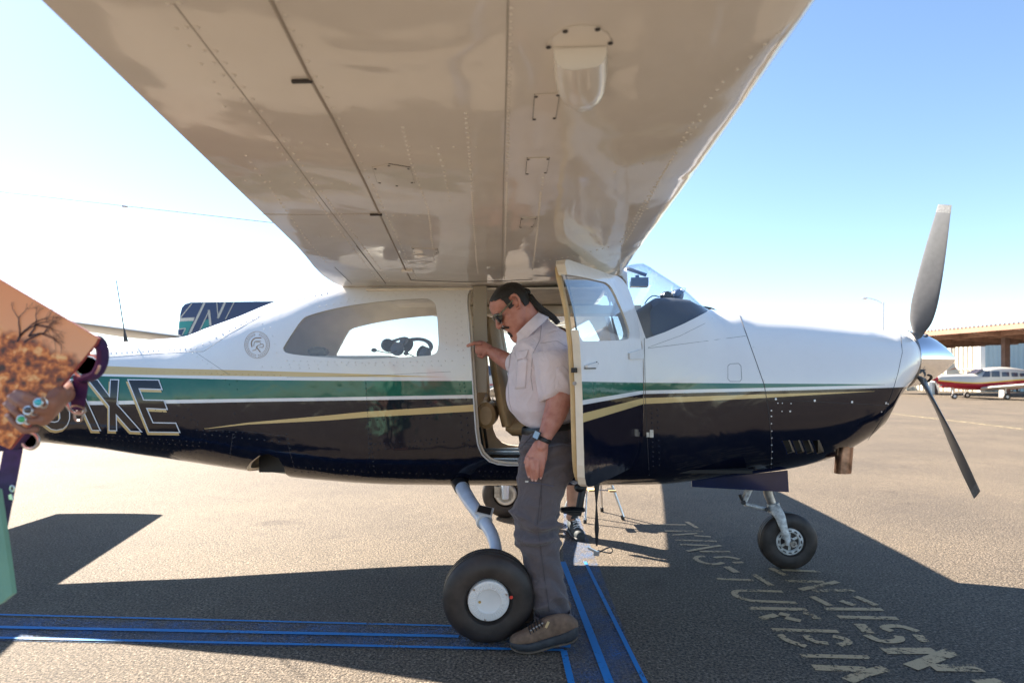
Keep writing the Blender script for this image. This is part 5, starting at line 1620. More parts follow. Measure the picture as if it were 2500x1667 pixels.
def thread(b_, px, r, name, mt, parent, off=.004):
    P = []
    for i in range(len(px) - 1):
        for k in range(6):
            t_ = k / 6; p = on_cloth(b_, px[i][0] + (px[i+1][0] - px[i][0]) * t_, px[i][1] + (px[i+1][1] - px[i][1]) * t_, off)
            if p is not None: P.append(p)
    if len(P) > 2:
        m_ = MB(); m_.tube(P, r, 5); m_.build(name, mt, parent)
M['stitch'] = cloth_mat('shirt_seam', (.42, .36, .39))
thread(sb, [(1256, 832), (1250, 850), (1244, 880), (1240, 930), (1243, 980), (1258, 1030)], .0018, 'button_placket', M['stitch'], shirt, .001)
thread(sb, [(1322, 795), (1318, 830), (1300, 865), (1296, 920), (1302, 960)], .0018, 'shirt_seam', M['stitch'], shirt, .001)
thread(sb, [(1319, 838), (1360, 832), (1390, 850)], .0014, 'shirt_seam', M['stitch'], shirt, .001)

# belt and trousers
mb = MB(); rings = []
for k in range(2):
    pass
bl_ = []
for t_ in np.linspace(0, 2 * math.pi, 41):
    c = (Pw(1277, 1052, 3.22) + Pw(1402, 1034, 3.22)) / 2; h = (Pw(1402, 1034, 3.22) - Pw(1277, 1052, 3.22)) / 2
    bl_.append(c + h * math.cos(t_) * 1.04 + Vector((0, .178 * math.sin(t_), 0)))
mb.tube([tuple(p) for p in bl_], 0, 8, ref=(0, 0, 1), flat=(.019, .004), cap=False); mb.build('belt', M['belt'], pilot)
mb = MB()
rings = []
for (a, b_, w_) in [((1280, 1046), (1402, 1030), .155), ((1272, 1065), (1408, 1055), .165), ((1268, 1095), (1412, 1090), .170), ((1270, 1125), (1412, 1125), .165), ((1280, 1150), (1405, 1155), .14)]:
    pa, pb = Pw(*a, 3.20), Pw(*b_, 3.20); c = (pa + pb) / 2; h = (pb - pa) / 2
    rings.append([c + h * math.cos(t_) + Vector((0, w_ * math.sin(t_), 0)) for t_ in np.linspace(0, 2 * math.pi, 36, endpoint=False)])
mb.loft(rings)
def leg_cloth(L_, Y):
    pts = []
    for (ul, ur, v, dv) in L_:
        c = Pw((ul + ur) / 2, v, Y); r = (ur - ul) / 2 / FPX * Y
        pts.append((c, r, r * dv))
    q = smooth_path([(*p[0], p[1], p[2]) for p in pts], 3)
    chain(mb, [(Vector(a[:3]), float(a[3]), float(a[4])) for a in q] , 24)
mbref = (1, 0, 0)
def leg_rings(L_, Y):
    rings = []
    for ul, ur, v, dv, tl in [tuple(q) for q in smooth_path(L_, 3)]:
        c = Pw((ul + ur) / 2, v, Y); r = (ur - ul) / 2 / FPX * Y
        rings.append([c + Vector((r * math.cos(t_), r * dv * math.sin(t_), -tl * r * math.cos(t_))) for t_ in np.linspace(0, 2 * math.pi, 32, endpoint=False)])
    mb.loft(rings)
near_leg = [(1268, 1408, 1085, .62, 0), (1271, 1405, 1125, .66, 0), (1268, 1392, 1165, .75, .1), (1264, 1374, 1205, .9, .1), (1259, 1366, 1245, .98, 0), (1257, 1362, 1275, 1.0, 0), (1256, 1361, 1300, 1.0, .1), (1268, 1364, 1335, 1.0, .1), (1281, 1368, 1375, 1.0, 0), (1290, 1374, 1415, 1.0, 0), (1298, 1382, 1455, 1.0, 0), (1304, 1391, 1490, 1.0, -.12), (1307, 1399, 1515, 1.0, -.16)]
leg_rings(near_leg, 3.03)
far_leg = [(a + 16 * min(1, (v - 1085) / 120), b_ - 12 * min(1, (v - 1085) / 120), v, d, t_) for a, b_, v, d, t_ in near_leg]
leg_rings([(a, b_, HV + (v - HV) * (1 - .06 * min(1, max(v - 1085, 0) / 200)), d, t_) for a, b_, v, d, t_ in far_leg], 3.24)
def tro_disp(co, no):
    x, y, z = co[:, 0], co[:, 1], co[:, 2]
    w = co + PO
    d = fold_noise(co, .006, 11, (12, 12, 12))
    zk = HC - (1290 - HV) / FPX * 3.0            # knee height
    near_k = np.exp(-((z - zk) / .075) ** 2)
    d += near_k * .009 * np.sin((z - zk) * 95 + x * 30 + 2.2 * np.sin(x * 17 + y * 23))
    d += np.exp(-((z - zk + .005) / .016) ** 2) * -.012 + np.exp(-((z - zk + .035) / .02) ** 2) * .010 * (x < .09)
    zh = HC - (1440 - HV) / FPX * 3.0
    d += np.exp(-((z - zh) / .12) ** 2) * .008 * np.sin(z * 62 + 3 * np.sin(x * 22 + y * 15) + x * 24)
    zt_ = HC - (1110 - HV) / FPX * 3.1
    d += np.exp(-((z - zt_) / .09) ** 2) * .008 * np.sin(z * 70 - x * 40)
    ridge = lambda t: (1 - np.abs(np.sin(t))) ** 2.2
    for z0, sl, am, wd in ((zk + .045, .5, .022, .024), (zk + .005, -.25, .030, .020), (zk - .045, .55, .020, .024), (zk - .11, -.7, .014, .024), (zh + .07, -.6, .022, .026), (zh + .01, .5, .022, .022), (zh - .04, -.3, .020, .022), (zt_ - .02, .35, .016, .03), (zt_ - .10, -.2, .012, .026), (zt_ - .17, .3, .010, .024)):
        q = (z - z0 - sl * (x - .1) + .012 * np.sin(x * 40 + y * 25)) / wd
        d += am * np.exp(-np.abs(q) ** 1.4) * (.55 + .45 * np.sin(y * 14 + x * 9 + z0 * 40))
    d += .0025 * np.sin(z * 40 + x * 45 + np.sin(z * 20 + y * 20) * 2)
    return d
tro = remesh(mb, 'trousers', M['trousers'], .007, 2, tro_disp, parent=pilot)
tb = bvh_of(tro)
M['zip'] = mat('zip_pull', (.5, .52, .56), .35, .8)
M['zipline'] = cloth_mat('zip_tape', (.10, .095, .14))
thread(tb, [(1284, 1176), (1320, 1180), (1358, 1188)], .0022, 'cargo_zip', M['zipline'], tro, .003)
m_ = MB(); m_.box(on_cloth(tb, 1286, 1175, .006), (.016, .005, .008)); m_.build('zip_pull', M['zip'], tro, smooth=False)
M['tstitch'] = cloth_mat('trouser_seam', (.055, .046, .052))
thread(tb, [(1322, 1090), (1326, 1150), (1318, 1220), (1312, 1280), (1320, 1340), (1328, 1400), (1344, 1510)], .0014, 'trouser_seam', M['tstitch'], tro, .001)
thread(tb, [(1322, 1182), (1322, 1240), (1318, 1278)], .0012, 'trouser_seam', M['tstitch'], tro, .001)
thread(tb, [(1270, 1096), (1285, 1078), (1300, 1060)], .0016, 'pocket_edge', M['tstitch'], tro, .002)
# hem opening
rings = []
for ul, ur, v in [(1303, 1393, 1495), (1305, 1399, 1512), (1307, 1403, 1521)]:
    c = Pw((ul + ur) / 2, v, 2.98); r = (ur - ul) / 2 / FPX * 2.98
    rings.append([c + Vector((r * math.cos(t_), .088 * math.sin(t_), .10 * r * math.cos(t_))) for t_ in np.linspace(0, 2 * math.pi, 32, endpoint=False)])
open_tube(rings, 'trouser_hem', M['trousers'], pilot, .004)

# watch
wc_ = Pw(1326, 1071, 2.916)
ad = (Pw(1337, 1052, 2.93) - Pw(1321, 1090, 2.91)).normalized()
mb = MB(); s1 = ad.cross(Vector((0, 1, 0))).normalized()
ring_ = [wc_ + s1 * .039 * math.cos(t_) + Vector((0, 1, 0)) * .036 * math.sin(t_) for t_ in np.linspace(0, 2 * math.pi, 33)]
mb.tube([tuple(p) for p in ring_], 0, 8, ref=tuple(ad), flat=(.011, .0025), cap=False)
watch = mb.build('watch_strap', M['watch_strap'], pilot)
fc = Pw(1311, 1062, 2.878)
rotw = Matrix((s1, Vector((0, 1, 0)), ad)).transposed()
rz_ = Matrix.Rotation(math.radians(38), 3, 'Z')
mb = MB(); mb.box(fc, (.037, .011, .042), rotw @ rz_ ); wcase = mb.build('watch_case', M['watch_strap'], pilot, smooth=False)
bv = wcase.modifiers.new('b', 'BEVEL'); bv.width = .005; bv.segments = 3
mb = MB(); mb.box(fc + (rotw @ rz_) @ Vector((0, -.0062, 0)), (.029, .002, .034), rotw @ rz_); mb.build('watch_face', M['watch_face'], wcase, smooth=False)

# boots
def boot(u0, Y, name_parent, yaw=0.0, lift=True, mirror=1):
    """side view traced at (u, v) for the near boot, half width by station"""
    st = [ # u, top v, sole top v, sole bottom v, half width
     (1244, 1562, 1566, 1572, .012), (1248, 1553, 1566, 1578, .030), (1258, 1547, 1566, 1582, .041), (1272, 1541, 1567, 1585, .046), (1290, 1530, 1566, 1586, .048), (1308, 1519, 1563, 1584, .045),
     (1328, 1508, 1558, 1580, .039), (1350, 1500, 1552, 1574, .035), (1370, 1497, 1546, 1570, .035), (1388, 1500, 1538, 1566, .034), (1402, 1508, 1530, 1560, .030), (1411, 1518, 1528, 1552, .018)]
    def sect(z0, z1, c, w_, n=20, p=.8):
        return [Vector((c.x, c.y + math.copysign(abs(math.cos(t_)) ** p, math.cos(t_)) * w_, (z0 + z1) / 2 + (z1 - z0) / 2 * math.copysign(abs(math.sin(t_)) ** p, math.sin(t_)))) for t_ in np.linspace(0, 2 * math.pi, n, endpoint=False)]
    up_, so_, mi_ = MB(), MB(), MB(); ru, rs, rm = [], [], []
    for q in smooth_path(st, 3):
        u, vt, vs__, vb, w_ = [float(a) for a in q]
        c = Pw(u + u0, vt, Y); zt_, zs_, zb_ = [(Pw(u, a, Y)).z for a in (vt, vs__, vb)]
        ru.append(sect(zs_ - .008, zt_, c, w_ * .93, p=.85)); rs.append(sect(zb_ + .006, zs_ + .012, c, w_ * 1.0, p=.5)); rm.append(sect(zb_, zb_ + .012, c, w_ * 1.02, p=.4))
    up_.loft(ru); so_.loft(rs); mi_.loft(rm)
    # padded ankle collar
    b_ = up_.build('boot', M['boot'], name_parent)
    so_.build('boot_rand', M['sole'], b_); mi_.build('boot_sole', M['midsole'], b_)
    return b_
bt = boot(0, 2.875, pilot)
# laces, eyelets and tag
for i, (u, v) in enumerate([(1290, 1528), (1297, 1523), (1304, 1519), (1311, 1515), (1318, 1511)]):
    m_ = MB(); c = Pw(u, v + 1, 2.875); m_.tube([c + Vector((.010, -.040, -.020)), c + Vector((0, -.022, .004)), c + Vector((-.004, 0, .010)), c + Vector((0, .022, .004))], .0032, 6); m_.build('boot_lace', M['black'], bt)
    m_ = MB(); m_.ball(Pw(u + 6, v + 10, 2.83), .005, 8, 6); m_.build('lace_hook', M['dull_metal'], bt)
m_ = MB(); m_.box(Pw(1336, 1524, 2.825), (.011, .004, .030), Euler((0, .45, 0)).to_matrix()); m_.build('boot_tag', M['trim_tan'], bt, smooth=False)
b2 = boot(0, 2.875, pilot); b2.location = (-.01, .24, .0)

# ------------------------------------------------------------------ the helper on the far side
helper = thing('person', (0.50, 5.15, 0), 0, 'bare-legged person in black trainers standing behind the aircraft belly', 'person')
HO = Vector((0.50, 5.15, 0))
def Ph(u, v, Y): return W(u, v, Y) - HO
mb = MB()
for k, (dx, dy) in enumerate(((0, 0), (-.26, .10))):
    D_ = Vector((dx, dy, 0))
    chain(mb, sm([(Ph(1393, 1262, 5.02) + D_, .036, .038), (Ph(1397, 1240, 5.03) + D_, .042, .044), (Ph(1400, 1205, 5.05) + D_, .058, .058), (Ph(1400, 1170, 5.07) + D_, .055, .056), (Ph(1398, 1130, 5.08) + D_, .056, .058), (Ph(1392, 1080, 5.1) + D_ * .9, .068, .068), (Vector((-.06, 0, .85)) + D_ * .5, .085, .085)], 3), 16)
chain(mb, sm([(Vector((-.1, .03, .86)), .16, .11), (Vector((-.1, .03, 1.1)), .15, .11), (Vector((-.1, .03, 1.35)), .18, .115), (Vector((-.1, .03, 1.43)), .10, .08)], 3), 20)
chain(mb, [(Vector((-.1, .02, 1.42)), .055, .055), (Vector((-.1, 0, 1.52)), .052, .052)], 14)
T2 = Matrix.Translation(Vector((-.1, -.01, 1.60))) @ Matrix.Rotation(-math.pi / 2, 4, 'Z')
head_parts(mb, T2, .95)
for s_ in (-1, 1):
    chain(mb, sm([(Vector((-.1 + s_ * .19, .03, 1.37)), .05, .05), (Vector((-.1 + s_ * .25, .05, 1.1)), .042, .042), (Vector((-.1 + s_ * .22, -.04, .88)), .03, .03)], 3), 12)
    hx = -.1 + s_ * .22
    chain(mb, [(Vector((hx, -.05, .86)), .03, .018), (Vector((hx, -.06, .79)), .038, .016)], 12)
    for k in range(4): hand_chain(mb, [Vector((hx - .03 + k * .02, -.06, .78)), Vector((hx - .03 + k * .02, -.075, .735)), Vector((hx - .03 + k * .02, -.065, .70))], .009, .0075)
    hand_chain(mb, [Vector((hx - s_ * .03, -.06, .84)), Vector((hx - s_ * .05, -.075, .79))], .011, .009)
hb = remesh(mb, 'body', M['skin_pale'], .0065, 3, parent=helper)
mb = MB(); chain(mb, sm([(Vector((-.1, .03, .84)), .19, .135), (Vector((-.1, .03, 1.1)), .175, .13), (Vector((-.1, .03, 1.35)), .20, .13), (Vector((-.1, .03, 1.42)), .10, .09)], 3), 24)
for s_ in (-1, 1): chain(mb, [(Vector((-.1 + s_ * .18, .03, 1.38)), .065, .065), (Vector((-.1 + s_ * .24, .05, 1.18)), .062, .06)], 14)
remesh(mb, 'shirt', mat('helper_shirt', (.12, .16, .22), .85), .010, 2, lambda c, n: fold_noise(c, .005, 5), parent=helper)
mb = MB()
for dx, dy in ((0, 0), (-.26, .10)): chain(mb, [(Ph(1392, 1060, 5.1) + Vector((dx, dy, 0)) * .9, .085, .085), (Vector((-.08, 0, .84)) + Vector((dx, dy, 0)) * .5, .11, .11)], 16)
remesh(mb, 'shorts', mat('dark_shorts', (.03, .035, .045), .85), .010, 2, parent=helper)
cap(.008, lambda c: c.z > .03 and c.x < .06 or (c.x < -.03 and c.z > -.05), 'hair', M['hair'], helper, T=T2, S=.95)
def trainer(D_):
    mb = MB(); rings = []
    st = [(-.13, .05, .026), (-.12, .075, .036), (-.06, .09, .047), (0, .085, .047), (.06, .105, .043), (.12, .135, .04), (.17, .14, .038), (.19, .12, .028)]
    c0 = Ph(1408, 1315, 4.93); c0.z = 0
    for q in smooth_path(st, 3):
        s__, h, w_ = [float(a) for a in q]
        rings.append([c0 + D_ + Vector((w_ * math.cos(t_) + .0, s__, max(h * .5 + h * .5 * math.sin(t_), .002))) + Vector((-s__ * .15, 0, 0)) for t_ in np.linspace(0, 2 * math.pi, 20, endpoint=False)])
    mb.loft(rings); t_ = mb.build('trainer', mat('trainer_mesh', (.03, .04, .045), .7, noise=(60, .5)), helper)
    mb = MB(); rs = []
    for q in smooth_path(st, 3):
        s__, h, w_ = [float(a) for a in q]
        rs.append([c0 + D_ + Vector((w_ * 1.08 * math.copysign(abs(math.cos(t_)) ** .5, math.cos(t_)) - s__ * .15, s__ * 1.03, .014 + .014 * math.copysign(abs(math.sin(t_)) ** .5, math.sin(t_)))) for t_ in np.linspace(0, 2 * math.pi, 20, endpoint=False)])
    mb.loft(rs); mb.build('trainer_sole', M['sole'], t_)
    for k in range(5):
        mb = MB(); c = c0 + D_ + Vector((.0, -.05 + k * .035, .092 + .010 * k)); mb.tube([c + Vector((-.028, 0, -.006)), c + Vector((0, .012 * (-1) ** k, .006)), c + Vector((.028, 0, -.006))], .004, 6); mb.build('trainer_lace', M['paint_white'], t_)
    mb = MB(); mb.tube([c0 + D_ + Vector((-.02, .09, .13)), c0 + D_ + Vector((-.03, .10, .175))], [.044, .043], 16); mb.build('ankle_sock', M['black'], t_)
trainer(Vector((0, 0, 0))); trainer(Vector((-.26, .10, 0)))

# ------------------------------------------------------------------ the person with the print, in the left foreground
M['dress'] = cloth_mat('green_tunic', (.16, .34, .25))
M['purple'] = mat('purple_webbing', (.028, .008, .075), .6, noise=(60, .3), bump=(300, .2, .001))
FO = Vector((-1.55, 1.45, 0))
guest = thing('person', FO, 0, 'person in a green tunic at the left edge, hand with turquoise rings gripping a print', 'person')
def Pf(u, v, Y): return W(u, v, Y) - FO
mb = MB()
T3 = Matrix.Translation(Vector((0, 0, 1.56))) @ Matrix.Rotation(0.2, 4, 'Z')
head_parts(mb, T3, .93)
chain(mb, [(Vector((-.02, 0, 1.50)), .05, .05), (Vector((-.02, 0, 1.38)), .055, .055)], 14)
chain(mb, sm([(Vector((0, 0, .88)), .12, .17), (Vector((0, 0, 1.1)), .10, .14), (Vector((0, 0, 1.32)), .11, .18)], 3), 18)
for s_ in (-1, 1): chain(mb, sm([(Vector((0, s_ * .09, .88)), .085, .085), (Vector((0, s_ * .09, .48)), .055, .055), (Vector((0, s_ * .09, .10)), .036, .036), (Vector((.02, s_ * .09, .06)), .04, .036), (Vector((.14, s_ * .09, .035)), .03, .04)], 3), 14)
# far arm hanging, with a hand
chain(mb, sm([(Vector((0, .19, 1.30)), .045, .045), (Vector((-.02, .24, 1.05)), .038, .038), (Vector((.05, .24, .84)), .026, .026), (Vector((.06, .24, .76)), .02, .035)], 3), 12)
for k in range(4): hand_chain(mb, [Vector((.05 + .005, .21 + k * .019, .74)), Vector((.06, .21 + k * .019, .70)), Vector((.055, .21 + k * .019, .665))], .008, .007)
hand_chain(mb, [Vector((.075, .215, .80)), Vector((.10, .205, .76)), Vector((.105, .205, .73))], .010, .008)
# near arm: elbow low, forearm behind the print, hand wrapped round its lower edge
chain(mb, sm([(Vector((0, -.19, 1.30)), .045, .045), (Pf(-330, 900, 1.42), .040, .040), (Pf(-60, 905, 1.47), .036, .036), (Pf(90, 918, 1.44), .029, .026), (Pf(142, 938, 1.385), .025, .022), (Pf(150, 962, 1.34), .023, .026)], 4), 16)
HR = (-.5, 0, -.87)
chain(mb, [(Pf(148, 958, 1.33), .026, .024, HR), (Pf(134, 984, 1.265), .036, .018, HR), (Pf(114, 1008, 1.238), .040, .015, HR)], 18)
FG = [((124, 978, 1.232), (96, 981, 1.204), (66, 966, 1.200), (42, 957, 1.214), .0086),
      ((113, 1001, 1.228), (80, 1003, 1.199), (50, 984, 1.197), (27, 968, 1.211), .0090),
      ((99, 1026, 1.226), (66, 1028, 1.199), (38, 1006, 1.197), (17, 986, 1.211), .0086),
      ((86, 1048, 1.228), (58, 1052, 1.206), (36, 1032, 1.203), (22, 1014, 1.214), .0078)]
for a, b_, c, d, r in FG: hand_chain(mb, [Pf(*a), Pf(*b_), Pf(*c), Pf(*d)], r, r * .82)
hand_chain(mb, [Pf(140, 990, 1.31), Pf(126, 1010, 1.31), Pf(100, 1020, 1.32), Pf(80, 1018, 1.33)], .011, .009)
gb = remesh(mb, 'body', mat('tanned_skin', (.30, .135, .09), .5, noise=(30, .15), bump=(110, .2, .002)), .0038, 2, parent=guest)
for a, b_, c, d, r in FG:
    m_ = MB(); q = Pf(d[0] - 3, d[1], d[2] - .004); m_.ball(q, (.006, .004, .0045), 10, 6); m_.build('fingernail', M['nail'], gb)
M['turq'] = mat('turquoise_stone', (.01, .42, .50), .15, coat=1.0)
M['green_stone'] = mat('green_stone', (.02, .38, .12), .15, coat=1.0)
M['dark_stone'] = mat('dark_stone', (.03, .02, .02), .15, coat=1.0)
def ring_on(u, v, Y, stone, rs, ax_):
    c = Pf(u, v, Y); a = Vector(ax_).normalized(); e1_ = a.orthogonal().normalized(); e2_ = a.cross(e1_)
    m_ = MB(); m_.tube([c + (e1_ * math.cos(t_) + e2_ * math.sin(t_)) * .0100 + Vector((0, .008, 0)) for t_ in np.linspace(0, 2 * math.pi, 25)], .0022, 6, cap=False); rg_ = m_.build('finger_ring', M['alu'], guest)
    m_ = MB(); m_.lathe([(0, rs * 1.15), (.003, rs * 1.15), (.004, rs)], c + Vector((0, -.002, 0)), (.1, -1, .15), 20); m_.build('ring_bezel', M['alu'], rg_)
    m_ = MB(); m_.ball(c + Vector((.001, -.006, .001)), (rs, rs * .45, rs * .8), 16, 8); m_.build('ring_stone', stone, rg_)
ring_on(97, 983, 1.196, M['turq'], .0080, (1, 0, .2)); ring_on(72, 1002, 1.190, M['dark_stone'], .0080, (1, 0, .3)); ring_on(56, 1024, 1.190, M['green_stone'], .0080, (1, 0, .4))
m_ = MB(); bc = Pf(141, 945, 1.375); m_.tube([bc + Vector((math.cos(t_) * .027, math.sin(t_) * .026, .012 * math.cos(t_))) for t_ in np.linspace(0, 2 * math.pi, 25)], .0028, 6, cap=False); m_.build('bracelet', M['black'], guest)
# tunic: front panel hangs forward to the frame edge
mb = MB(); rings = []
for z, rx, ry, ox in [(1.40, .09, .15, 0), (1.30, .14, .20, 0), (1.10, .13, .17, 0), (.95, .17, .20, .02), (.80, .19, .25, .02), (.72, .20, .28, .02)]:
    rings.append([Vector((ox + rx * math.cos(t_) * (1 + .05 * math.sin(6 * t_)), ry * math.sin(t_) * (1 + .04 * math.cos(7 * t_)), z)) for t_ in np.linspace(0, 2 * math.pi, 48, endpoint=False)])
mb.loft(rings); mb.build('tunic', M['dress'], guest)
q = [Pf(-90, 1180, 1.32), Pf(-6, 1195, 1.30), Pf(4, 1270, 1.29), Pf(14, 1330, 1.285), Pf(22, 1390, 1.28), Pf(30, 1450, 1.275), Pf(0, 1474, 1.28), Pf(-80, 1510, 1.30)]
mb = MB(); mb.prism([tuple(p) for p in q], (.15, 1, 0), .010); mb.build('tunic_hem', M['dress'], guest, smooth=False)
for s_ in (-1, 1):
    m_ = MB(); chain(m_, sm([(Vector((0, s_ * .16, 1.33)), .065, .065), (Vector((0, s_ * .22, 1.18)) if s_ > 0 else Vector((.02, -.19, 1.20)), .058, .058)], 2), 14); m_.build('tunic_sleeve', M['dress'], guest)
    m_ = MB(); chain(m_, [(Vector((0, s_ * .09, .80)), .09, .09), (Vector((0, s_ * .09, .5)), .07, .07), (Vector((0, s_ * .09, .10)), .06, .06)], 16); m_.build('trouser_leg', M['trousers'], guest)
    m_ = MB(); chain(m_, [(Vector((-.04, s_ * .09, .045)), .045, .042), (Vector((.06, s_ * .09, .04)), .04, .046), (Vector((.16, s_ * .09, .03)), .028, .04)], 14); m_.build('shoe', M['black'], guest)
cap(.012, lambda c: c.z > .03 and c.x < .06 or (c.x < -.02), 'hair', M['hair'], guest, T=T3, S=.93)

# the print: a folded card with a golden tree landscape
def print_mat():
    m, t, b = new_mat('landscape_print')
    tc = t.nodes.new('ShaderNodeTexCoord'); sp = t.nodes.new('ShaderNodeSeparateXYZ'); t.links.new(tc.outputs['Object'], sp.inputs[0])
    n = t.nodes.new('ShaderNodeTexNoise'); n.inputs['Scale'].default_value = 60; n.inputs['Detail'].default_value = 7; n.inputs['Distortion'].default_value = .25
    t.links.new(tc.outputs['Object'], n.inputs['Vector'])
    n2 = t.nodes.new('ShaderNodeTexNoise'); n2.inputs['Scale'].default_value = 9; n2.inputs['Detail'].default_value = 5
    t.links.new(tc.outputs['Object'], n2.inputs['Vector'])
    scrub = ramp(t, n.outputs['Fac'], [(.32, (.05, .012, .006)), (.46, (.34, .07, .012)), (.56, (.72, .20, .03)), (.70, (.95, .55, .22))])
    sky_ = ramp(t, mth(t, 'ADD', mth(t, 'MULTIPLY', sp.outputs['Z'], 2.2), .5), [(.05, (.95, .55, .32)), (.45, (.85, .40, .20)), (.8, (.90, .33, .12)), (1.0, (.70, .15, .07))])
    edge = mth(t, 'ADD', sp.outputs['Z'], mth(t, 'MULTIPLY', mth(t, 'SUBTRACT', n2.outputs['Fac'], .5), .16))
    line = mth(t, 'SUBTRACT', .035, mth(t, 'MULTIPLY', sp.outputs['X'], .35))
    mr = t.nodes.new('ShaderNodeMapRange'); mr.inputs['From Min'].default_value = -.01; mr.inputs['From Max'].default_value = .012
    t.links.new(mth(t, 'SUBTRACT', edge, line), mr.inputs['Value'])
    t.links.new(mixc(t, mr.outputs[0], scrub, sky_), b.inputs['Base Color'])
    b.inputs['Roughness'].default_value = .35
    return m
M['print'] = print_mat()
M['card_edge'] = mat('card_edge', (.30, .05, .05), .5)
C0 = W(40, 860, 1.29)
ang = math.atan2(-(827 - 683), 240)   # slope of the top edge on the picture
card = thing('landscape_print', C0, 0, 'large print of a bare tree over orange scrub held up at the left edge', 'print')
def Pc(u, v, Y): return W(u, v, Y) - C0
cpx = [(-210, 560, 1.29), (0, 682, 1.29), (242, 826, 1.29), (236, 838, 1.29), (24, 1097, 1.27), (-190, 1000, 1.27)]
q = [Pc(*p) for p in cpx]
e_a = (q[2] - q[1]).normalized(); 
mb = MB(); mb.prism([tuple(p) for p in q], (.02, 1, .0), .006); cd = mb.build('card', M['card_edge'], card, smooth=False)
mb = MB(); cc = sum(q, Vector()) / len(q)
mb.add([cc + (p - cc) * .995 + Vector((0, -.0015, 0)) for p in q], [(0, 1, 2, 3, 4, 5)]); mb.build('picture', M['print'], card, smooth=False, fix=False)
# the printed bare tree: dark branching strokes lying on the picture
def tree_strokes():
    mbx = MB(); r = random.Random(5)
    def stroke(a, b_, w0, w1):
        pa, pb = Pc(a[0], a[1], 1.285), Pc(b_[0], b_[1], 1.285)
        d = pb - pa; nrm = Vector((-d.z, 0, d.x)); 
        if nrm.length < 1e-6: return
        nrm.normalize(); k = 1.285 / FPX
        yo = Vector((0, -.0022 + .0, 0))
        mbx.add([pa + nrm * w0 * k / 2 + yo, pa - nrm * w0 * k / 2 + yo, pb - nrm * w1 * k / 2 + yo, pb + nrm * w1 * k / 2 + yo], [(0, 1, 2, 3)])
    def grow(p, a, ln, w, d):
        if d == 0 or w < .35: return
        x, y = p
        for _ in range(3):
            a2 = a + r.uniform(-.28, .28); nx, ny = x + math.cos(a2) * ln / 3, y - math.sin(a2) * ln / 3
            if nx > 165 or ny < 735: return
            stroke((x, y), (nx, ny), w, w * .85); x, y, a, w = nx, ny, a2, w * .86
        for _ in range(r.choice((2, 3, 3))): grow((x, y), a + r.uniform(-.85, .85), ln * r.uniform(.62, .82), w * .75, d - 1)
    grow((15, 872), .75, 62, 9, 5); grow((72, 822), 1.3, 34, 6, 5); grow((74, 820), .2, 36, 5.5, 5); grow((60, 835), .6, 46, 5, 5); grow((70, 868), -.25, 40, 5, 4)
    return mbx
tree_strokes().build('printed_tree', mat('print_ink', (.05, .015, .015), .5), card, smooth=False, fix=False)

# webbing strap with rings and clips hanging behind the print
strap = thing('camera_strap', W(215, 900, 1.40), 0, 'purple webbing strap with metal rings and clips hanging beside the print', 'strap')
SO = W(215, 900, 1.40)
def Ps(u, v, Y): return W(u, v, Y) - SO
def web(px, w, name, parent, mt=None):
    p = [Ps(*a) for a in px]; q = [Vector(a[:3]) for a in smooth_path([tuple(a) for a in p], 4)]
    m_ = MB(); m_.tube(q, 0, 8, ref=(1, 0, 0), flat=(w / 2, .0015)); return m_.build(name, mt or M['purple'], parent)
m_ = MB(); q = [Ps(*a) for a in [(215, 838, 1.33), (235, 832, 1.35), (249, 850, 1.37), (249, 885, 1.38), (232, 915, 1.38), (200, 925, 1.38)]]
m_.tube([Vector(a[:3]) for a in smooth_path([tuple(a) for a in q], 5)], 0, 10, ref=(0, 1, 0), flat=(.016, .010)); m_.build('webbing_loop', M['purple'], strap)
def ring_px(uc, vc, ru, rv, Y, r, mt, name, tilt=0.0):
    m_ = MB(); pts = []
    for t_ in np.linspace(0, 2 * math.pi, 33):
        x, y = ru * math.cos(t_), rv * math.sin(t_); pts.append(Ps(uc + x * math.cos(tilt) - y * math.sin(tilt), vc + x * math.sin(tilt) + y * math.cos(tilt), Y))
    m_.tube(pts, r, 8, cap=False); return m_.build(name, mt, strap)
rr_ = ring_px(212, 893, 32, 27, 1.37, .004, M['dull_metal'], 'metal_ring', -.5)
m_ = MB(); rgd = []
for k in (.92, .1): rgd.append([Ps(212 + 30 * k * math.cos(t_), 893 + 25 * k * math.sin(t_), 1.385) for t_ in np.linspace(0, 2 * math.pi, 24, endpoint=False)])
m_.loft(rgd); m_.build('rubber_cup', M['black'], strap)
m_ = MB(); q = [Ps(*a) for a in [(196, 915, 1.38), (197, 945, 1.38), (190, 985, 1.38), (188, 1000, 1.38)]]
m_.tube(q, 0, 8, ref=(1, 0, 0), flat=(.017, .0015)); m_.build('webbing_tail', M['purple'], strap)
ring_px(190, 1000, 18, 10, 1.38, .003, M['dull_metal'], 'swivel_clip', .2); ring_px(192, 1016, 10, 12, 1.38, .0028, M['dull_metal'], 'swivel_clip')
m_ = MB(); m_.tube([Ps(160, 958, 1.38), Ps(166, 985, 1.38), Ps(172, 1002, 1.38)], [.006, .007, .004], 8); m_.build('swivel_clip', M['alu'], strap)
ring_px(74, 1076, 20, 19, 1.36, .0038, M['dull_metal'], 'metal_ring', .2)
m_ = MB(); rgd = []
for k in (.9, .1): rgd.append([Ps(74 + 19 * k * math.cos(t_), 1076 + 18 * k * math.sin(t_), 1.372) for t_ in np.linspace(0, 2 * math.pi, 24, endpoint=False)])
m_.loft(rgd); m_.build('rubber_cup', M['black'], strap)
m_ = MB(); q = [Ps(*a) for a in [(-40, 1060, 1.40), (0, 1085, 1.37), (40, 1080, 1.36), (64, 1050, 1.36)]]
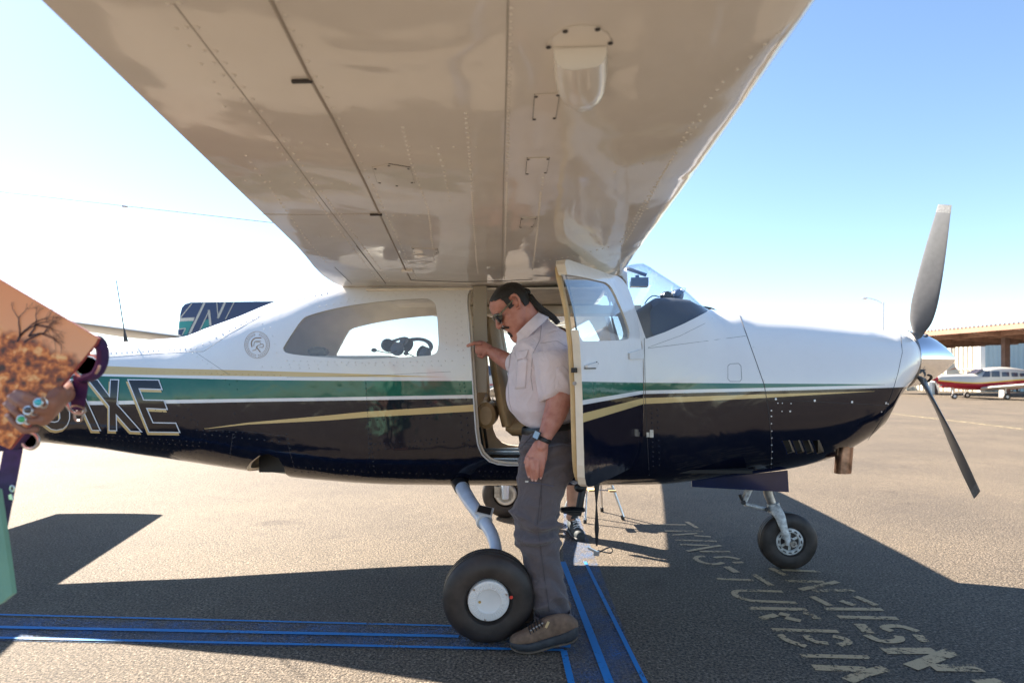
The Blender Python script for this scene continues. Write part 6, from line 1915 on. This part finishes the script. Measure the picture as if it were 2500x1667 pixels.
m_.tube(q, 0, 10, ref=(0, 0, 1), flat=(.016, .008)); m_.build('webbing_loop', M['purple'], strap)
m_ = MB(); q = [Ps(*a) for a in [(34, 1085, 1.365), (26, 1130, 1.36), (18, 1170, 1.36), (6, 1230, 1.36), (-6, 1290, 1.35)]]
m_.tube(q, 0, 8, ref=(1, 0, 0), flat=(.022, .0016)); m_.build('webbing_tail', M['purple'], strap)
ring_px(30, 1192, 5, 7, 1.355, .002, M['alu'], 'swivel_clip')
m_ = MB(); m_.prism([tuple(Ps(*a)) for a in [(20, 1208, 1.355), (27, 1205, 1.355), (32, 1220, 1.355), (22, 1219, 1.355)]], (0, 1, 0), .004); m_.build('swivel_clip', M['alu'], strap, smooth=False)
# ================================================================== small things near the aircraft
def headset(loc, rz, label, s=1.0, tilt=0.0):
    t = thing('headset', loc, rz, label, 'headset', None)
    t.scale = (s, s, s)
    t.rotation_euler = (tilt, 0, rz)
    for sg in (-1, 1):
        m_ = MB(); m_.lathe([(0, .020), (0, .036), (.010, .040), (.026, .038), (.036, .028), (.040, .006)], (0, sg * .050 * s, 0), (0, sg, 0), 20); c = m_.build('ear_cup', M['headset'], t)
        m_ = MB(); m_.lathe([(0, .022), (0, .038), (.014, .038), (.014, .022)], (0, sg * .036 * s, 0), (0, sg, 0), 20); m_.build('ear_cushion', M['black'], c)
    m_ = MB(); m_.tube([(.09 * math.sin(a) * .9 , .088 * math.cos(a), .09 * math.sin(a) * .6) for a in np.linspace(.15, math.pi - .15, 16)], 0, 8, ref=(1, 0, 1), flat=(.013, .004)); m_.build('head_band', M['headset'], t)
    m_ = MB(); m_.tube([(0, -.09, 0), (-.04, -.11, -.02), (-.09, -.08, -.02), (-.12, -.05, -.015)], .003, 6); b_ = m_.build('microphone_boom', M['black'], t)
    m_ = MB(); m_.ball((-.13, -.045, -.015), (.018, .012, .012), 10, 6); m_.build('microphone', M['black'], b_)
    return t
h0 = Bp(1640, 727, -.05)
headset(to_world((h0.x, -.05, h0.z + .012)), .5, 'black aviation headset lying on the dark glareshield behind the windshield', 1.0)
m_ = MB(); m_.tube([q[:3] for q in smooth_path([tuple(to_world(Bp(u, v, -.1))) for u, v in [(1610, 725), (1595, 722), (1582, 730), (1574, 742)]], 4)], .004, 6)
tag(m_.build('headset_cable', M['headset']), 'thin dark cable looping from the headset down the instrument panel', 'cable')
h1 = Bp(962, 848, .05); headset(to_world((h1.x, .0, h1.z)), .6, 'dark blue headset nearest the tail inside the rear side window', 1.2, .2)
h2 = Bp(1015, 852, .05); headset(to_world((h2.x, .02, h2.z)), 1.1, 'pale grey headset nearest the door inside the rear side window', 1.25, .4)
m_ = MB(); q = Bp(990, 905, .03); m_.box((0, 0, 0), (.62, .55, .42)); 
bag = m_.build('baggage', M['dark_in'], None, smooth=False); w_ = to_world((q.x - .05, .03, 1.12)); bag.location = w_; bag.rotation_euler = (0, 0, -YAW)
tag(bag, 'dark bag stowed behind the rear seat under the headsets', 'bag')
c_ = Bp(770, 866, -.3)
m_ = MB(); m_.ball((0, 0, 0), (.075, .05, .034), 16, 8); cpp = m_.build('folded_cap', M['camo']); cpp.location = to_world((c_.x + .02, -.3, c_.z + .02)); tag(cpp, 'mottled folded cap lying behind the rear window', 'cap')
m_ = MB(); m_.box((0, 0, 0), (.8, .76, .02)); sh = m_.build('baggage_shelf', M['cream'], plane, smooth=False); sh.location = (c_.x + .12, 0, c_.z - .02)

# folding step stool behind the belly
sc_ = G(1450, 1264); st = thing('step_stool', sc_, 0, 'folding aluminium step stool with black feet standing beyond the belly', 'stool')
feet = [G(1428, 1277), G(1522, 1269), G(1470, 1249), G(1378, 1253)]
tops_ = [Vector((0, -.05, .48)), Vector((.16, -.05, .48)), Vector((.13, .12, .48)), Vector((-.03, .12, .48))]
cen = sum(feet, Vector()) / 4
for f_, t_ in zip(feet, tops_):
    a = f_ - sc_; b_ = cen - sc_ + t_ - Vector((.065, .03, 0)); b_.z = .48
    m_ = MB(); m_.tube([a + Vector((0, 0, .03)), b_], .012, 10); lg = m_.build('leg', M['alu'], st)
    m_ = MB(); m_.tube([a + Vector((0, 0, .0)), a + (b_ - a) * .09], .016, 10); m_.build('rubber_foot', M['black'], lg)
m_ = MB(); q = cen - sc_; m_.box(q + Vector((0, .03, .495)), (.34, .26, .03)); m_.build('seat', M['alu'], st, smooth=False)
for (ua, ub, vv, yy) in ((1436, 1452, 1195, 5.42), (1483, 1503, 1196, 5.40)):
    m_ = MB(); m_.box(((W((ua + ub) / 2, vv, yy)) - sc_), (.062, .12, .016)); m_.build('tread', M['trim_tan'], st, smooth=False)
m_ = MB(); m_.tube([W(1436, 1196, 5.40) - sc_, W(1503, 1197, 5.40) - sc_], .006, 8); m_.build('brace', M['alu'], st)

# ================================================================== the background
M['shed_paint'] = mat('salmon_fascia', (.36, .19, .125), .7, noise=(1.5, .12))
M['shed_dark'] = mat('weathered_timber', (.30, .18, .13), .8, noise=(2, .3))
M['shed_post'] = mat('brown_post', (.14, .085, .07), .8, noise=(2, .2))
M['wall_cream'] = mat('cream_corrugated', (.66, .60, .48), .6, noise=(.6, .08))
M['wall_white'] = mat('white_pilaster', (.74, .72, .68), .6)
M['door_blue'] = mat('pale_blue_hangar_door', (.40, .50, .53), .6, noise=(.4, .06))
M['bg_glass'] = mat('far_window', (.03, .035, .06), .1)
M['bg_white'] = mat('far_aircraft_white', (.50, .48, .44), .25)
M['bg_grey'] = mat('far_aircraft_grey', (.40, .42, .42), .3)
M['bg_red'] = mat('far_aircraft_red', (.36, .015, .03), .25)
M['bg_yellow'] = mat('far_aircraft_yellow', (.75, .48, .05), .3)
M['galv'] = mat('galvanised_steel', (.62, .63, .64), .4, .6)
# lamp post
lpz = W(2156, 738, 61); lp_ = thing('lamp_post', (lpz.x, 61, 0), 0, 'tall pale street lamp with one arm beyond the cowl', 'lamp post')
m_ = MB(); m_.tube([(0, 0, 0), (0, 0, lpz.z)], [.13, .08], 12); m_.build('pole', M['galv'], lp_)
arm_ = [tuple(W(u, v, 61) - Vector((lpz.x, 61, 0))) for u, v in [(2156, 742), (2140, 733), (2125, 729), (2118, 728)]]
m_ = MB(); m_.tube(arm_, .045, 8); ar = m_.build('arm', M['galv'], lp_)
m_ = MB(); m_.ball(Vector(arm_[-1]) + Vector((-.25, 0, -.02)), (.36, .16, .09), 12, 6); m_.build('lamp_head', M['galv'], ar)
# shade shed: roof on posts
H0 = 4.6
SA = Vector((33.9, 31.5, 0)); fd = Vector((-.205, .979, 0)).normalized(); dd_ = Vector((.979, .205, 0)).normalized()
shed = thing('aircraft_shade_shed', SA, 0, 'long open aircraft shelter with a salmon fascia and brown posts', 'shelter')
LEN, DEP = 27, 15
def S_(a, b_, z): return fd * a + dd_ * b_ + Vector((0, 0, z))
m_ = MB(); r_ = [S_(0, 0, H0), S_(LEN, 0, H0), S_(LEN, DEP, H0 - .1), S_(0, DEP, H0 - .1)]; m_.prism([tuple(p) for p in r_], (0, 0, 1), .06); m_.build('roof_deck', M['shed_dark'], shed, smooth=False)
m_ = MB(); m_.prism([tuple(S_(0, -.06, H0 - .12)), tuple(S_(LEN, -.06, H0 - .12)), tuple(S_(LEN, -.06, H0 + .26)), tuple(S_(0, -.06, H0 + .26))], tuple(dd_), .05); m_.build('fascia', M['shed_paint'], shed, smooth=False)
m_ = MB(); m_.prism([tuple(S_(LEN + .05, -.06, H0 - .12)), tuple(S_(LEN + .05, DEP, H0 - .12)), tuple(S_(LEN + .05, DEP, H0 + .26)), tuple(S_(LEN + .05, -.06, H0 + .26))], tuple(fd), .05); m_.build('fascia', M['shed_paint'], shed, smooth=False)
ripple = MB()
for i in range(90): ripple.tube([tuple(S_(i * .3 + .1, -.12, H0 + .29)), tuple(S_(i * .3 + .1, .5, H0 + .30))], .05, 6)
tag(ripple.build('roof_sheet_ridges', M['galv'], shed), kind='stuff')
for b_ in (2.2, 4.6, 7.4, 10.2, 13):
    m_ = MB(); m_.prism([tuple(S_(0, b_, H0 - .32)), tuple(S_(LEN, b_, H0 - .32)), tuple(S_(LEN, b_, H0 - .02)), tuple(S_(0, b_, H0 - .02))], tuple(dd_), .12); m_.build('purlin', M['shed_dark'], shed, smooth=False)
for a in np.arange(1.5, LEN, 3.0):
    m_ = MB(); m_.prism([tuple(S_(a, 0, H0 - .05)), tuple(S_(a, 0, H0 - .20)), tuple(S_(a, 4.6, H0 - .60)), tuple(S_(a, DEP, H0 - .30)), tuple(S_(a, DEP, H0 - .06))], tuple(fd), .10); m_.build('rafter', M['shed_dark'], shed, smooth=False)
for (u, D_) in ((2455, 43.0), (2281, 50.5), (2600, 36)):
    p = W(u, 925, D_) - SA; p.z = 0
    m_ = MB(); m_.box(p + Vector((0, 0, (H0 - .3) / 2)), (.36, .36, H0 - .3)); po = m_.build('post', M['shed_post'], shed, smooth=False)
    m_ = MB(); m_.box(p + Vector((-.24, -.05, .75)), (.20, .40, 1.5)); m_.build('post_guard', M['wall_white'], po, smooth=False)
# hangar behind with corrugated walls and doors
HX = 47.7; hg = thing('hangar', (HX, 62, 0), 0, 'cream and pale blue corrugated hangar behind the open shelter', 'hangar')
def corr(x0, x1, z1, mt, name, pitch=.42, y=0.0):
    m_ = MB(); n = int((x1 - x0) / pitch); vs = []; fs = []
    for i in range(n * 4 + 1):
        x = x0 + (x1 - x0) * i / (n * 4); yy = y + (-.07 if i % 4 in (1, 2) else 0)
        vs += [(x, yy, 0), (x, yy, z1)]
        if i: fs.append((2*i-2, 2*i, 2*i+1, 2*i-1))
    m_.add(vs, fs); m_.add([(x0, y + .06, 0), (x1, y + .06, 0), (x1, y + .06, z1), (x0, y + .06, z1)], [(0, 3, 2, 1)])
    return m_.build(name, mt, hg, smooth=False, fix=False)
wr = math.radians(-69.6)
def turned(o): o.rotation_euler = (0, 0, wr); return o
turned(corr(-14, -3.2, 5.6, M['wall_cream'], 'corrugated_wall')); turned(corr(-2.9, -.2, 5.6, M['wall_cream'], 'corrugated_wall'))
corr(.3, 6.5, 5.5, M['door_blue'], 'hangar_door', .5, .15); corr(7.1, 19, 5.5, M['door_blue'], 'hangar_door', .5, .15)
m_ = MB(); m_.box((0, 0, 2.9), (.5, .5, 5.8)); m_.build('pilaster', M['wall_white'], hg, smooth=False)
m_ = MB(); m_.box((6.8, -.05, 2.9), (.5, .3, 5.8)); m_.build('pilaster', M['wall_white'], hg, smooth=False)
m_ = MB(); m_.box((-3.05, -.06, 2.8), (.3, .2, 5.6)); turned(m_.build('pilaster', M['wall_white'], hg, smooth=False))
m_ = MB(); m_.box((-7, -.12, 2.3), (14, .05, .07)); turned(m_.build('wall_rail', M['galv'], hg, smooth=False))
m_ = MB(); m_.prism([(.2, -.3, 5.62), (19.5, -.3, 5.62), (19.5, 16, 5.62), (-5, 14.2, 5.62)], (0, 0, 1), .3); m_.build('roof', M['wall_white'], hg, smooth=False)
m_ = MB(); m_.tube([(-1.6, 7, 5.9), (-1.6, 7, 7.7)], .05, 6); ms_ = m_.build('roof_mast', M['seam'], hg)
m_ = MB(); m_.ball((-1.6, 7, 7.8), (.22, .22, .14), 8, 6); m_.build('mast_vane', M['seam'], ms_)

# parked aircraft in the distance
def far_aircraft(loc, rz, label, top, low, line, seed=0):
    """low-wing single, nose along -x of its own frame, spinner tip at x = 0"""
    t = thing('parked_aircraft', loc, rz, label, 'aircraft', None)
    t.scale = (.93, .93, .93)
    st = [(.42, .20, 1.16, 1.56), (.6, .30, 1.00, 1.62), (1.2, .46, .78, 1.67), (2.0, .56, .66, 1.70), (2.7, .62, .62, 1.74), (3.2, .64, .60, 1.98), (3.8, .65, .60, 2.16), (4.8, .65, .62, 2.18), (5.6, .58, .70, 2.08), (6.6, .42, .90, 1.86), (7.6, .26, 1.12, 1.66), (8.6, .08, 1.34, 1.52)]
    q = [tuple(map(float, a)) for a in smooth_path(st, 4)]
    def zline(x): return 1.28 + .12 * math.sin((x - .2) * .9 + 2.6) - .05
    def rg(x, w, zb, zt, lo, hi, n=14):
        out = []
        zc = (zb + zt) / 2; h = (zt - zb) / 2
        def yz(z): return w * (1 - min(abs((z - zc) / h), .999) ** 2.6) ** (1 / 2.6)
        lo = max(lo, zb + .001); hi = min(hi, zt - .001)
        zs = [lo + (hi - lo) * (1 - math.cos(math.pi * i / n)) / 2 for i in range(n + 1)]
        return [Vector((x, yz(z), z)) for z in zs] + [Vector((x, -yz(z), z)) for z in reversed(zs)]
    for nm, mt_, a, b_, k in (('upper_fuselage', top, .035, 9, 0), ('lower_fuselage', low, -9, -.035, 1), ('cheat_line', line, -.035, .035, 2)):
        m_ = MB(); rs = []
        for x, w, zb, zt in q:
            zl = zline(x)
            rs.append(rg(x, w, zb, zt, zl + a if a > -5 else zb, zl + b_ if b_ < 5 else zt))
        m_.loft(rs); m_.build(nm, mt_, t)
    m_ = MB(); m_.lathe([(0, .02), (.12, .09), (.42, .19), (.44, .19)], (0, 0, 1.36), (1, 0, 0), 20); sp_ = m_.build('spinner', low, t)
    for a in (30, 210):
        m_ = MB(); a = math.radians(a); d = Vector((0, math.sin(a), math.cos(a))); m_.tube([Vector((.28, 0, 1.36)) + d * .12, Vector((.28, 0, 1.36)) + d * .6, Vector((.28, 0, 1.36)) + d * .98], 0, 8, ref=(1, 0, 0), flat=[(.03, .06), (.02, .085), (.01, .06)]); m_.build('propeller_blade', M['prop'], t)
    m_ = MB(); m_.lathe([(0, .08), (0, .15), (.5, .16), (.9, .06)], (.62, -.12, .93), (1, 0, 0), 20); sc2 = m_.build('air_scoop', low, t)
    m_ = MB(); m_.lathe([(-.01, .10), (.02, .10), (.02, 0)], (.62, -.12, .93), (1, 0, 0), 16); m_.build('scoop_mouth', M['black'], sc2)
    for sg in (-1, 1):
        for x0, x1, z0, z1 in ((2.95, 3.45, 1.52, 1.92), (3.55, 4.05, 1.52, 1.90), (4.2, 4.65, 1.54, 1.84), (4.8, 5.2, 1.54, 1.80), (5.35, 5.65, 1.55, 1.76)):
            w = .62 if x0 > 3 else .60
            m_ = MB(); yy = sg * w; m_.prism([(x0 + (.22 if x0 < 3 else 0), yy * (1.02 if x0 > 3 else .98), z1), (x1, yy * .98, z1), (x1, yy * 1.06, z0), (x0, yy * 1.06, z0)], (0, sg * .02, 0), 1); m_.build('window', M['bg_glass'], t, smooth=False)
    m_ = MB(); m_.prism([(2.65, -.5, 1.72), (2.65, .5, 1.72), (3.2, .42, 2.02), (3.2, -.42, 2.02)], (-.03, 0, .04), 1); m_.build('windshield', M['bg_glass'], t, smooth=False)
    for sg in (-1, 1):
        rs = []
        for (y, le, c, z) in ((0, 2.9, 2.2, .74), (.6, 2.95, 2.1, .76), (6.4, 3.35, 1.15, 1.22), (6.5, 3.5, .8, 1.23)):
            ss = [(1 - math.cos(math.pi * i / 10)) / 2 for i in range(11)]
            f_ = lambda s__: .6 * c * (.2969 * math.sqrt(s__) - .126 * s__ - .3516 * s__**2 + .2843 * s__**3 - .1036 * s__**4)
            rs.append([Vector((le + c * s__, sg * y, z + f_(s__))) for s__ in reversed(ss)] + [Vector((le + c * s__, sg * y, z - f_(s__))) for s__ in ss[1:-1]])
        m_ = MB(); m_.loft(rs); m_.build('wing', top, t)
        rs = []
        for (y, le, c, z) in ((0, 7.7, 1.1, 1.5), (2.1, 8.05, .6, 1.5)):
            f_ = lambda s__: .45 * c * (.2969 * math.sqrt(s__) - .126 * s__ - .3516 * s__**2 + .2843 * s__**3 - .1036 * s__**4)
            rs.append([Vector((le + c * s__, sg * y, z + f_(s__))) for s__ in reversed(ss)] + [Vector((le + c * s__, sg * y, z - f_(s__))) for s__ in ss[1:-1]])
        m_ = MB(); m_.loft(rs); m_.build('tailplane', top, t)
    m_ = MB(); m_.prism([(6.7, -.04, 1.80), (7.5, -.04, 2.05), (8.2, -.04, 3.25), (8.75, -.04, 3.25), (8.85, -.04, 1.45), (8.0, -.04, 1.5)], (0, .08, 0), 1); fn = m_.build('tail_fin', top, t, smooth=False)
    for i, (z0, z1) in enumerate(((2.45, 2.62), (2.28, 2.38))):
        for sg in (-1, 1):
            m_ = MB(); m_.prism([(7.75 + .1 * i, sg * .046, z0), (8.7, sg * .046, z0 - .15), (7.9 + .1 * i, sg * .046, z1)], (0, sg * .004, 0), 1); m_.build('fin_flash', line if i == 0 else low, fn, smooth=False)
    for x, y, r_ in ((1.55, 0, .20), (3.6, -1.95, .22), (3.6, 1.95, .22)):
        m_ = MB(); tyre(m_, (x, y, r_), (0, 1, 0), r_, .16, False, 24); w_ = m_.build('wheel', M['rubber'], t)
        m_ = MB(); m_.lathe([(-.09, .02), (-.09, .09), (.09, .09), (.09, .02)], (x, y, r_), (0, 1, 0), 16); m_.build('hub', M['white_metal'], w_)
        m_ = MB(); m_.tube([(x, y + .10, r_), (x - .02, y + .10, .62), (x - .02, y, .85)], .04, 8); m_.build('gear_strut', M['white_metal'], t)
    return t
far_aircraft((26.7, 38.9, 0), -.08, 'white low-wing aircraft with red belly and yellow line parked right of the spinner', M['bg_white'], M['bg_red'], M['bg_yellow'])
far_aircraft((45.5, 70.0, 0), 3.3, 'small grey parked aircraft partly hidden behind the lower propeller blade', M['bg_grey'], M['bg_grey'], M['bg_white'])
far_aircraft((51.8, 60.5, 0), 3.05, 'distant pale aircraft whose striped fin rises behind the red-bellied one', M['bg_white'], M['bg_grey'], M['shed_paint'])
p_ = W(1185, 925, 22); far_aircraft((p_.x - 3.0, 24, 0), .1, 'white parked aircraft with a red line glimpsed through the open cabin', M['bg_white'], M['bg_white'], M['bg_red'])

# navy-finned aircraft beyond the tail
YB = 21.0
p0 = W(435, 820, YB); nv = thing('parked_aircraft', (p0.x, YB, 0), 0, 'aircraft with a navy and teal fin lettered N rising behind the white rear fuselage', 'aircraft')
NO = Vector((p0.x, YB, 0))
def Pn(u, v, dy=0.0): return W(u, v, YB + dy) - NO
M['fin_navy'] = mat('fin_navy', (.010, .028, .11), .2); M['fin_teal'] = mat('fin_teal', (.01, .22, .22), .25)
fo_ = [(434, 830), (437, 790), (440, 765), (444, 750), (452, 742), (466, 738), (560, 737), (663, 735.5), (705, 735.5), (730, 780), (765, 850), (770, 870), (432, 870)]
m_ = MB(); m_.prism([tuple(Pn(u, v, -.05)) for u, v in fo_], (0, .10, 0), 1); fin_ = m_.build('tail_fin', M['fin_navy'], nv, smooth=False)
def cF(x, y): return (160 + x * .2296, 660 + y * .2296)
def fin_poly(P, mt_, off, name):
    m_ = MB(); m_.prism([tuple(Pn(*cF(*p), -.05 - off)) for p in P], (0, .003, 0), 1); return m_.build(name, mt_, fin_, smooth=False)
fin_poly([(1207, 545), (1360, 535), (1290, 690), (1195, 690)], M['fin_teal'], .004, 'teal_panel')
fin_poly([(1480, 530), (1520, 520), (1550, 580), (1420, 640)], M['fin_teal'], .004, 'teal_panel')
fin_poly([(1218, 508), (1372, 500), (1362, 535), (1212, 543)], M['bg_white'], .008, 'white_band')
fin_poly([(1196, 628), (1262, 622), (1232, 690), (1193, 692)], M['fin_navy'], .008, 'letter_fill')
fin_poly([(1325, 680), (1485, 345), (1605, 345), (1625, 515), (1700, 345), (1790, 340), (1690, 545), (1548, 590), (1530, 420), (1430, 640)], M['fin_navy'], .008, 'letter_fill')
for a, b_ in (((1322, 680), (1483, 347)), ((1426, 640), (1530, 420)), ((1530, 420), (1548, 585)), ((1608, 345), (1624, 512)), ((1624, 512), (1702, 343)), ((1700, 520), (1792, 338)), ((1222, 503), (1345, 350)), ((1240, 690), (1276, 615)), ((1276, 615), (1198, 626))):
    A_, B_ = np.array(cF(*a)), np.array(cF(*b_)); d = (B_ - A_) / np.linalg.norm(B_ - A_); n_ = np.array([-d[1], d[0]]) * 1.0
    m_ = MB(); m_.prism([tuple(Pn(*q_, -.065)) for q_ in (A_ + n_, B_ + n_, B_ - n_, A_ - n_)], (0, .003, 0), 1); m_.build('letter_outline', M['bg_white'], fin_, smooth=False)
    if a[0] in (1322, 1530, 1624):
        m_ = MB(); o_ = n_ * -2.6 if a[0] != 1530 else n_ * 2.6
        m_.prism([tuple(Pn(*(q_ + o_ * (1 if a[0] != 1530 else 1)), -.062)) for q_ in (A_ + n_ * 1.5, B_ + n_ * 1.5, B_ - n_ * 1.5, A_ - n_ * 1.5)], (0, .003, 0), 1); m_.build('letter_shadow', M['dull_metal'], fin_, smooth=False)
for sg in (-1, 1):
    rs = []
    z_ = Pn(435, 820).z
    for (y, le, c) in ((0, .25, 2.2), (sg * 6.2, .35, 1.1)):
        ss = [(1 - math.cos(math.pi * i / 10)) / 2 for i in range(11)]
        f_ = lambda s__: .5 * c * (.2969 * math.sqrt(s__) - .126 * s__ - .3516 * s__**2 + .2843 * s__**3 - .1036 * s__**4)
        rs.append([Vector((le - c * s__, y, z_ - .04 + f_(s__))) for s__ in reversed(ss)] + [Vector((le - c * s__, y, z_ - .04 - f_(s__))) for s__ in ss[1:-1]])
    m_ = MB(); m_.loft(rs); m_.build('tailplane', M['bg_grey'], nv)
m_ = MB(); rs = []
for x, zc, r_ in ((-1.2, 1.7, .06), (0, 1.66, .30), (2, 1.55, .5), (4.5, 1.45, .62), (7, 1.4, .66), (8.5, 1.35, .5), (9.4, 1.3, .15)):
    rs.append([Vector((x, r_ * math.cos(t_), zc + r_ * 1.05 * math.sin(t_))) for t_ in np.linspace(0, 2 * math.pi, 24, endpoint=False)])
m_.loft(rs); m_.build('fuselage', M['bg_white'], nv)
for x, y in ((8.2, 0), (5.0, -1.8), (5.0, 1.8)):
    m_ = MB(); tyre(m_, (x, y, .25), (0, 1, 0), .25, .18, False, 24); m_.build('wheel', M['rubber'], nv)
    m_ = MB(); m_.tube([(x, y, .25), (x, y * .75, 1.1)], .05, 8); m_.build('gear_strut', M['white_metal'], nv)
